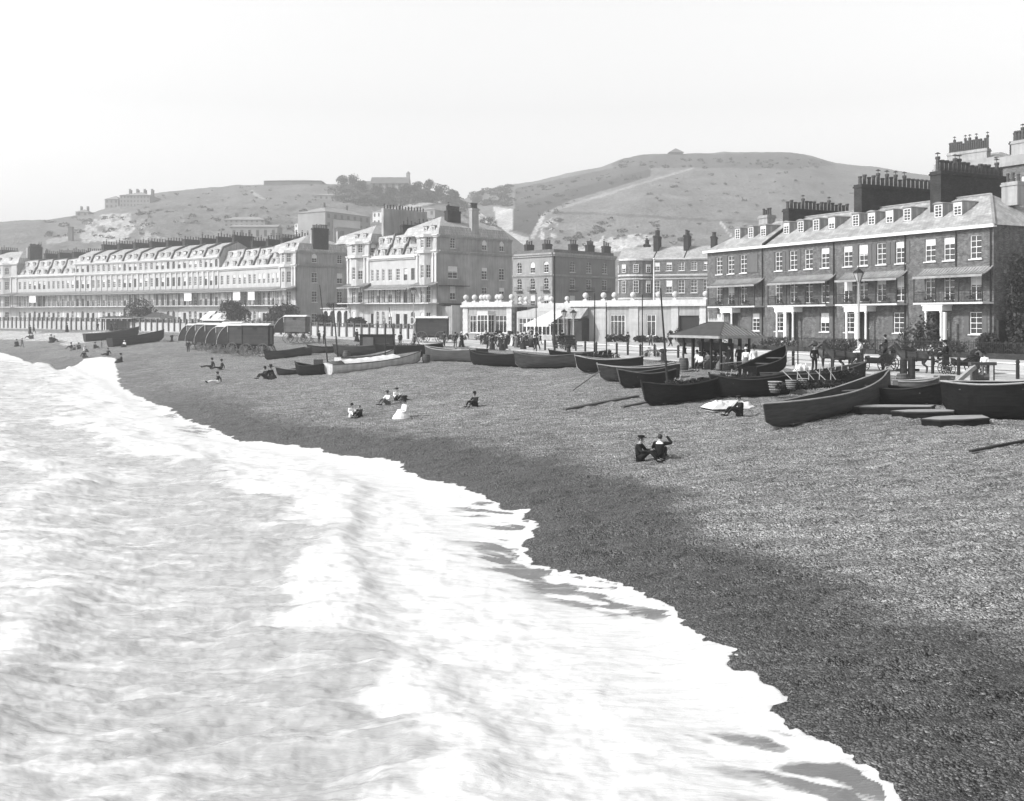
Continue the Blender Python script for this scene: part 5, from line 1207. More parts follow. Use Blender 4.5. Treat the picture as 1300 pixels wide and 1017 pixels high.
def oar(lab, a, b, m=wood):
    a = Vector(a); b = Vector(b); d = (b - a).normalized(); M = T(a); r = thing('oar', lab, 'oar', M, 'oars lying in and across the boats')
    q = MB(); q.tube([Vector(), (b - a) * .72], .03, 6); q.build('shaft', m, r); q = MB(); q.bar((b - a) * .72, b - a, .15, .03); q.build('blade', m, r)
g = G(975, 474); oar('long oar slanting over the raised dark bow right of the shelter', G(915, 480) + Vector((0, 0, .9)), at(1008, 453, g.y), wood)
oar('second oar slanting up beside the long one right of the shelter', G(925, 482) + Vector((0, 0, .9)), at(1004, 458, g.y - .3), wood_mid)
g = G(900, 500); oar('pale oar lying along the thwarts of the masted boat', G(862, 505) + Vector((0, -.1, 1.0)), G(908, 502) + Vector((0, .3, 1.05)), wood)
oar('oar propped on the shingle against the blunt hulls', G(727, 497) + Vector((0, 0, .05)), G(762, 490) + Vector((0, .3, .9)), wood_mid)
def plank(lab, a, b, w=.28, th=.09, m=wood_mid, z=.05):
    a = G(*a, z); b = G(*b, z); q = MB(); d = b - a; nseg = 10; prev = None
    pts = []
    for i in range(nseg + 1): c = a.lerp(b, i / nseg); c.z = float(ground(np.array([c.x]), np.array([c.y]))[0]) + z; pts.append(c - a)
    for u_, v_ in zip(pts[:-1], pts[1:]): q.bar(u_, v_, w, th)
    o = q.build('beach_plank', m); o.matrix_world = T(a); return tag(o, lab, 'plank', 'launching planks on the shingle')
plank('long launching plank on the shingle running up to the masted boat', (716, 521), (809, 504))
plank('dark plank beside the bow of the masted boat', (790, 518), (822, 512), .2)
plank('thin dark timber lying on the shingle at the right edge', (1232, 575), (1330, 556), .12, .07, tar2)
def tarp(lab, px, py, w, d, h, rot, m):
    c = G(px, py); M = T(c) @ RZ(rot); q = MB(); K = 12; vs = []; fs = []
    for i in range(K + 1):
        for j in range(K + 1):
            u_, v_ = i / K, j / K; e = min(u_, 1 - u_, v_, 1 - v_) * 5; vs.append(((u_ - .5) * w, (v_ - .5) * d, min(1, e) * h * (.85 + .25 * math.sin(i * 1.7) * math.cos(j * 1.3)) + .02))
    for i in range(K):
        for j in range(K): a = i * (K + 1) + j; fs.append((a, a + K + 1, a + K + 2, a + 1))
    q.add(vs + [(x, y, -.1) for x, y, z in vs], fs + [tuple(t + (K + 1) ** 2 for t in f[::-1]) for f in fs]); o = q.build('sail_cloth', m); o.matrix_world = M; return tag(o, lab, 'canvas')
tarp('pale folded sailcloth on the shingle behind the seated man in black', 925, 518, 2.4, 1.5, .35, .25, canvas)
tarp('bleached canvas bundle heaped in the dark boat right of the shelter', 1018, 487, 1.2, .9, 1.1, .3, canvas)
for k, (px, py, s, lb) in enumerate(((984, 506, .34, 'tall wicker fish basket standing at the stern of the large grey boat'), (1004, 508, .26, 'small wicker basket inside the large grey boat, nearer its stern'), (1020, 505, .25, 'round wicker basket inside the large grey boat, farther from its stern'))):
    c = G(px, py); r = thing('wicker_basket', lb, 'basket', T(c + Vector((0, 0, .55 if k else .3))), 'fish baskets in the large grey boat'); q = MB()
    q.lathe([(s * .7, 0), (s * .85, s * .6), (s, s * 1.6), (s * .92, s * 1.6), (s * .7, s * .5)], n=14); q.build('basket', wood_mid, r, smooth=False)
    q = MB()
    for zz in (.4, .8, 1.2, 1.58): q.lathe([(s * (.78 + .17 * zz), s * zz), (s * (.84 + .17 * zz), s * (zz + .06)), (s * (.78 + .17 * zz), s * (zz + .12))], n=14)
    q.build('hoops', wood, r)
# heaped nets in the big grey boat
c = G(1030, 505); nt_ = thing('fishing_net_heap', 'dark heap of nets and corks piled in the large grey boat', 'nets', T(c + Vector((0, .1, .6))))
leaf_cloud(900, [(-1.0, 0, .0, .8, .45, .22), (0, 0, .05, .9, .5, .25), (1.1, 0, .1, .8, .45, .25)], .08, 77).build('netting', tar2, nt_)
q = MB()
for k in range(9): q.tube([(-1 + k * .28, -.2 + .05 * (k % 3), .3), (-1.2 + k * .28 + (.3 if k % 2 else -.2), .1, .75 + .1 * (k % 3))], .025, 5)
q.build('net_sticks', wood, nt_)

# ------------------------------------------------------------------ wheels, bathing machines
def wheel(root, c, R, n=12, m=None, w=.07, axis=0):
    key = ('wheel', round(R, 2), n)
    if key not in _cache:
        a = MB(); K = 28; vs = []; fs = []
        for k in range(K):
            t = 2 * PI * k / K
            for rr, y in ((R, -w / 2), (R, w / 2), (R * .9, w / 2), (R * .9, -w / 2)): vs.append((rr * math.cos(t), y, rr * math.sin(t)))
        for k in range(K):
            for j in range(4): fs.append((k * 4 + j, k * 4 + (j + 1) % 4, ((k + 1) % K) * 4 + (j + 1) % 4, ((k + 1) % K) * 4 + j))
        a.add(vs, fs); me1 = a.mesh('rim'); b = MB()
        for k in range(n): t = 2 * PI * k / n; b.bar((0, 0, 0), (R * .92 * math.cos(t), 0, R * .92 * math.sin(t)), .045, .04)
        b.M = Matrix.Rotation(PI / 2, 4, 'X'); b.lathe([(.05, -.12), (.09, -.08), (.1, .08), (.05, .12)], n=10); me2 = b.mesh('spokes'); _cache[key] = (me1, me2)
    me1, me2 = _cache[key]; mm = m or wood_mid
    for me in (me1, me2):
        if not me.materials: me.materials.append(mm)
    o = obj('wheel', me1, root, T(c) @ RZ(axis), mm); obj('spokes', me2, o, None, mm); return o
def bathing_machine(lab, px, py, yaw, s=1.0, hood=True, Lc=2.9, W=1.8, Hc=2.1, fl=1.35, group='bathing machines parked in a row', off=0):
    c = G(px, py); M = T(c) @ RZ(yaw) @ Matrix.Scale(s, 4); r = thing('bathing_machine', lab, 'bathing machine', M, group)
    q = MB(); q.box(-Lc / 2, Lc / 2, -W / 2, W / 2, fl, fl + Hc)
    for x in (-Lc / 2, Lc / 2):
        for y in (-W / 2, W / 2): q.box(x - .05, x + .05, y - .05, y + .05, fl - .02, fl + Hc + .01)
    q.build('cabin', MATS.get('cabin_%d' % (int(px) % 3)) or mat('cabin_%d' % (int(px) % 3), (.06, .1, .15)[int(px) % 3], .8, .2, 1.8, .2, 8, pattern='plank'), r)
    if hood: q = MB(); q.box(-Lc / 2 - .12, -Lc / 2 - .001, -W / 2 - .03, W / 2 + .03, fl + Hc * .62, fl + Hc - .04); q.build('lit_end_panel', stone_trim, r)  # pale panel paints in the sunlit end wall above the hood
    n = 8; top = [(-W / 2 - .12 + (W + .24) * k / n, fl + Hc + .02 + .2 * math.sin(PI * k / n)) for k in range(n + 1)]
    q = MB(); q.prism(top + [(W / 2 + .12, fl + Hc - .03), (-W / 2 - .12, fl + Hc - .03)], -Lc / 2 - .15, Lc / 2 + .15); q.build('roof', canvas, r)
    d = MB(); d.box(Lc / 2 + .051, Lc / 2 + .09, -.35, .35, fl + .05, fl + 1.85); dd = d.build('door', grey_paint, r); k = MB(); k.ball((Lc / 2 + .12, .25, fl + .95), .04); k.build('handle', iron, dd)
    v = MB(); v.box(-.25, .25, -W / 2 - .06, -W / 2 - .051, fl + Hc - .45, fl + Hc - .2); v.build('vent_window', dark_paint, r)
    if hood:                  # modesty hood: canvas on curved hoops at the seaward end
        fr = []; K = 8
        for i in range(K + 1): t = i / K; fr.append((-Lc / 2 - 1.55 * math.sin(t * PI / 2) ** 1.2, fl + Hc - (Hc + .1) * (1 - math.cos(t * PI / 2)) ** .9))
        vs = []; fs = []
        for y in (-W / 2, W / 2):
            for x, z in fr: vs.append((x, y, z)); 
            for x, z in fr: vs.append((-Lc / 2, y, max(fl - .3, z - .0) if False else fl + Hc - (fl + Hc - z) * 1.0))
        a = K + 1
        for s_ in (0, 2 * a):
            for i in range(K): fs.append((s_ + i, s_ + i + 1, s_ + a + i + 1, s_ + a + i)); fs.append((s_ + i, s_ + a + i, s_ + a + i + 1, s_ + i + 1))
        for i in range(K): fs.append((i, 2 * a + i, 2 * a + i + 1, i + 1)); fs.append((i, i + 1, 2 * a + i + 1, 2 * a + i))
        q = MB(); q.add(vs, fs); q.build('hood', canvas_mid, r)
        q = MB()
        for y in (-W / 2 - .02, W / 2 + .02): q.tube([(x - .02, y, z + .01) for x, z in fr], .03, 5)
        q.build('hood_hoop', canvas, r)
    u_ = MB(); u_.box(-Lc / 2, Lc / 2, -.6, -.48, fl - .2, fl); u_.box(-Lc / 2, Lc / 2, .48, .6, fl - .2, fl)
    for x in (-Lc * .32, Lc * .32): u_.box(x - .06, x + .06, -W / 2 - .1, W / 2 + .1, .68, .8); u_.box(x - .05, x + .05, -.5, .5, .8, fl - .2)
    u_.build('undercarriage', dark_paint, r)
    for x in (-Lc * .32, Lc * .32):
        for y in (-W / 2 - .12, W / 2 + .12): wheel(r, (x, y, .74), .74, m=mat('weathered_wheel', .13, .8, .2, 4))
    q = MB(); q.bar((Lc / 2 + .1, -.3, fl - .1), (Lc / 2 + .9, -.3, .15), .06); q.bar((Lc / 2 + .1, .3, fl - .1), (Lc / 2 + .9, .3, .15), .06)
    for k in range(4): q.bar((Lc / 2 + .2 + k * .2, -.3, fl - .2 - k * .22), (Lc / 2 + .2 + k * .2, .3, fl - .2 - k * .22), .16, .03)
    q.build('steps', wood_mid, r); return r
yw = math.radians(-12)
mach = [(274, 438.5, 'hooded bathing machine behind the row, left one of the back pair'), (297, 439.5, 'hooded bathing machine behind the row, right one of the back pair')] + [
        (px, py, 'hooded bathing machine, %s from the left in the front row' % o) for px, py, o in ((254, 444, 'first'), (266, 445.3, 'second'), (279, 447.3, 'third'), (292, 448.3, 'fourth'), (309, 450.6, 'fifth'))]
for px, py, lb in mach: bathing_machine(lb, px, py, yw + .12 * math.sin(px * 1.7), 1.02 + .05 * math.sin(px * 2.3))
bathing_machine('bathing machine nearest the viewer, boxy cabin without a hood', 327, 453, math.radians(-6), 1.08, hood=False)
bathing_machine('lone hooded bathing machine standing right of the row on tall wheels', 377, 436, math.radians(-8), 1.05, fl=1.55)
bathing_machine('boxy cabin on wheels standing before the grey corner block', 549, 436, math.radians(-4), 1.12, hood=False, Lc=3.6, fl=.9)
# far kiosks and shelters
def shelter(name, lab, M, L, W, h, hr, mr=None, mp=None, cresting=True, panel=True):
    r = thing(name, lab, 'shelter', M); mr = mr or mat('shingled_roof', .05, .9, .2, 2); mp = mp or dark_paint; e = .75
    q = MB(); a = [(-e, -e, h), (L + e, -e, h), (L + e, W + e, h), (-e, W + e, h)]; k = W / 2; b = [(k, W / 2, h + hr), (L - k, W / 2, h + hr)]
    q.add(a + b, [(0, 1, 5, 4), (1, 2, 5), (2, 3, 4, 5), (3, 0, 4), (3, 2, 1, 0)])
    for p0, p1 in ((a[0], b[0]), (a[1], b[1]), (a[2], b[1]), (a[3], b[0]), (b[0], b[1])): q.bar(p0, p1, .1, .08)
    rf = q.build('roof', mr, r)
    q = MB()     # boards showing as ribs on the slopes
    for i in range(int((W + 2 * e) / .3)):
        y = -e + .15 + i * .3; t = min(1, (min(y + e, W + e - y)) / (W / 2 + e)); q.bar((L + e, y, h + .03), (L + e - (k + e) * t, y, h + .03 + hr * t), .05, .03); q.bar((-e, y, h + .03), (-e + (k + e) * t, y, h + .03 + hr * t), .05, .03)
    q.build('roof_battens', wood, rf)
    q = MB(); q.box(-e, L + e, -e - .05, -e - .001, h - .16, h + .02); q.box(-e, L + e, W + e + .001, W + e + .05, h - .16, h + .02); q.box(-e - .05, -e - .001, -e, W + e, h - .16, h + .02); q.box(L + e + .001, L + e + .05, -e, W + e, h - .16, h + .02); q.build('fascia', wood, rf)
    if cresting:
        q = MB(); n = int((L - 2 * k) / .18) + 1; x = k
        for i in range(n): q.prism([(x, h + hr + .02), (x + .15, h + hr + .02), (x + .03, h + hr + .3)], W / 2 - .02, W / 2 + .02, 'y'); x += (L - 2 * k) / n
        q.tube([(k, W / 2, h + hr), (k, W / 2, h + hr + .75)], .03, 6); q.tube([(L - k, W / 2, h + hr), (L - k, W / 2, h + hr + .5)], .03, 6); q.build('ridge_cresting', stone_trim, rf)
    for i in range(5):
        for y in (0, W): q = MB(); x = L * i / 4; q.box(x - .07, x + .07, y - .07, y + .07, 0, h - .0); q.build('post', mp, r)
    for y in (W * .35, W * .68): q = MB(); q.box(-.07, .07, y - .07, y + .07, 0, h); q.build('post', mp, r); q = MB(); q.box(L - .07, L + .07, y - .07, y + .07, 0, h); q.build('post', mp, r)
    q = MB(); q.box(.2, L - .2, W / 2 - .04, W / 2 + .04, .1, h - .5); q.build('partition', mp, r)
    q = MB(); q.box(.3, L - .3, W / 2 - .5, W / 2 - .05, .42, .48); q.box(.3, L - .3, W / 2 + .05, W / 2 + .5, .42, .48); q.build('bench', wood_mid, r)
    if panel: q = MB(); q.box(.1, L * .22, -.03, .03, .1, 1.0); q.box(L - .03, L + .03, .1, W * .4, .1, .95); q.build('dwarf_panel', wood, r)
    return r
p = G(914, 470); dv = Vector((.46, -.888, 0)); org = Vector((p.x, p.y, p.z)) - dv * 4.1
M = T(org) @ RZ(math.atan2(dv.y, dv.x)); shelter('promenade_shelter', 'open hip-roofed promenade shelter with ridge cresting, full of sitting people', M, 4.2, 2.5, 2.35, .95)
SHM = M
x, y = pw(182, 219); shelter('far_shelter', 'small distant hip-roofed shelter on the promenade before the terraces', T((x, y, .95)) @ RZ(-.5), 5.2, 3, 2.6, 1.1, mr=mat('shingled_roof', .05, .9, .2, 2), cresting=False, panel=False)
x, y = pw(130, 214); shelter('long_low_stall', 'long low dark-roofed stall left of the distant shelter', T((x, y, 1.0)) @ RZ(-.5), 9, 1.6, 2.5, .35, mr=dark_paint, cresting=False, panel=False)

# ------------------------------------------------------------------ lamps, posts, winch
def gas_lamp(lab, base, h, s=1.0, M=None):
    r = thing('gas_lamp', lab, 'street lamp', T(base), 'gas lamps along the promenade'); q = MB()
    q.lathe([(.22 * s, 0), (.22 * s, .25), (.15 * s, .35), (.13 * s, 1.0), (.08 * s, 1.15), (.06 * s, h - 1.0), (.09 * s, h - .95), (.05 * s, h - .88)], n=10); q.bar((-.4 * s, 0, h - 1.15), (.4 * s, 0, h - 1.15), .04); q.build('lamp_post', mat('lamp_grey_paint', .3, .5, .1, 2), r)
    q = MB(); q.lathe([(.12 * s, h - .85), (.3 * s, h - .25), (.12 * s, h - .24)], n=6); q.build('lantern', mat('lantern_glass', .4, .12, .1, 3, spec=.8), r)
    q = MB()
    for k in range(6): a = 2 * PI * k / 6; q.bar((.12 * s * math.cos(a), .12 * s * math.sin(a), h - .87), (.31 * s * math.cos(a), .31 * s * math.sin(a), h - .24), .03)
    q.lathe([(.36 * s, h - .24), (.33 * s, h - .17), (.14 * s, h), (.12 * s, h + .08), (.03, h + .1), (.03, h + .28)], n=6); q.build('lantern_frame', iron, r); return r
gas_lamp('tall pale gas lamp in front of the brick terrace', G(1090, 463), 7.1, 1.25)
b = G(1090, 463); x = at(525, 412, 148); gas_lamp('gas lamp before the second white block', Vector((x.x, 148, .3)), 7.4, 1.25)
x, y = pw(728, 124); gas_lamp('short gas lamp beside the clubhouse awning', Vector((x, y, 0)), 4.3, 1.3)
x, y = pw(716, 127); gas_lamp('gas lamp standing close left of the short one by the awning', Vector((x, y, 0)), 4.4, 1.2)
pole_thing('slender_pole', 'tall thin dark pole right of the shelter', 'pole', G(1013, 473), at(1012.5, 396, G(1013, 473).y), .045, .035, iron)
pole_thing('tall_signal_pole', 'very tall dark pole rising before the grey corner block', 'pole', G(704, 452), at(704, 325, G(704, 452).y), .11, .06, iron)
pole_thing('thin_pole', 'thin dark pole left of the very tall one', 'pole', G(681, 447), at(680.5, 372, G(681, 447).y), .06, .04, iron)
pole_thing('thin_pole', 'thin dark pole between the two clubhouse windows', 'pole', G(815.5, 458), at(815.5, 374, G(815, 458).y), .06, .04, iron)
pole_thing('thin_pole', 'thin pole left of the first big clubhouse window', 'pole', G(770, 452), at(769.5, 384, G(770, 452).y), .06, .04, iron)
# post and chain line along the promenade edge
posts = [(1292, 484), (1217, 479), (1184, 477), (1121, 472.5), (1056.5, 469.5), (1007, 466), (985, 464.5), (861, 456), (831, 454), (813, 454), (797, 452.5), (783, 451.5), (757, 450), (743, 448), (731, 447), (718, 446.5), (692, 446)]
r = thing('promenade_railing', 'line of dark pointed posts with thin rails along the promenade edge', 'railing', T(G(*posts[-1])))
O = G(*posts[-1]); pm = MB(); pm.lathe([(.1, -.3), (.1, 1.0), (.12, 1.02), (.11, 1.1), (.02, 1.25)], n=8); me = pm.mesh('post'); me.materials.append(dark_paint); rl = MB(); PP = [G(*p) for p in posts]
for p in PP: obj('post', me, r, T(p - O))
for a, b in zip(PP[:-1], PP[1:]):
    for zz in (.55, .92): rl.tube([a - O + Vector((0, 0, zz)), b - O + Vector((0, 0, zz))], .018, 5)
rl.build('rails', iron, r)
c = G(1151, 483); r = thing('mooring_post', 'pair of stout dark mooring posts behind the raised bow', 'post', T(c)); 
for dx_, hh in ((-.18, 1.25), (.28, 1.35)): q = MB(); q.lathe([(.2, -.3), (.2, hh - .08), (.12, hh)], (dx_, 0, 0), 10); q.build('post', tar2, r)
q = MB(); q.box(-.6, .7, -.08, .08, .5, .66); q.build('crossbar', tar2, r)
c = G(1245, 499); r = thing('timber_winch', 'timber hauling winch frame with slanting braces at the right', 'winch', T(c) @ RZ(.2))
for x_ in (-.35, .55): q = MB(); q.box(x_ - .13, x_ + .13, -.13, .13, -.1, 1.35); q.build('post', wood_mid, r)
q = MB(); q.box(-.6, .8, -.12, .12, 1.351, 1.5); q.build('crossbar', wood_mid, r)
q = MB(); q.bar((-.4, -.1, 1.3), (-2.3, -.5, .1), .2); q.build('brace', wood, r); q = MB(); q.bar((.4, -.25, 1.3), (-.3, -1.2, .05), .16); q.build('brace', wood, r)
q = MB(); q.M = T((.1, 0, .75)) @ Matrix.Rotation(PI / 2, 4, 'Y'); q.lathe([(.16, -.45), (.2, -.4), (.14, 0), (.2, .4), (.16, .45)], n=10); q.build('drum', wood_mid, r)
q = MB(); c2 = G(520, 444); q.tube([(-.5, 0, 0), (0, .2, 3.2)], .06, 6); q.tube([(.6, 0, 0), (-.3, .2, 3.1)], .06, 6)
r = thing('timber_tripod', 'crossed leaning timbers with a hanging lifebuoy left of the boxy cabin', 'tripod', T(G(527, 443))); q.build('legs', wood, r)
q = MB(); K = 16
for k in range(K): a, b = 2 * PI * k / K, 2 * PI * (k + 1) / K; q.bar((-.35 + .3 * math.cos(a), -.1, 3.3 + .42 * math.sin(a)), (-.35 + .3 * math.cos(b), -.1, 3.3 + .42 * math.sin(b)), .13)
q.build('lifebuoy', white_paint, r)
q = MB(); q.box(-1.9, 1.9, -.6, .6, 0, 1.6); q.box(-2.0, 2.0, -.7, .7, 1.6, 1.72); r = thing('boat_store_box', 'long dark gear locker among the boats left of the tripod', 'locker', T(G(479, 447) + Vector((0, 0, .3))) @ RZ(-.1)); q.build('locker', tar2, r)
q = MB(); q.box(-1.5, -.3, -.72, -.61, .2, 1.4); q.build('locker_door', grey_paint, r)
# ------------------------------------------------------------------ figures
def skin_mesh(name, V, E, R, sub=1, root=0):
    me = bpy.data.meshes.new('tmp'); me.from_pydata(V, E, []); o = bpy.data.objects.new('tmp', me); COL.objects.link(o)
    sk = o.modifiers.new('s', 'SKIN'); sk.use_smooth_shade = True
    lay = me.skin_vertices[0].data if len(me.skin_vertices) else None
    if lay is None:
        bm = bmesh.new(); bm.from_mesh(me); bm.verts.layers.skin.verify(); bm.to_mesh(me); bm.free(); lay = me.skin_vertices[0].data
    for i, r in enumerate(R): lay[i].radius = (r, r) if not hasattr(r, '__len__') else r; lay[i].use_root = (i == root)
    ss = o.modifiers.new('u', 'SUBSURF'); ss.levels = sub; ss.render_levels = sub
    dg = bpy.context.evaluated_depsgraph_get(); ev = o.evaluated_get(dg); m2 = bpy.data.meshes.new_from_object(ev); m2.name = name
    bpy.data.objects.remove(o); bpy.data.meshes.remove(me)
    for p in m2.polygons: p.use_smooth = True
    m2.materials.clear(); return m2
def join_meshes(name, base, mb):
    bm = bmesh.new(); bm.from_mesh(base); t = mb.mesh('t'); bm.from_mesh(t); me = bpy.data.meshes.new(name); bm.to_mesh(me); bm.free(); bpy.data.meshes.remove(t)
    for p in me.polygons: p.use_smooth = True
    return me
# joints of one side are mirrored unless given; figure faces -y
POSES = {
    'stand': dict(pel=(0, 0, .93), ch=(0, .01, 1.25), nk=(0, 0, 1.46), hd=(0, -.02, 1.60), hip=(.1, 0, .90), kn=(.11, -.02, .49), an=(.12, .03, .09), to=(.14, -.14, .04), sh=(.18, 0, 1.40), el=(.25, .04, 1.12), wr=(.24, -.08, .88)),
    'walk': dict(pel=(0, 0, .92), ch=(0, .0, 1.24), nk=(0, -.02, 1.45), hd=(0, -.05, 1.59), hip=(.1, 0, .89), kn=(.1, -.2, .52), an=(.11, -.28, .12), to=(.12, -.45, .08), knL=(-.1, .08, .47), anL=(-.11, .33, .14), toL=(-.11, .22, .03), sh=(.18, 0, 1.39), el=(.24, .18, 1.14), wr=(.24, .1, .9), elL=(-.24, -.1, 1.13), wrL=(-.22, -.3, .98)),
    'sitg': dict(pel=(0, .1, .12), ch=(0, .14, .44), nk=(0, .08, .64), hd=(0, .02, .78), hip=(.1, .05, .12), kn=(.15, -.33, .42), an=(.13, -.62, .1), to=(.14, -.8, .06), sh=(.18, .1, .58), el=(.27, -.08, .36), wr=(.13, -.32, .42)),
    'sitl': dict(pel=(0, .1, .12), ch=(0, .2, .42), nk=(0, .2, .62), hd=(0, .15, .76), hip=(.1, .05, .12), kn=(.12, -.38, .2), an=(.11, -.8, .09), to=(.12, -.9, .2), sh=(.18, .2, .57), el=(.3, .32, .32), wr=(.33, .34, .05)),
    'raise': dict(pel=(0, .1, .12), ch=(0, .12, .44), nk=(0, .08, .64), hd=(0, .03, .78), hip=(.1, .05, .12), kn=(.15, -.33, .4), an=(.13, -.62, .1), to=(.14, -.8, .06), sh=(.18, .1, .58), el=(.27, -.08, .36), wr=(.13, -.32, .42), elL=(-.42, .02, .58), wrL=(-.2, -.06, .86)),
    'chair': dict(pel=(0, .08, .52), ch=(0, .08, .84), nk=(0, .04, 1.04), hd=(0, .0, 1.18), hip=(.1, .03, .5), kn=(.12, -.38, .52), an=(.12, -.4, .12), to=(.13, -.55, .06), sh=(.18, .05, .98), el=(.24, -.02, .72), wr=(.14, -.26, .66)),
}
def chains(ps, sc=1):
    P = POSES[ps]; g = lambda k, s: Vector(P[k + 'L']) * 1 if (s < 0 and k + 'L' in P) else Vector((P[k][0] * s, P[k][1], P[k][2]))
    return P, g
HEADS = {}
def body_mesh(ps):
    P, g = chains(ps); V = []; E = []; R = []
    def add(p, r, par=None): V.append(tuple(p)); R.append(r); (E.append((par, len(V) - 1)) if par is not None else None); return len(V) - 1
    pel = add(P['pel'], (.125, .10)); ch = add(P['ch'], (.135, .1), pel); nb = add(Vector(P['nk']) * .75 + Vector(P['ch']) * .25, (.09, .08), ch); nk = add(P['nk'], .048, nb)
    up = (Vector(P['hd']) - Vector(P['nk'])).normalized(); h0 = add(Vector(P['hd']) - up * .03 + Vector((0, -.01, 0)), (.066, .078), nk); h1 = add(Vector(P['hd']) + up * .05, (.074, .09), h0); h2 = add(Vector(P['hd']) + up * .11, (.045, .055), h1)
    X = MB()
    for s in (1, -1):
        a = add(g('hip', s), .085, pel); b = add(g('kn', s), .055, a); c = add(g('an', s), .035, b); add(g('to', s), .03, c)
        a = add(g('sh', s), .06, nb); b = add(g('el', s), .04, a); w = g('wr', s); c = add(w, .025, b); d = (w - g('el', s)).normalized(); pm = w + d * .055; c2 = add(pm, (.04, .018), c)
        side = Vector((1, 0, 0)) if abs(d.x) < .7 else Vector((0, 1, 0)); side = (side - d * side.dot(d)).normalized(); nrm = d.cross(side)
        for k, (o_, ln) in enumerate(((-.03, .065), (-.01, .078), (.01, .074), (.03, .06))):
            b0 = pm + side * o_ + d * .01; X.tube([b0, b0 + d * ln * .5 + nrm * .006, b0 + d * ln * .85 + nrm * .03 * s], [.009, .0085, .006], 5)
        b0 = w + d * .02 - side * .03; X.tube([b0, b0 + d * .03 - side * .022, b0 + d * .06 - side * .025 + nrm * .01], [.011, .009, .007], 5)
    hd = Vector(P['hd']); X.ball(tuple(hd + Vector((0, -.093, .005))), .016, 6, 5, (1, 1.2, 1.6))
    for s in (-1, 1): X.ball(tuple(hd + Vector((s * .078, .005, .0))), .022, 6, 5, (.5, 1, 1.4)); X.ball(tuple(hd + Vector((s * .03, -.078, .03))), .011, 6, 4)
    X.tube([hd + Vector((-.025, -.082, -.045)), hd + Vector((0, -.09, -.045)), hd + Vector((.025, -.082, -.045))], [.004, .007, .004], 5)
    return join_meshes('body', skin_mesh('b', V, E, R, 1), X)
def coat_mesh(ps, fat=1.0):
    P, g = chains(ps); V = []; E = []; R = []
    def add(p, r, par=None): V.append(tuple(p)); R.append(r); (E.append((par, len(V) - 1)) if par is not None else None); return len(V) - 1
    pe = Vector(P['pel']); pel = add(pe - Vector((0, 0, .04)), (.16 * fat, .135 * fat)); ch = add(P['ch'], (.165 * fat, .13 * fat), pel); nb = add(Vector(P['nk']) * .72 + Vector(P['ch']) * .28, (.11, .1), ch); add(Vector(P['nk']) + Vector((0, .01, -.03)), .065, nb)
    for s in (1, -1):
        a = add(g('sh', s), .078, nb); b = add(g('el', s), .058, a); add(g('wr', s).lerp(g('el', s), .08), .045, b)
    return skin_mesh('coat', V, E, R, 1)
def legs_mesh(ps):
    P, g = chains(ps); V = []; E = []; R = []
    def add(p, r, par=None): V.append(tuple(p)); R.append(r); (E.append((par, len(V) - 1)) if par is not None else None); return len(V) - 1
    pel = add(P['pel'], (.145, .125))
    for s in (1, -1):
        a = add(g('hip', s), .105, pel); b = add(g('kn', s), .075, a); add(g('an', s).lerp(g('kn', s), .08), .055, b)
    return skin_mesh('trousers', V, E, R, 1)
def skirt_mesh(ps):
    q = MB(); P, g = chains(ps)
    if ps in ('stand', 'walk'): q.lathe([(.13, 1.12), (.17, .95), (.24, .7), (.31, .35), (.37, .04), (.33, .03)], n=20, sy=1.05)
    elif ps == 'chair':
        q.lathe([(.15, .8), (.2, .66), (.3, .52), (.36, .36), (.38, .1), (.3, .08)], (0, -.14, 0), n=18, sy=1.3)
    else:
        kz = P['kn'][2]; prof = []
        vs = []; fs = []; K = 9; n = 16
        for i in range(K + 1):
            t = i / K; y = .22 - t * 1.06; hh = (.30 * (1 - t) + .1) if kz < .3 else (.2 + (kz - .14) * math.sin(min(1, t * 1.6) * PI / 2) * (1 if t < .6 else 1 - (t - .6) / .55)); ww = .24 + .16 * math.sin(t * PI * .7)
            for k in range(n): a = PI * k / (n - 1); vs.append((-ww * math.cos(a), y, max(0, hh * math.sin(a) ** .8) * (1 + .06 * math.sin(k * 3 + i))))
        for i in range(K):
            for k in range(n - 1): fs.append((i * n + k, i * n + k + 1, (i + 1) * n + k + 1, (i + 1) * n + k))
        fs.append(tuple(range(n))); fs.append(tuple(range(K * n, K * n + n))[::-1]); q.add(vs, fs)
    return q.mesh('skirt')
PM = {}
for ps in POSES: PM[ps] = dict(body=body_mesh(ps), coat=coat_mesh(ps), fat=coat_mesh(ps, 1.12), legs=legs_mesh(ps), skirt=skirt_mesh(ps))
def hat_mesh(kind):
    q = MB()
    if kind == 'bowler': q.lathe([(.14, 0), (.15, .01), (.105, .02), (.105, .06), (.09, .11), (.05, .135), (.01, .14)], n=14, sy=1.15)
    elif kind == 'cap': q.lathe([(.1, 0), (.12, .04), (.115, .065), (.05, .085), (.01, .085)], n=12, sy=1.1); q.box(-.07, .07, -.19, -.09, 0, .015)
    elif kind == 'boater': q.lathe([(.17, 0), (.17, .015), (.1, .016), (.1, .09), (.01, .09)], n=16, sy=1.1)
    else: q.lathe([(.24, .0), (.25, .02), (.12, .05), (.11, .12), (.13, .17), (.06, .2), (.01, .2)], n=16, sy=1.05); [q.ball((.08 * math.cos(k), .08 * math.sin(k) + .02, .16), .05, 6, 4) for k in range(5)]
    m_ = q.mesh('hat'); return m_
HM = {k: hat_mesh(k) for k in ('bowler', 'cap', 'boater', 'wide')}
q = MB(); q.ball((0, .018, .03), .098, 12, 8, (.92, 1.0, 1.0)); HAIR = q.mesh('hair'); q = MB(); q.ball((0, 0, 0), .055, 8, 6); 
for k_ in PM:
    for m_ in PM[k_].values(): m_.materials.clear(); m_.materials.append(skin_m)
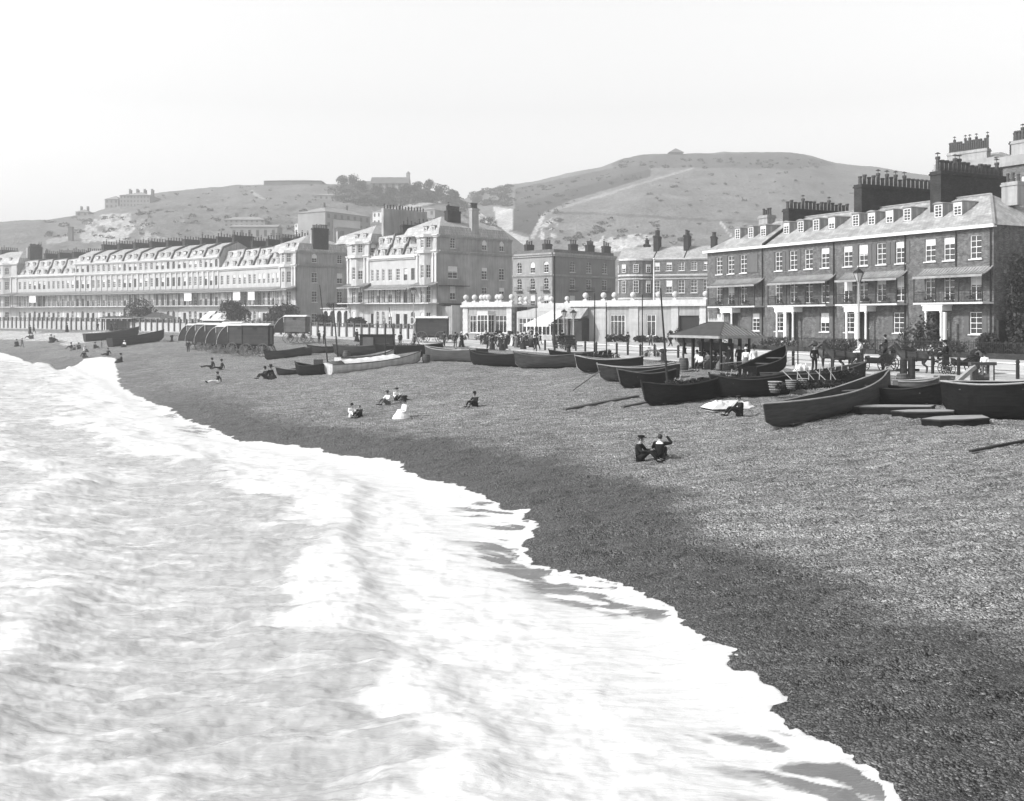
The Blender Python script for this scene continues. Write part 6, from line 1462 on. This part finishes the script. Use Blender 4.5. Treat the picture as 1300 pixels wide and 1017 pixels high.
for m_ in list(HM.values()) + [HAIR]: m_.materials.append(hair_m); [setattr(p, 'use_smooth', True) for p in m_.polygons]
npers = [0]
def person(lab, base, yaw, pose='stand', top=cloth_dark, bottom=None, hat='bowler', hatm=cloth_black, skirt=False, s=1.0, group=None, M=None, collar=False):
    """yaw: compass heading the figure faces, radians from -y (towards the camera), turning left-handed"""
    if skirt and pose in ('sitg', 'sitl'): pose = 'chair'; base = Vector(base) - Vector((0, 0, .38 * s))
    M = (T(base) @ RZ(yaw) @ Matrix.Scale(s, 4)) if M is None else M; r = thing('person', lab, 'person', M, group); g = PM[pose]; P = POSES[pose]
    obj('body', g['body'], r, None, skin_m); obj('coat' if not skirt else 'bodice', g['coat'], r, None, top)
    bt = bottom or top; obj('skirt' if skirt else 'trousers', g['skirt' if skirt else 'legs'], r, None, bt)
    hd = Vector(P['hd']); obj('hair', HAIR, r, T(hd), hair_m)
    if hat: obj('hat', HM[hat], r, T(hd + Vector((0, .01, .075))), hatm)
    for sd_ in (1, -1):
        if not (skirt and pose in ('stand', 'walk')):
            an = Vector(P.get('anL', (-P['an'][0],) + P['an'][1:])) if sd_ < 0 else Vector(P['an']); to = Vector(P.get('toL', (-P['to'][0],) + P['to'][1:])) if sd_ < 0 else Vector(P['to'])
            key = ('boot', pose, sd_)
            if key not in _cache: b = MB(); b.tube([an + Vector((0, .03, .05)), an + Vector((0, .02, -.03)), to], [.055, .055, .035], 8); _cache[key] = b.mesh('boot'); _cache[key].materials.append(cloth_black)
            obj('boot', _cache[key], r)
    if collar: c = MB(); c.lathe([(.1, -.16), (.17, -.2), (.19, -.24), (.12, -.22)], tuple(hd + Vector((0, .03, .03))), 12); c.build('collar', cloth_white, r)
    npers[0] += 1; return r
def pp(px, py): return G(px, py)
R_ = math.radians
PB = 'people sitting about the shingle'
# the couple nearest the viewer
person('figure in a broad cap sitting on the shingle, left of the foreground couple', pp(815, 586), R_(65), 'sitg', cloth_black, cloth_black, 'cap', s=1.04, group=PB)
person('white-collared figure raising an arm to the head, right of the foreground couple', pp(838, 583), R_(165), 'raise', cloth_black, cloth_black, None, s=1.04, group=PB, collar=True)
person('man in black with a cap resting by the pale sailcloth on the shingle', pp(937, 528), R_(-75), 'sitg', cloth_black, cloth_black, 'cap', s=1.0, group=PB)
person('lone dark figure sitting in the middle of the open shingle', pp(602, 517), R_(-40), 'sitg', cloth_black, cloth_black, 'bowler', s=.9, group=PB)
person('woman in a full white dress and dark hat sitting on the shingle', pp(513, 531), R_(-60), 'sitg', cloth_white, cloth_white, 'wide', skirt=True, s=1.12, group=PB)
person('white-bloused child sitting just left of the white-dressed woman', pp(491, 514), R_(-40), 'sitg', cloth_white, cloth_mid, 'boater', hatm=hair_m, s=.9, group=PB)
person('child in pale clothes and dark cap sitting just above the white-dressed woman', pp(504, 509), R_(30), 'sitg', cloth_white, cloth_dark, 'cap', s=.85, group=PB)
person('child in white with a dark hat, left of a close pair low on the shingle', pp(447, 530), R_(30), 'sitg', cloth_white, cloth_white, 'bowler', s=.8, group=PB)
person('dark-clothed child, right of a close pair low on the shingle', pp(456, 530.5), R_(-30), 'sitg', cloth_black, cloth_black, None, s=.75, group=PB)
person('man in dark clothes reclining on the shingle before the bathing machines, left of two', pp(267, 467), R_(-60), 'sitl', cloth_black, cloth_dark, 'bowler', s=1.1, group=PB)
person('man in dark clothes reclining on the shingle before the bathing machines, right of two', pp(279, 469), R_(-60), 'sitl', cloth_dark, cloth_black, 'bowler', s=1.1, group=PB)
person('child in a white frock and dark hat playing alone below the bathing machines', pp(274, 486), R_(-50), 'sitl', cloth_dark, cloth_white, 'bowler', s=1.0, group=PB)
person('dark figure of a huddled pair left of the pale punt, left one', pp(336, 481), R_(-50), 'sitg', cloth_dark, cloth_dark, 'bowler', s=1.1, group=PB)
person('dark figure of a huddled pair left of the pale punt, right one', pp(344, 480), R_(50), 'sitg', cloth_black, cloth_black, 'wide', skirt=True, s=1.1, group=PB)
left = [(153, 460.5, 'sitg', cloth_black, 1.25, 'largest dark figure sitting upright at the tip of the bay of foam', 'bowler', True), (136, 451, 'sitl', cloth_black, 1.1, 'dark figure leaning back with a long shadow, below the far boats', 'bowler', False),
        (107, 454, 'sitl', cloth_dark, 1.15, 'figure with pale shirt front lying back at the water side of the far group', 'boater', False), (108, 447, 'sitg', cloth_white, 1.1, 'white-clad seated figure among the far group', 'boater', True),
        (90, 443, 'sitg', cloth_black, 1.1, 'dark seated figure at the left of the far group', 'bowler', False), (94, 445.5, 'sitg', cloth_mid, 1.0, 'low grey seated figure between two darker ones in the far group', 'cap', False),
        (100, 444, 'sitg', cloth_black, 1.15, 'dark seated figure right beside the low grey one', 'bowler', False), (121, 443, 'sitg', cloth_dark, 1.1, 'dark seated figure alone left of the far boats', 'bowler', False),
        (129, 442, 'stand', cloth_mid, .72, 'small child standing at the end of the far boats', 'cap', False), (158, 440.5, 'sitg', cloth_white, 1.1, 'white figure sitting under the side of the far boat', 'boater', True),
        (21, 439.5, 'sitg', cloth_black, 1.3, 'dark figure sitting on the shingle near the left edge', 'bowler', True), (28, 441.5, 'walk', cloth_mid, .95, 'small standing figure right beside the sitter at the left edge', 'cap', False),
        (37, 430, 'sitg', cloth_black, 1.2, 'dark figure of a distant pair on the upper sand, left one', 'bowler', False), (41, 430.5, 'sitg', cloth_dark, 1.2, 'dark figure of a distant pair on the upper sand, right one', 'bowler', True),
        (65, 434.5, 'sitg', cloth_black, 1.45, 'stout dark figure sitting at the edge of the pale sand', 'bowler', True), (69, 434, 'sitg', cloth_dark, 1.2, 'smaller dark figure close beside the stout one', 'cap', False)]
for i, (px, py, ps, m, s, lb, ht, sk) in enumerate(left): person(lb, pp(px, py), R_((-60, -20, 40, 70)[i % 4]), ps, m, None if i % 3 else cloth_dark, ht, straw_m if ht == 'boater' else cloth_black, skirt=sk, s=s, group=PB)
# walkers by the far fence and among the machines
walk = [(38, 414.5, 'dark walker at the far left of the fence'), (43, 415, 'second dark walker close to the far left one'), (85, 416, 'dark walker before the fence left of the low stall'), (124, 417, 'dark walker before the fence under the low stall'), (141, 417.5, 'dark walker below the stall roof end'), (146, 417.5, 'dark walker next to the one below the stall roof'),
        (172, 418, 'dark figure standing at the left post of the distant shelter'), (180, 418, 'figure standing in the middle of the distant shelter'), (187, 418, 'figure standing at the right post of the distant shelter')]
for i, (px, py, lb) in enumerate(walk):
    Y = 214 - px * .02; c = at(px, py, Y); c.z = float(ground(np.array([c.x]), np.array([c.y]))[0]) + .1; person(lb, c, R_(40 + 60 * i), 'walk' if i % 2 else 'stand', cloth_black if i % 3 else cloth_dark, None, 'bowler', skirt=bool(i % 2 == 0), s=1.05, group='walkers along the white fence')
mid = [(239, 448, 'standing', cloth_dark, 'dark figure standing at the left end of the bathing machines'), (405, 436, 'sit', cloth_dark, 'dark-clothed person beside the lone bathing machine, left of two'), (411, 437, 'sit', cloth_black, 'dark-clothed person beside the lone bathing machine, right of two'),
       (453, 434, 'st', cloth_black, 'dark figure standing behind the loaded boats left of the locker'), (508, 440, 'st', cloth_dark, 'dark round-backed figure right of the gear locker'), (526, 443, 'st', cloth_mid, 'grey figure seated under the crossed timbers'),
       (564, 440, 'st', cloth_dark, 'dark figure right of the boxy cabin'), (578, 441, 'st', cloth_black, 'man in black standing left of the horse cab'), (586, 441, 'st', cloth_black, 'woman in a pale hat standing left of the white horse')]
for i, (px, py, ps, m, lb) in enumerate(mid): person(lb, pp(px, py), R_(50 * i), 'stand', m, None, 'bowler' if i != 8 else 'wide', straw_m if i == 8 else cloth_black, skirt=(i in (3, 8)), s=1.0, group='people standing among the boats')
# crowd at the promenade edge
rs = random.Random(4)
for i in range(26):
    px = 612 + i * 2.9 + rs.uniform(-1.5, 1.5); py = 441 + rs.uniform(-3.0, 4.2)
    person('one of the packed crowd on the promenade left of the clubhouse awning', pp(px, py), R_(rs.uniform(-180, 180)), rs.choice(('stand', 'stand', 'walk')), rs.choice((cloth_black, cloth_dark, cloth_dark, cloth_mid, cloth_white)), rs.choice((None, cloth_dark)), rs.choice(('bowler', 'boater', 'wide', 'cap')),
           rs.choice((cloth_black, straw_m, cloth_dark)), skirt=rs.random() < .5, s=rs.uniform(.85, 1.03), group='crowd on the promenade')
# walkers on the promenade and road
person('man in a long black coat walking before the first clubhouse window', pp(797, 440), R_(170), 'walk', cloth_black, None, 'bowler', s=1.0)
person('man in a pale shirt walking before the second clubhouse window', pp(826, 441), R_(10), 'walk', cloth_mid, cloth_dark, None, s=1.0)
person('man in black at the right of the second clubhouse window', pp(851, 442), R_(100), 'walk', cloth_black, None, 'bowler', s=1.0)
person('tall dark figure in the road beside the clubhouse awning', pp(682, 446), R_(60), 'walk', cloth_black, None, 'bowler', s=1.02)
person('boatman in dark jersey and cap standing right of the shelter, hands at his belt', pp(1034, 473), R_(10), 'stand', cloth_black, cloth_dark, 'cap', s=1.02)
person('woman in white with a large dark hat standing right of the shelter', pp(957, 474), R_(15), 'stand', cloth_white, cloth_white, 'wide', skirt=True, s=1.0)
person('woman in pale dress standing close left of the large-hatted woman', pp(947, 474), R_(-30), 'stand', cloth_white, cloth_mid, 'bowler', straw_m, skirt=True, s=.95)
person('man in a white shirt sitting in the dark boat before the shelter', pp(888, 478) + Vector((0, 0, .3)), R_(-40), 'chair', cloth_white, cloth_dark, 'cap', s=.95)
person('man in a white shirt standing behind the timber winch', pp(1250, 481), R_(160), 'stand', cloth_white, cloth_mid, 'cap', s=.85)
# people in the shelter
sits = [(.6, 'pale-bloused woman', cloth_white, True), (1.2, 'dark-coated man', cloth_black, False), (1.8, 'grey-suited man', cloth_mid, False), (2.4, 'dark-dressed woman', cloth_black, True), (3.0, 'man in dark serge', cloth_dark, False), (3.6, 'woman in grey', cloth_mid, True)]
for i, (x_, lb, m, sk) in enumerate(sits): person('%s on the seaward bench of the shelter, %s from the left' % (lb, ords[i]), None, 0, 'chair', m, None, ('bowler', 'wide', 'boater')[i % 3], (cloth_black, straw_m)[i % 2], skirt=sk, M=SHM @ T((x_, .85 - .13, -.08)), group='people on the shelter benches')
for i, (x_, y_, lb, m, sk) in enumerate(((4.6, .4, 'dark-dressed woman standing at the right corner post of the shelter', cloth_black, True), (4.7, 1.2, 'dark-coated man standing under the right eave of the shelter', cloth_black, False), (4.5, 2.0, 'man in dark serge standing at the back right post of the shelter', cloth_dark, False), (-.3, .3, 'grey-coated man standing at the left corner of the shelter', cloth_mid, False))):
    person(lb, None, 0, 'stand', m, None, 'bowler', skirt=sk, M=SHM @ T((x_, y_, 0)) @ RZ(R_(40 * i)), group='people standing at the shelter')

# ------------------------------------------------------------------ horses and carriages
def horse_meshes():
    V = []; E = []; R = []
    def add(p, r, par=None): V.append(tuple(p)); R.append(r); (E.append((par, len(V) - 1)) if par is not None else None); return len(V) - 1
    # faces -y; withers 1.58
    b0 = add((0, 0, 1.14), (.27, .31)); b1 = add((0, .45, 1.16), (.25, .27), b0); rp = add((0, .85, 1.22), (.26, .27), b1); tl_ = add((0, 1.08, 1.25), (.12, .14), rp)
    sh = add((0, -.42, 1.2), (.23, .3), b0); n0 = add((0, -.68, 1.42), (.14, .22), sh); n1 = add((0, -.9, 1.72), (.1, .15), n0); hd = add((0, -1.02, 1.95), (.095, .13), n1); m1 = add((0, -1.22, 1.84), (.08, .1), hd); m2 = add((0, -1.44, 1.66), (.055, .065), m1)
    for s in (1, -1):
        a = add((s * .15, -.42, .92), (.1, .12), sh); b = add((s * .15, -.42, .55), .055, a); c = add((s * .15, -.41, .25), .035, b); d = add((s * .15, -.44, .07), .045, c); add((s * .15, -.48, .01), .06, d)
        a = add((s * .16, .78, .95), (.13, .17), rp); b = add((s * .17, .70, .72), .085, a); c = add((s * .17, .95, .52), .05, b); c = add((s * .17, .93, .24), .036, c); d = add((s * .17, .88, .07), .045, c); add((s * .17, .84, .01), .06, d)
    bod = skin_mesh('body', V, E, R, 2); X = MB()
    for s in (-1, 1): X.tube([(s * .06, -1.0, 2.02), (s * .07, -1.01, 2.1), (s * .065, -1.03, 2.17)], [.03, .03, .006], 6)
    bod = join_meshes('horse_body', bod, X)
    mn = MB()
    for k in range(14): t = k / 13; y = -.98 + .42 * t; z = 2.06 - .56 * t; mn.bar((0, y + .07, z), (.1 * (1 if k % 3 else -1), y + .12, z - .2), .07, .02)
    tl2 = MB(); tl2.tube([(0, 1.18, 1.28), (0, 1.32, 1.1), (0, 1.34, .75), (0, 1.28, .42)], [.05, .08, .085, .02], 8)
    hn = MB()
    for y, w_, z0_, z1_ in ((-.36, .06, .86, 1.56), (.3, .04, .86, 1.5)):
        K = 16
        for k in range(K): a, b = 2 * PI * k / K, 2 * PI * (k + 1) / K; rx = .29; rz = (z1_ - z0_) / 2; zc_ = (z1_ + z0_) / 2; hn.bar((rx * math.cos(a), y, zc_ + rz * math.sin(a)), (rx * math.cos(b), y, zc_ + rz * math.sin(b)), w_, .03)
    for s in (-1, 1): hn.bar((s * .3, -.36, 1.15), (s * .42, 1.5, 1.0), .035); 
    hn.bar((0, -.6, 1.62), (0, 1.15, 1.52), .03)
    return bod, mn.mesh('mane'), tl2.mesh('tail'), hn.mesh('harness')
HB = horse_meshes()
for m_ in HB: m_.materials.clear(); m_.materials.append(horse_dark)
def horse(lab, M, m=horse_dark, s=1.0):
    r = thing('horse', lab, 'horse', M @ Matrix.Scale(s, 4)); obj('body', HB[0], r, None, m); obj('mane', HB[1], r, None, hair_m); obj('tail', HB[2], r, None, hair_m); obj('harness', HB[3], r, None, cloth_black); return r
def carriage(lab, M, hood=True, s=1.0, pale=False):
    r = thing('horse_carriage', lab, 'carriage', M @ Matrix.Scale(s, 4))         # faces -y, front wheels at y = -.9
    q = MB(); q.prism([(-.55, .62), (.9, .58), (1.15, .95), (1.2, 1.25), (1.0, 1.25), (.85, .85), (-.3, .8), (-.5, 1.05), (-.6, 1.05)], -.6, .6); 
    for x_ in (-.6, .56): q.prism([(-.5, .63), (.9, .6), (1.15, 1.2), (.5, 1.15), (.1, .9), (-.45, .95)], x_, x_ + .04)
    q.build('body', dark_paint, r)
    q = MB(); q.box(-.5, .5, -1.15, -.75, 1.15, 1.28); q.box(-.52, .52, -.78, -.72, 1.28, 1.55); q.box(-.4, .4, -1.1, -.8, .62, 1.15); q.prism([(-1.15, 1.0), (-1.5, .8), (-1.52, .85), (-1.17, 1.06)], -.45, .45); q.build('driver_box', dark_paint, r)
    q = MB(); q.box(-.5, .5, .4, .95, .86, .98); q.box(-.5, .5, .85, .98, .98, 1.4); q.build('seat', cloth_mid, r)
    if hood:
        q = MB(); K = 6; arc = [(.95 + .35 * math.cos(a) - .1, 1.3 + .32 * math.sin(a)) for a in [PI * .1 + PI * .9 * k / K for k in range(K + 1)]]
        q.prism(arc + [(x * .97 + .03, z - .05) for x, z in arc[::-1]], -.62, .62); q.build('folded_hood', cloth_black, r)
    for y, R in ((-.9, .42), (.75, .56)):
        for x_ in (-.72, .72): wheel(r, (x_, y, R), R, 12, dark_paint, .05, axis=PI / 2)
        q = MB(); q.bar((-.75, y, R), (.75, y, R), .06); q.build('axle', dark_paint, r)
    for x_ in (-.66, .66):
        q = MB(); q.prism([(x_ and .3, 1.12), (.75, 1.2), (1.15, 1.02), (1.18, 1.06), (.75, 1.25), (.28, 1.17)], x_ - .15, x_ + .15); q.build('mudguard', dark_paint, r)
        q = MB(); q.box(x_ - .06, x_ + .06, -.86, -.74, 1.25, 1.5); q.build('carriage_lamp', iron, r)
    for x_ in (-.42, .42): q = MB(); q.tube([(x_, -1.0, .6), (x_, -1.8, .95), (x_ * .9, -3.2, 1.05)], [.03, .028, .022], 6); q.build('shaft', dark_paint, r)
    return r
def rig(lab, px, py, yaw, hlab=None, coach=None, m=horse_dark, twin=None, s=1.0, cs=None, seat=cloth_black):
    c = G(px, py); M = T(c) @ RZ(yaw); carriage(lab, M, s=s)
    if hlab: horse(hlab, M @ T((0, -2.9 * s, 0)), m, .95 * s)
    if coach: person(coach, None, 0, 'chair', seat, None, 'bowler', M=M @ Matrix.Scale(s, 4) @ T((0, -.98, .78)))
    return M
# headings: yaw turns -y; facing left along the road towards the terraces
M1 = rig('open carriage behind the tall gas lamp, pale rug over its driver', 1112, 473, R_(-118), 'dark harnessed horse of the carriage behind the tall gas lamp', 'driver under a pale rug on the carriage behind the gas lamp', seat=cloth_white)
horse('second dark horse with hanging head, left of the gas lamp', T(G(1066, 474.5)) @ RZ(R_(-100)), horse_dark, .98)
M2 = rig('open carriage with large rear wheels at the right, before the nearest house', 1222, 477, R_(-105), 'dark horse of the carriage at the right, facing the gas lamp', 'dark-coated driver of the right-hand carriage')
rig('dark carriage waiting farther off, behind the horse at the gas lamp', 1140, 459, R_(-112), None, 'dark-coated driver of the farther waiting carriage')
rig('dark open cab in front of the conservatory, beside the crowd', 640, 434, R_(70), 'pale grey horse drawing the cab left of the crowd', None, horse_pale)
rig('small dark carriage with its back to the clubhouse awning', 718, 444, R_(-160), 'dark horse of the small carriage by the awning', 'driver of the small carriage by the awning')
# bicycle leaning near the clubhouse
c = G(828, 455); r = thing('bicycle', 'dark bicycle standing on the promenade between shelter and clubhouse', 'bicycle', T(c) @ RZ(.15))
for x_ in (-.52, .52): wheel(r, (x_, 0, .34), .34, 16, iron, .03)
q = MB(); 
for a, b in (((-.52, 0, .34), (-.1, 0, .34)), ((-.1, 0, .34), (-.22, 0, .85)), ((-.1, 0, .34), (.36, 0, .8)), ((-.2, 0, .78), (.36, 0, .82)), ((-.52, 0, .34), (-.2, 0, .78)), ((.52, 0, .34), (.34, 0, .98))): q.tube([a, b], .018, 6)
q.build('bicycle_frame', iron, r); q = MB(); q.bar((.34, -.25, 1.0), (.34, .25, 1.0), .03); q.build('handlebar', iron, r); q = MB(); q.prism([(-.35, .86), (-.1, .87), (-.1, .92), (-.38, .95)], -.07, .07, 'y'); q.build('saddle', cloth_black, r)

# ------------------------------------------------------------------ clutter among the boats
def crate(lab, px, py, w, d, h, rot, m=wood_mid, dz=0):
    r = thing('fish_crate', lab, 'crate', T(G(px, py) + Vector((0, 0, dz))) @ RZ(rot), 'gear standing among the boats'); q = MB(); k = 0
    while k < h - .05: q.box(-w / 2, w / 2, -d / 2, -d / 2 + .03, k, k + .1); q.box(-w / 2, w / 2, d / 2 - .03, d / 2, k, k + .1); q.box(-w / 2, -w / 2 + .03, -d / 2 + .031, d / 2 - .031, k, k + .1); q.box(w / 2 - .03, w / 2, -d / 2 + .031, d / 2 - .031, k, k + .1); k += .13
    q.box(-w / 2 + .03, w / 2 - .03, -d / 2 + .03, d / 2 - .03, 0, .03); q.build('slats', m, r); q = MB()
    for x in (-1, 1):
        for y in (-1, 1): q.box(x * (w / 2 - .05) - .025, x * (w / 2 - .05) + .025, y * (d / 2 - .05) - .025, y * (d / 2 - .05) + .025, 0, h)
    q.build('corner_battens', m, r)
def cask(lab, px, py, rr, h, m=wood_mid, dz=0):
    r = thing('cask', lab, 'barrel', T(G(px, py) + Vector((0, 0, dz))), 'casks among the boats'); q = MB(); q.lathe([(rr * .8, 0), (rr, h * .4), (rr, h * .6), (rr * .8, h), (rr * .76, h), (rr * .76, h - .04)], n=14); q.build('staves', m, r)
    q = MB()
    for t in (.12, .32, .68, .88): q.lathe([(rr * (1.0 if .25 < t < .75 else .9), h * t - .02), (rr * (1.02 if .25 < t < .75 else .92), h * t), (rr * (1.0 if .25 < t < .75 else .9), h * t + .02)], n=14)
    q.build('hoops', iron, r)
def net_heap(lab, px, py, s, seed, dz=0):
    r = thing('net_heap', lab, 'nets', T(G(px, py) + Vector((0, 0, dz)))); leaf_cloud(500, [(-.5 * s, 0, .08 * s, .7 * s, .5 * s, .2 * s), (.5 * s, .1, .1 * s, .6 * s, .5 * s, .22 * s)], .08, seed).build('netting', tar2, r)
    q = MB()
    for k in range(5): q.tube([(-.6 * s + k * .3 * s, 0, .2), (-.5 * s + k * .28 * s, .1, (.35 + .15 * (k % 2)) * s)], .03, 5)
    q.build('floats_and_sticks', wood, r)
net_heap('dark heap of nets before the loaded boats, left of the gear locker', 445, 447, 1.6, 201, .4); net_heap('net heap on the boats right of the gear locker', 516, 449, 1.5, 202, .6)
net_heap('heap of nets and sticks left of the crowd', 590, 452, 1.5, 203, .3); net_heap('net heap in the masted black boat', 870, 505, 1.0, 204, .7); net_heap('net heap in the dark boat right of the masted one', 935, 498, 1.0, 205, .75)
net_heap('nets and gear on the dark boat behind the large grey boat', 1060, 492, 1.2, 206, .7); net_heap('gear heaped on the black boat below the clubhouse window', 765, 468, 1.2, 207, .8)
cask('cask standing between the two left masts', 440, 456, .4, .9); cask('cask standing at the bow of the white clinker boat', 541, 461, .38, .8); cask('cask beside the promenade post left of the shelter', 868, 470, .36, .85); cask('cask behind the far end of the large grey boat', 1146, 494, .34, .8)
crate('slatted crate at the left of the white boat stern', 404, 463, .9, .6, .5, .3); crate('slatted crate before the boxy cabin', 556, 446, 1.0, .7, .6, -.2); crate('slatted crate standing on the promenade left of the shelter', 848, 468, .9, .6, .55, .5); crate('slatted crate right of the small pale boat', 1199, 489, .9, .6, .5, .1)
def capstan(lab, px, py, s=1.0):
    r = thing('capstan', lab, 'capstan', T(G(px, py)) @ Matrix.Scale(s, 4), 'hauling capstans at the beach top'); q = MB(); q.lathe([(.42, 0), (.4, .1), (.2, .2), (.17, .75), (.27, .85), (.27, 1.05), (.1, 1.1)], n=12); q.build('drum', tar2, r)
    q = MB(); q.bar((-1.3, .2, .95), (1.3, -.2, .95), .08); q.build('capstan_bar', wood_mid, r); q = MB(); q.box(-.8, .8, -.12, .12, -.05, .08); q.box(-.12, .12, -.8, -.121, -.05, .08); q.box(-.12, .12, .121, .8, -.05, .08); q.build('base_timbers', wood_mid, r)
capstan('capstan with a long bar on the promenade edge below the clubhouse', 722, 452); capstan('capstan on the shingle right of the far shelter', 218, 434); capstan('capstan near the shelter left corner post', 842, 460)
